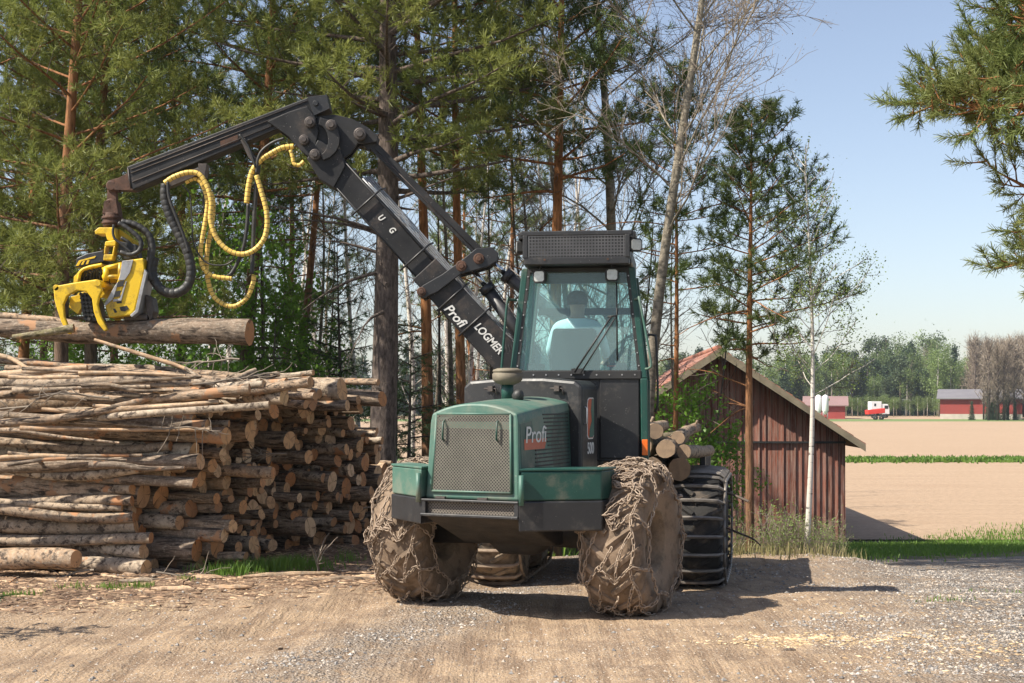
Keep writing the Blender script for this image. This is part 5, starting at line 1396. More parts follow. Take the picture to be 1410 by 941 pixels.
# roof and its guard
rf = MB(); rf.box((0, 0.66, 3.27), (1.04, 1.34, 0.17)); cbuild(rf, 'roof', M['black'], cab, 0.03)
gd = MB()
gd.prism([(-0.56, 0, 3.50), (0.56, 0, 3.50), (0.535, 0, 3.19), (-0.48, 0, 3.19)][::-1], (0, -0.16, 0), (0, -0.155, 0))
gd = MB()
gd.box((0, -0.13, 3.475), (1.06, 0.20, 0.045)); gd.box((0, -0.14, 3.215), (1.00, 0.17, 0.07))
gd.box((-0.485, -0.13, 3.35), (0.05, 0.20, 0.22)); gd.box((0.485, -0.13, 3.35), (0.05, 0.20, 0.22))
gd.prism([(-0.565, 0, 3.485), (-0.5, 0, 3.497), (-0.5, 0, 3.43), (-0.55, 0, 3.42)], (0, -0.22, 0), (0, 0.3, 0)); gd.prism([(0.565, 0, 3.485), (0.5, 0, 3.497), (0.5, 0, 3.43), (0.55, 0, 3.42)], (0, -0.22, 0), (0, 0.3, 0))
gd.box((0, -0.10, 3.35), (0.93, 0.02, 0.22))
guard = cbuild(gd, 'roof_guard', M['black'], cab, 0.008)
def perf_panel():
    t = perforated('square_perforated_panel', (0.10, 0.10, 0.105), 0.030, 0.30, True); return t
M['perf_sq'] = perf_panel()
pp = MB(); pp.add([(-0.46, -0.225, 3.25), (0.46, -0.225, 3.25), (0.46, -0.225, 3.455), (-0.46, -0.225, 3.455)], [(0, 1, 2, 3)])
ppo = pp.build('perforated_panel', M['perf_sq'], guard); ppo.matrix_local = CM
for nm_, c_ in (('bolt', (-0.30, -0.232, 3.225)), ('bolt', (0.30, -0.232, 3.225))):
    m = MB(); m.cyl((c_[0], c_[1], c_[2]), (c_[0], c_[1] + .02, c_[2]), 0.012, 8); cbuild(m, nm_, M['rust'], guard)
def lamp(x, y, z, rz, lit=M['lamp']):
    m = MB(); Rm = Matrix.Rotation(rz, 3, 'Z')
    def q(v): return tuple(Rm @ Vector(v) + Vector((x, y, z)))
    s = 0.062
    ringp = [(-s, s*.7), (-s*.7, s), (s*.7, s), (s, s*.7), (s, -s*.7), (s*.7, -s), (-s*.7, -s), (-s, -s*.7)]
    m.prism([q((a, -0.03, b)) for a, b in ringp], (0, 0, 0), tuple(Rm @ Vector((0, 0.06, 0))))
    m.prism([q((a * .8, -0.036, b * .8)) for a, b in ringp], (0, 0, 0), tuple(Rm @ Vector((0, 0.005, 0))), 1)
    m.cyl(q((0, 0.01, s)), q((0, 0.01, s + 0.04)), 0.01, 8)
    return m.xf(CM).build('work_lamp', [M['plastic'], lit], cab, 0.004)
lamp(-0.36, -0.06, 3.08, R(-12)); lamp(0.33, -0.06, 3.09, R(8)); lamp(0.555, -0.17, 3.36, R(25)); lamp(-0.55, -0.1, 3.36, R(-80))
wp = MB(); wp.tube([(-0.03, -0.05, 2.16), (0.33, -0.045, 2.70)], 0.010, 6); wp.tube([(0.03, -0.05, 2.15), (0.37, -0.045, 2.69)], 0.008, 6); wp.tube([(0.29, -0.045, 2.69), (0.38, -0.045, 2.70)], 0.009, 6); wp.tube([(0.375, -0.03, 3.02), (0.38, -0.03, 2.27)], 0.009, 6)
wp.box((0.0, -0.03, 2.17), (0.12, 0.05, 0.05)); cbuild(wp, 'wiper', M['plastic'], cab)
for sx in (-1, 1):
    pts = [(sx * 0.545, 0.02, 2.86), (sx * 0.585, -0.07, 2.86), (sx * 0.60, -0.09, 2.82), (sx * 0.70, -0.09, 2.28), (sx * 0.69, -0.07, 2.2), (sx * 0.635, 0.02, 2.19)]
    if sx < 0: pts = [(sx * 0.60, 0.02, 2.86), (sx * 0.66, -0.05, 2.86), (sx * 0.68, -0.07, 2.82), (sx * 0.735, -0.07, 2.15), (sx * 0.735, -0.07, 2.0), (sx * 0.66, 0.02, 1.98)]
    m = MB(); m.tube(catmull(pts, 4), 0.012, 8); cbuild(m, 'handrail', M['green_lit_dusty'] if sx > 0 else M['green'], cab)
mb_ = MB(); mb_.tube(catmull([(0.66, 0.15, 2.52), (0.72, 0.15, 2.52), (0.75, 0.12, 2.45), (0.765, 0.1, 1.9), (0.74, 0.12, 1.78)], 5), 0.011, 8); cbuild(mb_, 'mirror_bracket', M['plastic'], cab)
oi_ = MB(); oi_.box((0.645, -0.045, 1.44), (0.055, 0.03, 0.15)); cbuild(oi_, 'indicator', M['orange'], cab, 0.005)
# seat and controls inside
stt = MB(); stt.box((-0.06, 0.62, 2.0), (0.5, 0.5, 0.14)); 
stt.prism([(-0.29, 0.38, 2.02), (0.17, 0.38, 2.02), (0.20, 0.34, 2.3), (0.15, 0.30, 2.60), (-0.27, 0.30, 2.60), (-0.32, 0.34, 2.3)], (0, 0, 0), (0, 0.09, 0)); cbuild(stt, 'driver_seat', M['seat'], cab, 0.03)
con = MB(); con.box((0.36, 0.72, 2.2), (0.16, 0.45, 0.12)); con.tube([(0.36, 0.9, 2.25), (0.33, 0.92, 2.42)], 0.015, 8); con.box((-0.48, 0.72, 2.2), (0.14, 0.45, 0.12)); con.box((0.30, 0.45, 2.23), (0.09, 0.02, 0.015), mi=1); cbuild2 = con.xf(CM).build('control_console', [M['plastic'], M['redplastic']], cab)

# wheels -------------------------------------------------------------
TP = [(-0.24, .28), (-0.285, .36), (-0.305, .46), (-0.30, .56), (-0.265, .612), (-0.14, .630), (0, .634), (0.14, .630), (0.265, .612), (0.30, .56), (0.305, .46), (0.285, .36), (0.24, .28)]
def prof_r(x):
    xs_ = [-0.305, -0.29, -0.24, -0.12, 0, 0.12, 0.24, 0.29, 0.305]; rs = [.46, .55, .60, .622, .626, .622, .60, .55, .46]
    return float(np.interp(x, xs_, rs))
def wpt(x, th, off=0.0, r=None):
    r = prof_r(x) + off if r is None else r
    return np.array([x, r * math.sin(th), r * math.cos(th)])
def around(s, off):
    """s in -1..1 runs from one sidewall over the tread to the other: returns x, r"""
    S = [(-1.0, -0.318, 0.44), (-0.82, -0.312, 0.56), (-0.68, -0.272, 0.614), (-0.33, -0.13, 0.634), (0, 0, 0.638), (0.33, 0.13, 0.634), (0.68, 0.272, 0.614), (0.82, 0.312, 0.56), (1.0, 0.318, 0.44)]
    x = np.interp(s, [p[0] for p in S], [p[1] for p in S]); r = np.interp(s, [p[0] for p in S], [p[2] for p in S])
    nx = np.interp(s, [-1, -.82, -.66, 0, .66, .82, 1], [-1, -.9, -.55, 0, .55, .9, 1]); return x + nx * off, r + off * (1 - abs(nx) * 0.8)
def make_wheel(tyre_m, lugs=20, seed=1, scale=1.0):
    r = np.random.default_rng(seed)
    rm = MB()
    rm.lathe([(-0.25, .30), (-0.24, .27), (-0.12, .26), (-0.06, .20), (-0.05, .10), (-0.12, .10), (-0.14, .05), (-0.14, 0.0)], (0, 0, 0), 'X', 40)
    rm.lathe([(0.25, .30), (0.24, .27), (0.10, .255), (0.03, .22), (0.02, .13), (0.10, .12), (0.13, .06), (0.13, 0.0)], (0, 0, 0), 'X', 40)
    for k in range(8):
        a = k * math.pi / 4; rm.cyl((0.0, .16 * math.sin(a), .16 * math.cos(a)), (0.05, .16 * math.sin(a), .16 * math.cos(a)), 0.014, 6)
    wheel = rm.build('wheel', M['rim'], mach)
    t = MB(); t.lathe(TP, (0, 0, 0), 'X', 72)
    for v in t.v:
        nn = r.normal(0, 0.004, (len(v), 1)); v *= 1 + nn
    for k in range(lugs):
        for sx in (-1, 1):
            th0 = (k + (0.5 if sx > 0 else 0)) * 2 * math.pi / lugs
            pts = []; 
            for i in range(8):
                s = sx * (0.02 + 0.86 * i / 7); x, rr = around(s, -0.004); th = th0 + 0.36 * (i / 7)
                pts.append((x, rr * math.sin(th), rr * math.cos(th)))
            t.tube(pts, [0.034, 0.036, 0.036, 0.035, 0.034, 0.032, 0.03, 0.022], 6, True, 0, False)
    t.build('tyre', tyre_m, wheel)
    return wheel

LN = 12
def link_verts(L=0.070, W=0.040, r=0.0064, nc=5):
    hl = L / 2 - W / 2; path = []
    for k in range(LN):
        a = k * 2 * math.pi / LN; cx = math.cos(a); path.append(((hl if cx >= 0 else -hl) + cx * (W / 2 - r), math.sin(a) * (W / 2 - r)))
    V = []
    for k in range(LN):
        p0, p1 = np.array(path[k - 1]), np.array(path[(k + 1) % LN]); d = p1 - p0; d = d / np.linalg.norm(d); nrm = np.array([d[1], -d[0]])
        for c in range(nc):
            b = c * 2 * math.pi / nc; V.append((path[k][0] + nrm[0] * math.cos(b) * r, path[k][1] + nrm[1] * math.cos(b) * r, math.sin(b) * r))
    F = [(k * nc + c, k * nc + (c + 1) % nc, ((k + 1) % LN) * nc + (c + 1) % nc, ((k + 1) % LN) * nc + c) for k in range(LN) for c in range(nc)]
    return np.array(V), F
LV, LF = link_verts()
def chain_links(m, pts, normals, step=0.046, k0=0, r=None, jit=0.25):
    """real links threaded along a polyline, every other one turned on its side"""
    p = np.array(pts); d = np.r_[0, np.cumsum(np.linalg.norm(np.diff(p, axis=0), axis=1))]; n = max(1, int(d[-1] / step))
    for i in range(n):
        s = (i + 0.5) * d[-1] / n; c = np.array([np.interp(s, d, p[:, a]) for a in range(3)]); c2 = np.array([np.interp(min(s + .01, d[-1]), d, p[:, a]) for a in range(3)]); c1 = np.array([np.interp(max(s - .01, 0), d, p[:, a]) for a in range(3)])
        t = unit(c2 - c1); nn = np.array([np.interp(s, d, np.array(normals)[:, a]) for a in range(3)]); nn = unit(nn - t * nn.dot(t)); b = np.cross(nn, t)
        ang = (0.45 if (i + k0) % 2 else -1.05) + r.normal(0, jit)
        y = b * math.cos(ang) + nn * math.sin(ang); z = np.cross(t, y)
        m.add(LV @ np.array([t, y, z]) + c, LF, 0, True)
def add_net(wheel, seed, cells=9, messy=0.0):
    r = np.random.default_rng(seed); m = MB()
    def line(ss, ths, off):
        P_, N_ = [], []
        for s, th in zip(ss, ths):
            x, rr = around(s, off); P_.append((x, rr * math.sin(th), rr * math.cos(th)))
            nx = np.interp(s, [-1, -.8, 0, .8, 1], [-1, -.7, 0, .7, 1]); N_.append(unit((nx, (1 - abs(nx) * .7) * math.sin(th), (1 - abs(nx) * .7) * math.cos(th))))
        return P_, N_
    off = 0.050
    for k in range(cells):
        th0 = 2 * math.pi * k / cells; w = 2 * math.pi / cells
        j = r.normal(0, 0.03, 9)
        # a cross strand that zigzags over the tread
        ss = np.linspace(-1, 1, 25); zig = np.interp(ss, [-1, -.55, -.18, .18, .55, 1], [0, .0, .42, .05, .45, .1]) * w
        p, q = line(ss, th0 + zig + np.interp(ss, np.linspace(-1, 1, 9), j), off + r.uniform(0, .006)); chain_links(m, p, q, 0.052, 0, r)
        # short strands that tie neighbours together into diamonds
        for a, b, c, d in ((-0.62, -0.20, .02, 1.0 + .40), (-0.18, 0.18, .42, 1.05), (0.2, 0.58, .1, 1.42)):
            n_ = 9; ss = np.linspace(a, b, n_); sag = np.sin(np.linspace(0, math.pi, n_)) * r.normal(0, .04)
            p, q = line(ss + sag, th0 + w * np.linspace(c, d, n_) * 0.72, off); chain_links(m, p, q, 0.052, 0, r)
    for s0 in (-1.0, 1.0, -0.60, 0.60):
        n_ = 90; th = np.linspace(0, 2 * math.pi, n_); p, q = line(s0 + (0.05 * np.sin(th * cells + seed)), th, off); chain_links(m, p, q, 0.053, 0, r)
    if messy:
        for k in range(int(messy)):   # slack heaps of chain lying on top of the tread
            th = r.uniform(-1.15, 0.5) if k % 2 else r.uniform(-0.7, 0.35); s = r.uniform(-0.8, 0.9); S_, T_ = [s], [th]
            for i in range(9): S_.append(float(np.clip(S_[-1] + r.normal(0, .16), -1, 1))); T_.append(T_[-1] + r.normal(0, .055))
            p, q = line(np.array(S_), np.array(T_), off + r.uniform(0.0, 0.035)); chain_links(m, p, q, 0.054, 0, r, .6)
    return m.build('tyre_chain', M['chain'], wheel)
w1 = make_wheel(M['tyre_mud'], 18, 1); w1.location = (1.08, 0, .665); w1.scale = (0.86, 1, 1); add_net(w1, 3, 9, 26); w1['label'] = 'muddy front wheel with a heap of slack chain on top'
w2 = make_wheel(M['tyre_mud'], 18, 2); w2.location = (-0.98, 0, .665); w2.scale = (0.86, 1, 1); w2.rotation_euler = (0.4, 0, 0); add_net(w2, 5, 10, 10)

# rear frame, bogies with band tracks, log bunk ----------------------
RA = R(-11); RC = (1.0, 16.03)
RMx = frame_in_machine(RC[0], RC[1], -0.30, RA)
def rbuild(mb, name, mat, parent, bev=0): return mb.xf(RMx).build(name, mat, parent, bev)
rfm = MB(); rfm.box((0, 0.6, 0.95), (0.5, 4.6, 0.24)); rfm.box((0, 0.7, 0.68), (1.7, 0.35, 0.3)); rfm.cyl((0, -2.0, 0.75), (0, -2.0, 1.25), 0.16, 16); rfm.box((0, -2.3, 0.98), (0.4, 0.7, 0.3))
rfo = rbuild(rfm, 'rear_frame', M['belly'], mach, 0.02)
for sx in (-1, 1):
    bg2 = MB(); bg2.prism([(sx * .80, -0.1, .62), (sx * .80, 1.5, .62), (sx * .80, 1.0, .95), (sx * .80, 0.4, .95)], (0, 0, 0), (sx * 0.06, 0, 0)); rbuild(bg2, 'bogie_beam', M['belly'], rfo)
tm = [M['tyre_mid'], M['tyre_dark']]
for i, (sx, yy) in enumerate(((-1, 0), (1, 0), (-1, 1.42), (1, 1.42))):
    if i < 2: w_ = make_wheel(tm[i], 16, 4 + i); base_w = (base_w + [w_]) if i else [w_]
    else: w_ = copy_tree(base_w[i % 2], mach)
    w_.matrix_local = RMx @ Matrix.Translation((sx * 1.17, yy, 0.665))
    w_['label'] = 'rear bogie wheel inside a steel band track'
for sx in (-1, 1):
    tk = MB(); yc0, yc1 = 0.0, 1.42; rr = 0.645; per = 2 * (yc1 - yc0) + 2 * math.pi * rr; nb = 34
    def stad(s, r_):
        """distance along the loop -> y, z"""
        L1 = yc1 - yc0; k = s % per
        if k < L1: return (yc0 + k, 0.665 + r_)
        k -= L1
        if k < math.pi * rr: a = k / rr; return (yc1 + r_ * math.sin(a), 0.665 + r_ * math.cos(a))
        k -= math.pi * rr
        if k < L1: return (yc1 - k, 0.665 - r_)
        k -= L1; a = k / rr; return (yc0 - r_ * math.sin(a), 0.665 - r_ * math.cos(a))
    for b in range(nb):
        s = b * per / nb; pts = []
        for u, dr in ((-1.0, -0.10), (-0.96, -0.03), (-0.8, 0.005), (-0.4, 0.02), (0, 0.022), (0.4, 0.02), (0.8, 0.005), (0.96, -0.03), (1.0, -0.10)):
            y, z = stad(s, rr + dr + 0.012); pts.append((sx * 1.17 + u * 0.335, y, z))
        tk.tube(pts, [0.012, 0.018, 0.022, 0.022, 0.022, 0.022, 0.022, 0.018, 0.012], 6, True, 0, False)
        for u in (-1, 1):
            q = [stad(s + per / nb * t_, rr - 0.05) for t_ in (0, .5, 1)]
            tk.tube([(sx * 1.17 + u * 0.345, y, z) for y, z in q], 0.017, 6)
    rbuild(tk, 'band_track', M['track'] if sx > 0 else M['track_mud'], rfo)
bk = MB()
for yy in (0.05, 1.6, 3.0):
    bk.box((0, yy, 1.20), (2.3, 0.12, 0.12))
    for sx in (-1, 1): bk.box((sx * 1.16, yy, 1.36), (0.07, 0.10, 0.3)) if yy > 1 else None
rbuild(bk, 'log_bunk', M['black'], mach, 0.01)
# ------------------------------------------------------------------ crane and harvester head
YC = 15.5; S = FPX / YC     # pixels per metre in the crane's plane
def W(px, py, dy=0.0): return np.array(P(px, py, YC)) + np.array([0, dy, 0])
def wb(mb, name, mat, parent, bev=0): return mb.xf(MI).build(name, mat, parent, bev)
def slab(mb, poly, d0, d1, mi=0):
    pts = [W(x, y) for x, y in poly]; mb.prism(pts, (0, d0, 0), (0, d1, 0), mi); return mb
def pin(mb, x, y, rpx, d0, d1, mi=0):
    c = W(x, y); mb.lathe([(d0, 0.0), (d0, rpx / S * 0.85), (d0 + .006, rpx / S * .95), (d0 + .007, rpx / S), (d1 - .007, rpx / S), (d1, rpx / S * 0.9), (d1, 0.0)], c, 'Y', 18, mi, False); return mb
def beam(mb, p, q, w0, w1, d, mi=0):
    """box beam between photograph points p and q, widths in pixels, depth d in metres"""
    a, b = np.array(p, float), np.array(q, float); t = (b - a) / np.linalg.norm(b - a); n = np.array([t[1], -t[0]])
    poly = [a - n * w0 / 2, a + n * w0 / 2, b + n * w1 / 2, b - n * w1 / 2]; return slab(mb, poly, -d / 2, d / 2, mi)
# pillar
pl = MB(); slab(pl, [(772, 440), (822, 440), (830, 640), (765, 640)], -0.14, 0.16); pl.cyl(W(797, 600), W(797, 700), 0.26, 24); pil = wb(pl, 'crane_pillar', M['black'], mach, 0.02)
# main boom: a box with a wider outer sleeve at its foot
bm = MB(); beam(bm, (447, 217), (690, 485), 36, 37, 0.24); beam(bm, (585, 372), (790, 596), 43, 46, 0.29)
slab(bm, [(425, 222), (440, 196), (472, 210), (478, 232), (462, 262), (442, 250)], -0.15, 0.15)
boom = wb(bm, 'main_boom', M['boom'], mach, 0.012)
ed = MB()   # weld flanges along the lower and upper edges
for o_, d_ in ((-16, 0.125), (16, 0.125)):
    ed.tube([W(460 + o_ * .74, 231 - o_ * .67, -d_ - .004), W(590 + o_ * .74, 377 - o_ * .67, -d_ - .004)], 0.010, 4)
for x_, y_ in ((506, 282), (572, 357), (622, 412), (652, 446)):
    ed.tube([W(x_ - 20, y_ + 18, -0.155), W(x_ + 20, y_ - 18, -0.155), W(x_ + 24, y_ - 22, 0)], 0.013, 6)
wb(ed, 'boom_clamps', M['black'], boom)
tb = MB()
for k in range(5):
    o_ = 19.5 + k * 2.6; dy = -0.08 + 0.04 * k
    pts = [W(486 + o_ * .74, 261 - o_ * .67, dy), W(560 + o_ * .74 , 343 - o_ * .67, dy), W(640 + o_ * .74, 433 - o_ * .67 + 3, dy), W(676 + o_ * .74, 474 - o_ * .67, dy), W(700 + o_, 505 - o_, dy)]
    tb.tube(catmull(pts, 5), 0.0105, 6)
wb(tb, 'boom_pipes', M['greyplate'], boom)
# lettering on the boom
bd = Vector((0.674, 0, -0.740)); bn = Vector((0.740, 0, 0.674))
def on_boom(px, py, dy): return MI @ axes(Vector(W(px, py, dy)), bd, bn)
text('LOGMER', 'lettering', on_boom(673, 467, -0.152), 0.125, M['white'], boom, 0.2, 0.86, 0.003)
text('Profi', 'lettering', on_boom(627, 436, -0.152), 0.15, M['white'], boom, 0.25, 1.0, 0.003)
text('U', 'lettering', on_boom(526, 302, -0.125), 0.10, M['white'], boom, 0.2, 0.8, 0.003)
text('G', 'lettering', on_boom(541, 319, -0.125), 0.10, M['white'], boom, 0.2, 0.8, 0.003)
# outer boom
ob = MB(); slab(ob, [(178, 232), (426, 137), (440, 166), (383, 181), (186, 264), (180, 250)], -0.11, 0.11)
outer = wb(ob, 'outer_boom', M['boom'], mach, 0.012)
sm = MB(); 
for a_, b_ in (((184, 241), (424, 149)), ((186, 253), (378, 176)), ((184, 236), (425, 142))):
    sm.tube([W(*a_, -0.115), W(*b_, -0.115)], 0.006, 4)
sm.tube([W(180, 234, -.112), W(184, 262, -.112)], 0.009, 4); wb(sm, 'weld_seams', M['oldsteel'], outer)
cp_ = MB(); slab(cp_, [(426, 137), (452, 134), (456, 153), (434, 163)], -0.13, 0.13); pin(cp_, 437, 146, 4, -0.15, -0.12); wb(cp_, 'end_cap', M['black'], outer, 0.012)
rp = MB(); slab(rp, [(306, 197), (330, 188), (331, 197), (307, 206)], -0.1135, -0.112); wb(rp, 'rust_patch', M['rust'], outer)
kn = MB(); slab(kn, [(371, 171), (400, 158), (426, 150), (437, 166), (441, 185), (437, 205), (431, 222), (418, 212), (400, 192)], -0.15, -0.12); slab(kn, [(371, 171), (400, 158), (426, 150), (437, 166), (441, 185), (437, 205), (431, 222), (418, 212), (400, 192)], 0.12, 0.15)
slab(kn, [(385, 176), (430, 160), (436, 205), (425, 210)], -0.118, 0.118); wb(kn, 'knuckle_plate', M['boom'], outer, 0.008)
tp_ = MB(); slab(tp_, [(161, 249), (180, 239), (187, 264), (160, 263)], -0.075, 0.075); pin(tp_, 155, 257, 7, -0.07, 0.07); slab(tp_, [(150, 250), (164, 246), (165, 265), (151, 265)], -0.05, 0.05); wb(tp_, 'boom_tip', M['rust'], outer, 0.006)
# elbow link plates
lk = MB()
arc = [(438, 163), (461, 160), (486, 166), (508, 178), (522, 190), (520, 198), (505, 200), (494, 200), (484, 214), (470, 224), (452, 226), (436, 222), (434, 200)]
slab(lk, arc, -0.10, -0.06); slab(lk, arc, 0.06, 0.10); slab(lk, [(446, 180), (478, 178), (474, 214), (450, 218)], -0.055, 0.055)
link = wb(lk, 'elbow_link', M['boom'], mach, 0.008)
l2 = MB(); cres = []
for i in range(9):
    a = -1.45 + 2.75 * i / 8; cres.append((440 + 31 * math.cos(a), 196 + 30 * math.sin(a)))
for i in range(9):
    a = 1.3 - 2.75 * i / 8; cres.append((438 + 15 * math.cos(a) + 2, 197 + 21 * math.sin(a)))
slab(l2, cres, -0.185, -0.155); wb(l2, 'crescent_link', M['boom'], link, 0.006)
for x_, y_, r_ in ((430, 173, 7.5), (422, 197, 7), (459, 177, 7.5), (498, 189, 8.5), (437, 217, 7.5)):
    pn = MB(); pin(pn, x_, y_, r_, -0.20, 0.17); pin(pn, x_, y_, r_ * .6, -0.225, -0.19); wb(pn, 'pin', M['oldsteel'], link)
# long parallel rod
pr_ = MB(); beam(pr_, (500, 186), (514, 204), 16, 16, 0.09); beam(pr_, (512, 199), (668, 356), 13, 14, 0.075); pin(pr_, 660, 359, 8, -0.11, 0.11)
rod = wb(pr_, 'linkage_rod', M['boom'], mach, 0.008)
rl = MB(); rl.tube([W(518, 208, -.042), W(660, 351, -.042)], 0.005, 4); wb(rl, 'worn_edge', M['oldsteel'], rod)
# lower linkage plate
pt = MB(); pol = [(575, 404), (584, 395), (610, 380), (635, 362), (656, 345), (678, 343), (687, 352), (685, 362), (672, 370), (635, 380), (604, 404), (584, 413)]
slab(pt, pol, -0.20, -0.165); slab(pt, pol, 0.165, 0.20); slab(pt, [(640, 356), (680, 346), (684, 360), (650, 374)], -0.16, 0.16)
lpl = wb(pt, 'linkage_plate', M['black'], mach, 0.008)
for x_, y_, r_ in ((582, 404, 6.5), (636, 369, 7.5), (660, 359, 7.5)):
    pb = MB(); pin(pb, x_, y_, r_, -0.22, 0.22); pin(pb, x_, y_, r_ * .5, -0.24, -0.21); wb(pb, 'pin', M['rust'], lpl)
# cylinders
def cylinder(p, q, e, rod_r, bar_r, dy, label):
    m = MB(); m.cyl(W(*q, dy), W(*e, dy), bar_r, 20); m.cyl(W(*q, dy), W(q[0] + (e[0] - q[0]) * .07, q[1] + (e[1] - q[1]) * .07, dy), bar_r * 1.22, 20)
    c = wb(m, 'boom_cylinder', M['black'], mach); c['label'] = label
    r_ = MB(); r_.cyl(W(*p, dy), W(*q, dy), rod_r, 16); wb(r_, 'piston_rod', M['chrome'], c)
    hs = MB(); hs.tube([W(q[0] + 8, q[1] - 6, dy - .05), W(e[0] + 6, e[1] - 8, dy - .05)], 0.008, 6); wb(hs, 'cylinder_pipe', M['oldsteel'], c)
cylinder((676, 360), (695, 377), (800, 463), 0.030, 0.072, 0.0, 'upper boom cylinder')
cylinder((652, 374), (668, 394), (752, 512), 0.030, 0.072, -0.02, 'lower boom cylinder')
hz_ = MB()
for k in range(4):
    hz_.tube(catmull([W(690 + k * 4, 462 + k * 2, -.10), W(697 + k * 4, 478, -.14), W(704 + k * 4, 496, -.12), W(712 + k * 3, 520, -.1)], 5), 0.010, 6)
wb(hz_, 'foot_hoses', M['rubber'], boom)

# hoses ------------------------------------------------------------------
M['yseam'] = pmat('hose_wrap_seam', (0.22, 0.14, 0.03), (0.12, 0.08, 0.03), 9, 0.6)
def hose(name, pts, r, kind, dys=0.0, parent=mach, ends=True):
    """pts: photograph points, optionally with their own depth offset"""
    w = [W(p[0], p[1], (p[2] if len(p) > 2 else 0) + dys) for p in pts]; c = catmull(w, 10); r = r * (0.86 if kind == 'yellow' else 1.0)
    L = np.r_[0, np.cumsum(np.linalg.norm(np.diff(c, axis=0), axis=1))]
    m = MB()
    if kind == 'plain':
        m.tube(c, r, 8); return wb(m, name, M['rubber'], parent)
    step = 0.011 if kind == 'corr' else 0.0085; n = int(L[-1] / step); s = np.linspace(0, L[-1], n)
    q = np.stack([np.interp(s, L, c[:, a]) for a in range(3)], 1)
    if kind == 'yellow':
        rr = r * (1 - 0.03 * (np.arange(n) % 6 == 5)); m.tube(q, rr, 10, True, 0, True, mi_fn=lambda i: 1 if i % 6 == 5 else 0)
        return wb(m, name, [M['yhose'], M['yseam']], parent)
    rr = r * (1 + 0.07 * (np.arange(n) % 6 < 4)); m.tube(q, rr, 12, True, 0, True); return wb(m, name, M['rubber'], parent)
c2 = lambda L_: [(60 + .404 * p[0], 120 + .404 * p[1]) + tuple(p[2:]) for p in L_]
hose('yellow_hose', c2([(425, 335), (455, 315), (500, 300), (540, 305), (568, 345), (582, 400), (580, 460), (600, 520), (640, 562), (690, 575), (735, 555), (765, 510), (770, 440), (750, 360), (735, 310)]), 0.034, 'yellow', -.16)
hose('yellow_hose', c2([(858, 208), (820, 212), (780, 232), (745, 255), (718, 290), (705, 340), (698, 400)]), 0.036, 'yellow', -.10)
hose('yellow_hose', c2([(488, 328), (520, 315), (548, 340), (562, 400), (552, 480), (540, 550), (545, 610), (580, 645), (645, 655)]), 0.030, 'yellow', -.06)
hose('yellow_hose', c2([(545, 330), (575, 380), (572, 470), (556, 560), (556, 640), (580, 715), (640, 748), (690, 720), (712, 670), (716, 640)]), 0.032, 'yellow', .02)
hose('yellow_hose', c2([(895, 262), (880, 275), (862, 270), (856, 245), (850, 225)]), 0.026, 'yellow', -.17)
hose('yellow_hose', [(440, 199), (452, 206), (463, 215), (475, 228), (488, 243), (497, 252)], 0.024, 'yellow', -.06)
hose('black_hose', c2([(700, 400), (695, 480), (680, 560), (640, 640), (600, 655)]), 0.022, 'plain', -.04)
hose('black_hose', c2([(738, 270), (728, 360), (722, 460), (718, 560), (714, 640)]), 0.024, 'plain', -.08)
hose('black_hose', c2([(826, 182), (790, 195), (755, 220), (738, 250), (732, 300)]), 0.018, 'plain', -.12)
hose('black_hose', c2([(480, 340), (505, 370), (512, 450), (520, 540), (560, 600), (620, 610), (660, 590)]), 0.009, 'plain', -.1)
hose('black_hose', c2([(730, 280), (705, 210), (675, 170)]), 0.014, 'plain', -.13)
hose('black_hose', c2([(548, 300), (545, 380), (550, 470)]), 0.012, 'plain', 0)
hose('corrugated_hose', [(231, 256), (230, 272), (236, 296), (248, 322), (260, 346), (266, 372), (262, 393), (248, 404), (230, 403), (217, 390), (213, 374), (216, 356)], 0.052, 'corr', -.10)
hose('black_hose', [(236, 254), (238, 275), (247, 300), (257, 325), (265, 350)], 0.018, 'plain', -.17)
brk = MB(); slab(brk, [(228, 252), (234, 246), (280, 232), (284, 240), (240, 258), (230, 262)], -.10, .02); slab(brk, [(276, 228), (288, 228), (285, 246), (278, 246)], -.12, .04); wb(brk, 'hose_bracket', M['oldsteel'], outer, 0.004); brk = MB(); slab(brk, [(334, 196), (340, 193), (352, 216), (360, 224), (352, 228), (344, 218)], -.12, -.08); wb(brk, 'hose_bracket', M['oldsteel'], outer, 0.004)

# harvester head -----------------------------------------------------
def h4(L_): return [(70 + .2337 * x, 280 + .2337 * y) for x, y in L_]
hdm = MB(); slab(hdm, [(149, 262), (161, 262), (162, 284), (148, 284)], -.04, .04); pin(hdm, 155, 283, 8, -.09, .09)
slab(hdm, [(147, 278), (163, 278), (166, 296), (144, 296)], -.09, .09); hdm.cyl(W(155, 294), W(155, 312), 0.105, 24); hdm.cyl(W(155, 299), W(155, 302), 0.12, 24); hdm.cyl(W(155, 306), W(155, 309), 0.12, 24)
head = wb(hdm, 'harvester_head', M['rust'], mach, 0.004)
def hp(name, mat, polys, bev=0.01, extra=None):
    m = MB()
    for poly, d0, d1 in polys: slab(m, h4(poly), d0, d1)
    if extra: extra(m)
    return wb(m, name, mat, head, bev)
hp('hanger_bracket', M['yellow'], [([(275, 170), (300, 150), (395, 150), (405, 215), (370, 232), (350, 225), (340, 190), (280, 190)], -.12, .12), ([(400, 150), (520, 240), (510, 265), (400, 220)], .0, .12)])
def slots(m):
    pass
hp('link_arm', M['yellow'], [([(345, 235), (412, 225), (405, 262), (340, 262)], -.16, -.04), ([(340, 262), (352, 262), (346, 310), (336, 310)], -.16, -.04), ([(393, 262), (405, 262), (396, 310), (384, 310)], -.16, -.04), ([(336, 310), (396, 310), (385, 345), (332, 345)], -.16, -.04)])
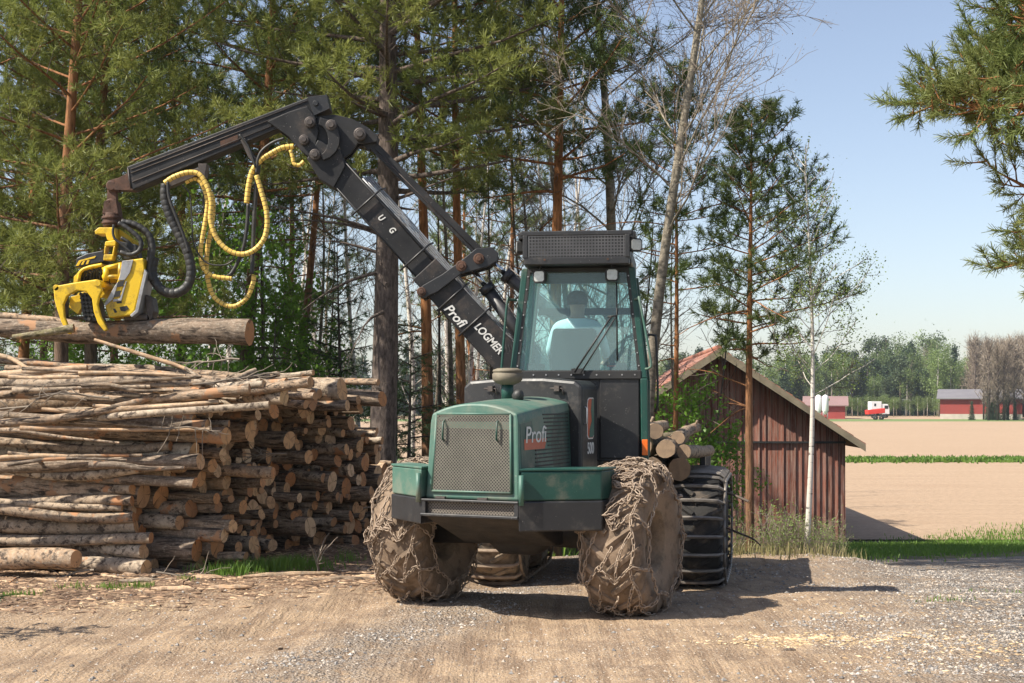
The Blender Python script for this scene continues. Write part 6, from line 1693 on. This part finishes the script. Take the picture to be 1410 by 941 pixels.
hp('cover', M['black'], [([(175, 330), (230, 305), (330, 285), (345, 350), (165, 388)], -.14, .14)])
hp('cover_stripes', M['yellow'], [([(170, 378), (190, 345), (290, 318), (280, 332), (205, 350), (188, 376)], -.146, -.142), ([(200, 372), (212, 350), (226, 347), (214, 370)], -.146, -.142), ([(228, 368), (238, 346), (252, 343), (243, 366)], -.146, -.142)])
def fr(m):
    m.tube(catmull([W(*h4([(180, 470)])[0], -.12), W(*h4([(200, 410)])[0], -.14), W(*h4([(250, 385)])[0], -.14), W(*h4([(325, 370)])[0], -.14)], 5), .022, 8)
    for k in range(7):
        x0, y0 = 190 + k * 18, 470 - (k % 3) * 10
        m.tube(catmull([W(*h4([(x0, y0)])[0], -.08), W(*h4([(x0 + 20, y0 - 60)])[0], -.13), W(*h4([(x0 + 50, y0 - 50)])[0], -.1), W(*h4([(x0 + 60, y0 + 10)])[0], -.06)], 4), .011, 6, True, 1)
m = MB(); slab(m, h4([(155, 440), (205, 385), (325, 362), (332, 385), (215, 402), (175, 440), (168, 485), (152, 490)]), -.12, .12); slab(m, h4([(320, 385), (440, 350), (455, 400), (430, 450), (345, 470), (325, 450)]), .0, .12); fr(m)
slab(m, h4([(180, 440), (320, 400), (330, 480), (180, 500)]), -.02, .12, 1)
m.xf(MI).build('head_frame', [M['yellow'], M['plastic']], head, 0.008)
m = MB()
for y_ in (395, 440): m.cyl(W(*h4([(325, y_)])[0], -.13), W(*h4([(440, y_ - 30 if y_ < 400 else y_)])[0], -.13), .026, 14)
m.cyl(W(*h4([(345, 385)])[0], -.13), W(*h4([(345, 465)])[0], -.13), .035, 14); m.cyl(W(*h4([(430, 360)])[0], -.13), W(*h4([(430, 455)])[0], -.13), .03, 14); wb(m, 'tilt_cylinder', M['yellow'], head)
claw = [(70, 520), (90, 500), (200, 480), (320, 463), (340, 490), (350, 530), (335, 560), (325, 610), (345, 680), (385, 755), (365, 765), (325, 715), (302, 650), (292, 575), (262, 535), (205, 528), (150, 560), (128, 610), (135, 680), (172, 778), (150, 778), (115, 710), (92, 640), (76, 585)]
c_ = hp('grab_arm', M['yellow'], [(claw, -.32, -.26)], 0.012); 
hp('grab_arm', M['yellow'], [([(x + 40, y + 20) for x, y in claw[:18]] + [(170, 640), (150, 610), (118, 600)], .20, .25)], 0.012)
m = MB(); m.cyl(W(*h4([(85, 512)])[0], -.32), W(*h4([(85, 512)])[0], .24), .035, 12); m.cyl(W(*h4([(325, 485)])[0], -.33), W(*h4([(325, 485)])[0], .24), .04, 12)
slab(m, h4([(150, 560), (205, 545), (215, 620), (190, 660), (140, 620)]), -.2, -.1); wb(m, 'arm_shaft', M['yellow'], head, .004)
m = MB(); rngh = np.random.default_rng(2)
slab(m, h4([(205, 540), (270, 540), (300, 600), (310, 700), (240, 700), (215, 640)]), -.2, .1)
for k in range(26):
    y_ = 545 + (k // 4) * 24; x_ = 215 + (k % 4) * 22 + (k // 4) * 4; m.box(W(*h4([(x_, y_)])[0], -.21), (.035, .05, .03), Euler((0, .4, 0)).to_matrix())
wb(m, 'feed_roller', M['rubber'], head)
box = [(460, 350), (575, 335), (582, 400), (560, 500), (525, 640), (500, 668), (375, 682), (350, 605), (420, 480)]
hp('saw_housing', M['yellow'], [(box, -.22, .10)], 0.012)
hp('housing_plate', M['greyplate'], [([(455, 352), (520, 345), (500, 420), (470, 465), (432, 465), (440, 440)], -.235, -.222), ([(350, 605), (410, 500), (432, 470), (420, 520), (402, 575), (360, 612)], -.235, -.222), ([(500, 668), (530, 640), (585, 400), (600, 420), (548, 650), (510, 680)], -.235, .10), ([(402, 575), (440, 572), (475, 470), (482, 470), (450, 585), (400, 590)], -.235, -.222)], .004)
for sp_ in ([(430, 472), (470, 466), (462, 500), (424, 505)], [(415, 530), (452, 524), (440, 560), (408, 562)], [(438, 620), (480, 612), (492, 630), (470, 645), (445, 642)], [(420, 590), (450, 585), (452, 597), (424, 600)], [(400, 630), (412, 628), (425, 650), (410, 655)]):
    hp('slot', M['plastic'], [(sp_, -.238 if sp_[0][1] < 540 else -.226, -.222 if sp_[0][1] >= 540 else -.2355)], 0)
hp('saw_bar_guard', M['oldsteel'], [([(568, 540), (610, 560), (622, 640), (600, 700), (575, 650)], -.1, .12), ([(440, 665), (580, 655), (585, 690), (450, 695)], -.1, .12)])
hz = lambda pts, r, kind, dy: hose('head_hose', h4(pts), r, kind, dy, head)
hz([(430, 130), (480, 160), (530, 200), (560, 240), (550, 290), (500, 315), (440, 300)], .026, 'corr', -.20)
hz([(440, 120), (500, 130), (560, 160), (600, 200), (618, 260), (612, 330), (600, 400), (612, 460)], .034, 'corr', -.14)
hz([(450, 125), (520, 150), (575, 190), (592, 260), (585, 330), (580, 400)], .026, 'plain', -.06)
hz([(400, 140), (395, 180), (405, 220), (440, 250), (500, 300)], .015, 'plain', -.19)
hz([(430, 210), (470, 235), (500, 270), (520, 330)], .02, 'plain', -.1)
hp('hose_mount', M['plastic'], [([(420, 230), (520, 250), (530, 330), (450, 340), (415, 300)], -.12, .08)])
# ------------------------------------------------------------------ logs
def log_mesh(name, L, r0, r1, mat, rg, bend=0.03, ns=14, nx=16, knots=True, cut=True, tilt=0.1, kink=0.0):
    """stem along local -X with its cut end at the origin; r0 at the cut end, r1 at the far end"""
    x = -np.linspace(0, 1, nx) ** 1.0 * L
    t = np.linspace(0, 1, nx); ph = rg.uniform(0, 6.28, 4)
    cy = bend * L * (np.sin(t * 3 + ph[0]) - math.sin(ph[0])) * 0.35 + kink * L * np.sin(t * 9 + ph[2]) * 0.06
    cz = bend * L * (np.sin(t * 2.6 + ph[1]) - math.sin(ph[1])) * 0.25 + kink * L * np.sin(t * 8 + ph[3]) * 0.06
    a = np.arange(ns) * 2 * math.pi / ns
    rr = (r0 * (1 - t) + r1 * t)[:, None] * (1 + 0.05 * np.sin(2 * a + ph[2])[None, :] + rg.normal(0, 0.025, (nx, ns)) + 0.05 * np.sin(t * 12 + ph[3])[:, None])
    V = np.stack([np.repeat(x[:, None], ns, 1), cy[:, None] + rr * np.cos(a), cz[:, None] + rr * np.sin(a)], -1)
    tl = rg.normal(0, tilt, 2); V[0, :, 0] += V[0, :, 1] * tl[0] + V[0, :, 2] * tl[1]
    m = MB(); F = [(i * ns + j, (i + 1) * ns + j, (i + 1) * ns + (j + 1) % ns, i * ns + (j + 1) % ns) for i in range(nx - 1) for j in range(ns)]
    m.add(V.reshape(-1, 3), F, 0, True)
    e0 = V[0]; e1 = V[-1]
    m.add(np.vstack([e0, [e0.mean(0)]]), [(ns, j, (j + 1) % ns) for j in range(ns)], 1, False)
    m.add(np.vstack([e1, [e1.mean(0)]]), [(ns, (j + 1) % ns, j) for j in range(ns)], 1, False)
    if knots:
        for k in range(int(rg.integers(0, 4))):
            i = int(rg.integers(1, nx - 1)); an = rg.uniform(0, 6.28); d = np.array([rg.normal(0.3, 0.3), math.cos(an), math.sin(an)]); d /= np.linalg.norm(d)
            c = np.array([x[i], cy[i], cz[i]]) + np.array([0, math.cos(an), math.sin(an)]) * rr[i].mean() * 0.7
            m.tube([c, c + d * rr[i].mean() * rg.uniform(0.5, 1.1)], [rr[i].mean() * .28, rr[i].mean() * .2], 6, True, 0)
    return m
U = np.array([math.cos(R(-24)), math.sin(R(-24))]); Vv = np.array([-U[1], U[0]])   # log axis, pile depth axis
P0 = np.array([-3.72, 14.35])
rg = np.random.default_rng(12)
def top_h(v):
    return float(np.interp(v, [-0.2, 0.4, 2.9, 3.3, 4.0, 4.8, 5.6, 6.6, 7.2], [2.02, 2.12, 2.24, 1.92, 1.45, 1.12, 0.85, 0.5, 0.1]))
circ = []   # (v, z, r)
def lowest(v, r):
    z = r
    for (v2, z2, r2) in circ:
        d = abs(v - v2)
        if d < r + r2:
            z = max(z, z2 + math.sqrt((r + r2) ** 2 - d * d) * 0.93)
    return z
fails = 0
while fails < 260 and len(circ) < 560:
    r = float(np.clip(rg.lognormal(math.log(0.066), 0.34), 0.034, 0.145))
    if len(circ) < 20: r = max(r, 0.085)
    best = None
    for _ in range(14):
        v = rg.uniform(0.0, 6.9); z = lowest(v, r)
        if z + r < top_h(v) and (best is None or z < best[1]): best = (v, z)
    if best is None: fails += 1; continue
    circ.append((best[0], best[1], r))
print('pile logs', len(circ))
KN = {'log_grey': 'grey barked', 'log_brown': 'brown barked', 'log_peeled': 'peeled pale', 'log_mossy': 'mossy green barked'}
pile = []
for i, (v, z, r) in enumerate(circ):
    u = 0.0 + rg.normal(0, 0.22)
    if v < 0.5: u += np.interp(z, [0, 0.6, 1.2, 1.8, 2.3], [-0.15, -0.25, 0.15, 0.55, 0.9]) + rg.normal(0, 0.18)
    else: u += 0.18 * math.sin(v * 2.2) + 0.1 * (z - 1)
    if z > 1.75: u += rg.uniform(-0.3, 0.75)
    mk = rg.choice(['log_grey', 'log_brown', 'log_peeled', 'log_mossy'], p=[.56, .34, .07, .03])
    if v > 0.6: mk = rg.choice(['log_grey', 'log_brown', 'log_peeled'], p=[.30, .66, .04])
    pile.append(dict(v=v, z=z, r=r, u=u, m=str(mk), L=rg.uniform(3.6, 4.8)))
# what shows largest: near face and large
order = sorted(range(len(pile)), key=lambda i: -(pile[i]['r'] * (3.0 if pile[i]['v'] < 0.35 else 1.0) / (14.4 + pile[i]['v'])))
single = set(order[:284]); rest = MB()
cnt = {}
def size_word(r): return 'thin' if r < 0.066 else 'medium' if r < 0.092 else 'thick' if r < 0.12 else 'very thick'
def zone(p):
    v, z, t = p['v'], p['z'], top_h(p['v'])
    lay = ['bottom', 'lower', 'middle', 'upper', 'top'][min(4, int(z / (t + 1e-6) * 5))]
    sec = ['near face', 'just behind the near face', 'left middle', 'right middle', 'sloping right end', 'low far right end'][0 if v < 0.3 else 1 if v < 1.3 else 2 if v < 2.4 else 3 if v < 3.6 else 4 if v < 4.9 else 5]
    return lay, sec
groups_ = {}
for i, p in enumerate(pile):
    m = log_mesh('log', p['L'], p['r'], p['r'] * rg.uniform(0.6, 1.15), M[p['m']], rg, bend=rg.uniform(0.0, 0.04), kink=rg.uniform(0, .25) if p['r'] < .06 else .06)
    x, y = P0 + U * p['u'] + Vv * p['v']; zg = H(x, y) if p['v'] < 5.6 else H(x, y)
    yaw = R(-24) + rg.normal(0, R(4.2)) + (R(rg.uniform(4, 12)) if p['v'] < 0.45 else 0); pit = rg.normal(0, R(1.5)) + (R(rg.normal(0, 1.6)) if p['z'] > 2.0 else 0)
    MT = Matrix.Translation((x, y, zg + p['z'])) @ Matrix.Rotation(yaw, 4, 'Z') @ Matrix.Rotation(pit, 4, 'Y') @ Matrix.Rotation(rg.uniform(0, 6.28), 4, 'X')
    if i in single:
        o = m.build('log', [M[p['m']], M['cut']]); o.matrix_world = MT
        lay, sec = zone(p); key = (size_word(p['r']), KN[p['m']], lay, sec); groups_.setdefault(key, []).append((o, p))
    else:
        MT2 = np.array(MT); m.v = [vv @ MT2[:3, :3].T + MT2[:3, 3] for vv in m.v]
        b = rest.n
        for vv in m.v: rest.v.append(vv)
        rest.n += m.n; rest.f += [tuple(k + b for k in f) for f in m.f]; rest.m += [2 if (q == 1) else (0 if p['m'] == 'log_grey' else 1) for q in m.m]; rest.s += m.s
if rest.n:
    o = rest.build('log_remainder', [M['log_grey'], M['log_brown'], M['cut']]); tag(o, kind='stuff')
    o['label'] = 'the many small logs packed in the gaps of the big log pile'
ORDW = ['first', 'second', 'third', 'fourth', 'fifth', 'sixth', 'seventh', 'eighth', 'ninth', 'tenth', 'eleventh', 'twelfth', 'thirteenth', 'fourteenth', 'fifteenth', 'sixteenth']
for (sz, kn_, lay, sec), lst in groups_.items():
    lst.sort(key=lambda t: t[1]['v'] if sec != 'near face' else t[1]['z'])
    for k, (o, p) in enumerate(lst):
        nth = '' if len(lst) == 1 else (ORDW[min(k, 15)] + (' from the left ' if sec != 'near face' else ' from below '))
        tag(o, f"{nth}{sz} {kn_} log, {lay} layer, {sec}", 'log', 'logs of the roadside pile')
# a few big logs of the near face with their own look, and bent poles lying on top
def free_log(pts, r, mat, label, group, Ldepth=None, cat='log', nm='log', ns=14):
    """a log or pole along explicit points: (px, py, distance)"""
    c = catmull([np.array(P(*p)) for p in pts], 5); n = len(c)
    c0 = c[0].copy(); m = MB()
    rr = np.interp(np.linspace(0, 1, n), np.linspace(0, 1, len(r)), r) * (1 + rg.normal(0, 0.03, n))
    m.tube(c - c0, rr, ns, False); vv = m.v[0]
    if ns > 7: vv += rg.normal(0, 0.02, vv.shape) * np.repeat(rr, ns)[:, None]
    m.add(np.vstack([vv[:ns], [vv[:ns].mean(0)]]), [(ns, (j + 1) % ns, j) for j in range(ns)], 1); m.add(np.vstack([vv[-ns:], [vv[-ns:].mean(0)]]), [(ns, j, (j + 1) % ns) for j in range(ns)], 1)
    o = m.build(nm, [mat, M['cut']]); o.location = c0
    return tag(o, label, cat, group)
free_log([(-150, 778, 14.6), (-20, 772, 14.55), (60, 768, 14.35), (105, 770, 14.2)], [.13, .12, .11, .10], M['log_grey'], 'pale birch log lying on the ground against the foot of the pile', None)
free_log([(-120, 522, 14.6), (60, 529, 14.4), (190, 523, 14.45), (300, 528, 14.5), (352, 510, 14.8)], [.045, .05, .05, .04, .03], M['log_grey'], 'long bent grey pole lying across the top of the pile', None)
free_log([(-120, 590, 14.3), (20, 582, 14.1), (110, 572, 14.05), (180, 556, 14.1), (240, 540, 14.2), (330, 545, 14.3)], [.05, .045, .04, .035, .03], M['log_brown'], 'crooked brown branch running over the upper near face of the pile', None)
free_log([(-120, 530, 14.9), (30, 514, 14.9), (120, 506, 14.9)], [.05, .045, .03], M['log_peeled'], 'slim peeled pole sloping over the top left of the pile', None)
free_log([(-80, 500, 15.2), (0, 490, 15.1), (42, 510, 15.0)], [.03, .028, .022], M['log_peeled'], 'short pale stick leaning at the top left of the pile', None, cat='stick', nm='stick')
free_log([(130, 468, 15.1), (200, 490, 15.0), (262, 511, 14.9), (300, 540, 14.7), (330, 557, 14.5)], [.018, .024, .022, .018, .012], M['log_peeled'], 'thin pale branch hanging from the held log down onto the pile', None, cat='branch', nm='branch', ns=7)
free_log([(255, 507, 14.9), (290, 530, 14.75), (320, 548, 14.6), (338, 556, 14.5)], [.02, .02, .018, .012], M['log_grey'], 'second thin branch beside the pale one slanting down the pile top', None, cat='branch', nm='branch', ns=7)
rt = random.Random(8)
y0s = sorted(rt.uniform(505, 640) for _ in range(26))
for k in range(26):   # loose thin poles strewn over the pile, from the top down
    y0 = y0s[k]; x0 = rt.uniform(-60, 180); ln = rt.uniform(120, 300); d = 14.15 + (0.35 if y0 < 530 else 0) - rt.uniform(0, .1); sl_ = rt.uniform(-.06, .09)
    xs_ = [x0 + ln * t_ for t_ in (0, .3, .6, 1)]
    if xs_[-1] > 345: continue
    free_log([(x_, y0 + sl_ * (x_ - x0) + rt.uniform(-4, 4), d - 0.0016 * (x_ - 100) * 0 + 0.0) for x_ in xs_], [rt.uniform(.016, .04), rt.uniform(.014, .034), rt.uniform(.01, .025)], M[rt.choice(['log_grey', 'log_brown', 'log_peeled', 'log_brown'])],
             NUM[k] + ' loose thin pole lying across the near face of the pile, ' + ('near its top' if y0 < 550 else 'in its middle' if y0 < 600 else 'below the middle'), 'thin poles strewn on the pile', cat='pole', nm='pole', ns=8)
# held log and its companion stick
hl = free_log([(-260, 440, 15.75), (-60, 449, 15.65), (40, 454, 15.6), (110, 459, 15.55), (180, 457, 15.5), (260, 456, 15.42), (344, 458, 15.32)], [.10, .105, .11, .12, .135, .148, .150], M['log_brown'], 'thick rough barked log gripped high in the yellow harvester head', None, ns=18)
free_log([(18, 465, 15.2), (60, 459, 15.18), (102, 452, 15.2)], [.035, .04, .05], M['log_mossy'], 'short slim log held beside the thick one in the harvester head', None, ns=10)
free_log([(-160, 430, 15.9), (-20, 434, 15.8), (60, 440, 15.7), (110, 447, 15.6)], [.03, .04, .045, .04], M['log_grey'], 'slender second stem held above the left part of the thick log', None, ns=10)

# load on the machine's bunk
RM = Matrix.Translation((RC[0], RC[1], -0.30)) @ Matrix.Rotation(RA, 4, 'Z')
lg = np.random.default_rng(31)
spots_ = [(1.00, 1.40, .13), (0.70, 1.42, .14), (0.42, 1.38, .12), (0.15, 1.37, .11), (-0.12, 1.40, .13), (-0.42, 1.42, .14), (-0.72, 1.40, .12), (-1.0, 1.39, .12),
          (0.86, 1.64, .11), (0.58, 1.66, .13), (0.28, 1.62, .12), (0.0, 1.63, .12), (-0.28, 1.66, .12), (-0.58, 1.66, .12), (-0.86, 1.62, .11), (1.05, 1.60, .08), (0.98, 1.76, .075), (0.44, 1.86, .09), (0.74, 1.84, .09), (0.14, 1.85, .09)]
for k, (x, z, r) in enumerate(spots_):
    mk = ['log_grey', 'log_brown', 'log_grey', 'log_brown', 'log_mossy'][k % 5]
    m = log_mesh('log', 2.6, r, r * .85, M[mk], lg, 0.02, 14, 10); o = m.build('log', [M[mk], M['cut_old']])
    o.matrix_world = RM @ Matrix.Translation((x, -0.55 + lg.uniform(-.18, .25), z)) @ Matrix.Rotation(R(-88) + lg.normal(0, .06), 4, 'Z') @ Matrix.Rotation(lg.normal(0, .018), 4, 'Y') @ Matrix.Rotation(lg.uniform(0, 6), 4, 'X')
    tag(o, f"{ORDW[k % 10] if k < 8 else ORDW[(k - 8) % 10]} log from the right in the {'bottom' if k < 8 else 'second' if k < 15 else 'top'} layer of the machine's load, {'pale grey' if mk == 'log_grey' else 'mossy' if mk == 'log_mossy' else 'brown'}" if k < 15 else f"small {'pale grey' if mk == 'log_grey' else 'mossy' if mk == 'log_mossy' else 'brown'} log on top of the machine's load, {ORDW[k - 15]} piece", 'log', "logs loaded on the machine")
free_log([(985, 676, 15.9), (1010, 682, 15.6), (1031, 691, 15.4)], [.012, .014, .016], M['twig_dark'], 'upper thin stick poking out beside the rear wheel, with a pale snapped end', None, cat='stick', nm='stick', ns=6)
free_log([(985, 720, 15.8), (1012, 732, 15.5), (1036, 742, 15.3), (1048, 752, 15.2)], [.014, .012, .010, .006], M['twig_dark'], 'lower bent stick poking out beside the rear wheel', None, cat='stick', nm='stick', ns=6)

# slabs of bark, sticks and a dry twig on the ground by the pile
def ground_piece(px, py, ln, w, rz, label, mat='log_peeled', nm='wood_slab', h=0.03):
    x, y = G(px, py); m = MB(); n = 9; r = np.random.default_rng(int(px + py))
    pts = [( (i / (n - 1) - .5) * ln, r.normal(0, .006), r.normal(0, .003)) for i in range(n)]
    m.tube(pts, [w * k for k in (.35, .7, .95, 1, 1, .95, .85, .6, .2)], 7, True, 0, False, flat=1.0)
    m.v[0][:, 2] *= h / w; o = m.build(nm, M[mat]); o.location = (x, y, float(road_z(np.array([[x]]), np.array([[y]]))[0, 0]) + h * 0.4); o.rotation_euler = (0, 0, rz); tag(o, label, 'wood slab' if nm == 'wood_slab' else 'stick')
ground_piece(317, 816, .42, .035, R(4), 'right one of two pale split slabs on the ground before the pile')
ground_piece(238, 820, .42, .022, R(-2), 'left thinner one of two pale split slabs on the ground before the pile')
ground_piece(285, 802, .34, .07, R(-12), 'broad pale chunk of bark beside the green grass tuft', 'log_peeled')
ground_piece(52, 822, .24, .03, R(-38), 'small peeled slab left of the front of the log pile')
ground_piece(215, 792, .5, .03, R(12), 'thin log end lying at the foot of the pile', 'log_grey')
ground_piece(205, 805, .6, .022, R(5), 'pale narrow stick among the bark litter', 'log_grey', 'stick')
ground_piece(470, 802, .6, .03, R(10), 'reddish bark strip on the ground near the left front wheel', 'log_brown')
ground_piece(520, 800, .5, .02, R(-5), 'thin bark strip beside the left front wheel', 'log_peeled')
ground_piece(390, 900, .12, .008, R(3), 'short brown stick lying on the packed dirt', 'log_brown', 'stick', .01)
ground_piece(1087, 904, .09, .02, R(0), 'small black piece of debris on the gravel in front', 'twig_dark', 'wood_slab', .012)
ground_piece(400, 798, 1.0, .03, R(20), 'long peeled strip behind the green grass tuft', 'log_peeled')
for k, (px, py) in enumerate([(150, 800), (175, 795), (130, 790), (95, 803), (215, 798), (240, 790), (60, 805), (165, 785), (20, 800), (260, 806), (110, 783), (190, 783), (440, 795), (500, 790)]):
    ground_piece(px, py, rt.uniform(.25, .6), rt.uniform(.008, .02), rt.uniform(0, 3.1), NUM[k] + ' thin dry stick in the litter at the foot of the pile', ['log_peeled', 'log_brown', 'log_grey'][k % 3], 'stick', rt.uniform(.008, .02))
for o in [o for o in bpy.data.objects if str(o.get('label')).endswith('thin dry stick in the litter at the foot of the pile')]: o['group'] = 'dry sticks at the foot of the pile'
def dry_twig(px, py, h, seed, label):
    x, y = G(px, py); T = Tree(seed); root = empty('dry_branch', (x, y, H(x, y)))
    p = T.path((0, 0, 0), (0.25, -0.1, 1), h, 6, 0.0, 0.3); T.w.tube(p, np.linspace(.012, .005, 7), 6, False)
    for k in range(7):
        q = T.path(p[1 + k % 5], unit(T.r.normal(0, .8, 3) + np.array([.2, 0, .6])), h * T.r.uniform(.3, .8), 4, .1, .35)
        T.w.tube(q, np.linspace(.008, .003, 5), 5, False)
    T.w.build('stems', M['twig'], root); tag(root, label, 'branch')
dry_twig(437, 793, .42, 61, 'pale dry forked branch standing in the grass before the pile')
def brush(px, py, Y, L, seed, label):
    p0 = np.array(P(px, py, Y)); T = Tree(seed); root = empty('branch', p0); s = -1 if seed % 2 else 1
    p = T.path((0, 0, 0), (s * 1.0, 0.1, T.r.uniform(-.15, .2)), L, 8, 0.1, 0.35); T.w.tube(p, np.linspace(.013, .005, 9), 6, False)
    for k in range(14):
        q = T.path(p[1 + k % 7], unit(T.r.normal(0, .6, 3) * np.array([1, .3, 1]) + np.array([s * .8, -.05, 0])), L * T.r.uniform(.15, .5), 5, .1, .45)
        T.w.tube(q, np.linspace(.006, .0025, 6), 4, False)
    T.w.build('stems', M['twig'], root); tag(root, label, 'branch')
brush(40, 560, 14.0, .9, 71, 'bare forked branch caught in the upper left near face of the pile')
brush(210, 590, 14.0, .7, 72, 'bare forked branch caught in the middle of the near face of the pile')
brush(150, 548, 14.05, .8, 73, 'bare forked branch near the top centre of the near face')
brush(265, 530, 14.3, .9, 74, 'bare forked branch lying over the top of the pile toward its right end')
brush(395, 625, 15.2, .5, 75, 'small pale forked twig hanging among the cut ends of the pile')
brush(500, 700, 17.0, .8, 76, 'thin bare branch standing out of the right end of the pile')
brush(130, 785, 14.2, .8, 77, 'bare forked branch in the litter at the lower left foot of the pile')
brush(215, 788, 14.1, .6, 78, 'bare forked branch in the litter beside the lowest log ends')
brush(330, 495, 14.9, .8, 79, 'crooked thin branch on the very top of the pile below the held log')

# the driver ---------------------------------------------------------
def driver():
    sk = {'pelvis': (0, 0.0, 0.10, .15), 'waist': (0, 0.0, 0.26, .14), 'chest': (0, 0.0, 0.44, .165), 'upper': (0, -0.01, 0.56, .13), 'neck': (0, 0.01, 0.67, .058), 'chin': (0, 0.03, 0.74, .075), 'head': (0, 0.02, 0.82, .098), 'crown': (0, 0.01, 0.89, .072)}
    V = []; E = []; Rr = []; idx = {}
    def add(n, c, r): idx[n] = len(V); V.append(c); Rr.append(r)
    for n, (x, y, z, r) in sk.items(): add(n, (x, y, z), r)
    for a_, b_ in zip(list(sk)[:-1], list(sk)[1:]): E.append((idx[a_], idx[b_]))
    for s in (-1, 1):
        nm = 'r' if s > 0 else 'l'
        add(nm + 'sh', (s * .20, -0.01, .585), .062); add(nm + 'el', (s * .285, .06, .33), .047); add(nm + 'wr', (s * .27, .30, .22), .030); add(nm + 'ha', (s * .265, .38, .215), .036)
        E += [(idx['upper'], idx[nm + 'sh']), (idx[nm + 'sh'], idx[nm + 'el']), (idx[nm + 'el'], idx[nm + 'wr']), (idx[nm + 'wr'], idx[nm + 'ha'])]
        for f in range(4):
            add(f'{nm}f{f}a', (s * (.235 + .02 * f), .43, .215), .010); add(f'{nm}f{f}b', (s * (.235 + .02 * f), .455 - .006 * abs(f - 1), .19), .009)
            E += [(idx[nm + 'ha'], idx[f'{nm}f{f}a']), (idx[f'{nm}f{f}a'], idx[f'{nm}f{f}b'])]
        add(nm + 't', (s * .22, .385, .21), .011); add(nm + 't2', (s * .205, .42, .20), .009); E += [(idx[nm + 'ha'], idx[nm + 't']), (idx[nm + 't'], idx[nm + 't2'])]
        add(nm + 'hip', (s * .10, .03, .08), .10); add(nm + 'kn', (s * .15, .45, .10), .068); add(nm + 'an', (s * .14, .52, -.28), .045); add(nm + 'toe', (s * .15, .68, -.33), .035)
        E += [(idx['pelvis'], idx[nm + 'hip']), (idx[nm + 'hip'], idx[nm + 'kn']), (idx[nm + 'kn'], idx[nm + 'an']), (idx[nm + 'an'], idx[nm + 'toe'])]
    me = bpy.data.meshes.new('person'); me.from_pydata(V, E, []); o = bpy.data.objects.new('person', me); COL.objects.link(o)
    o.modifiers.new('skin', 'SKIN'); sub_ = o.modifiers.new('sub', 'SUBSURF'); sub_.levels = sub_.render_levels = 2
    for i, r_ in enumerate(Rr): me.skin_vertices[0].data[i].radius = (r_, r_ * (0.78 if i in (0, 1, 2, 3) else 1.0))
    me.skin_vertices[0].data[0].use_root = True
    dg = bpy.context.evaluated_depsgraph_get(); ev = o.evaluated_get(dg); nm_ = bpy.data.meshes.new_from_object(ev)
    o.modifiers.clear(); o.data = nm_; nm_.materials.clear()
    M['trousers'] = pmat('dark_trousers', (0.03, 0.035, 0.05), None, 8, .9)
    for m_ in (M['skin'], M['shirt'], M['trousers']): nm_.materials.append(m_)
    for p in nm_.polygons:
        c = p.center; p.use_smooth = True
        if c.z > 0.655 or (abs(c.x) > .2 and c.y > .13 and c.z < .33): p.material_index = 0
        elif c.z < 0.19 and not (abs(c.x) > .2 and c.z > .17): p.material_index = 2
        else: p.material_index = 1
    o.matrix_world = Matrix.Translation((0.635, 13.08, 0)) @ Matrix.Rotation(R(-7), 4, 'Z') @ Matrix.Translation((-0.05, 0.60, 2.06))
    h = MB(); ns = 16; prof = [(-0.03, .09), (-0.02, .103), (0.03, .108), (0.08, .09), (0.105, .06), (0.118, 0.0)]
    h.lathe([(z, r_) for z, r_ in prof], (0, 0.0, .82), 'Z', ns)
    for v in h.v: v[:, 1] = v[:, 1] * 1.05 - 0.012 + np.maximum(0, -v[:, 1]) * 0.0
    ho = h.build('hair', M['hair'], o)
    er = MB()
    for s in (-1, 1): er.lathe([(-.008, .0), (-.006, .022), (.006, .025), (.01, 0)], (s * .098, .015, .80), 'X', 10)
    tag(o, 'driver in a light blue shirt seated with back to the camera in the cab', 'person')
driver()

# ------------------------------------------------------------------ air between here and the far wood
hzm = bpy.data.materials.new('haze_air'); hzm.use_nodes = True
for nd in list(hzm.node_tree.nodes):
    if nd.type != 'OUTPUT_MATERIAL': hzm.node_tree.nodes.remove(nd)
pv = hzm.node_tree.nodes.new('ShaderNodeVolumePrincipled')
pv.inputs['Color'].default_value = (0.80, 0.88, 1.0, 1); pv.inputs['Density'].default_value = 0.00022; pv.inputs['Anisotropy'].default_value = 0.2
hzm.node_tree.links.new(pv.outputs[0], [n for n in hzm.node_tree.nodes if n.type == 'OUTPUT_MATERIAL'][0].inputs['Volume'])
hb_ = MB(); hb_.box((0, 2325, 9.5), (5200, 5560, 27)); ho_ = hb_.build('haze', hzm); tag(ho_, kind='stuff')
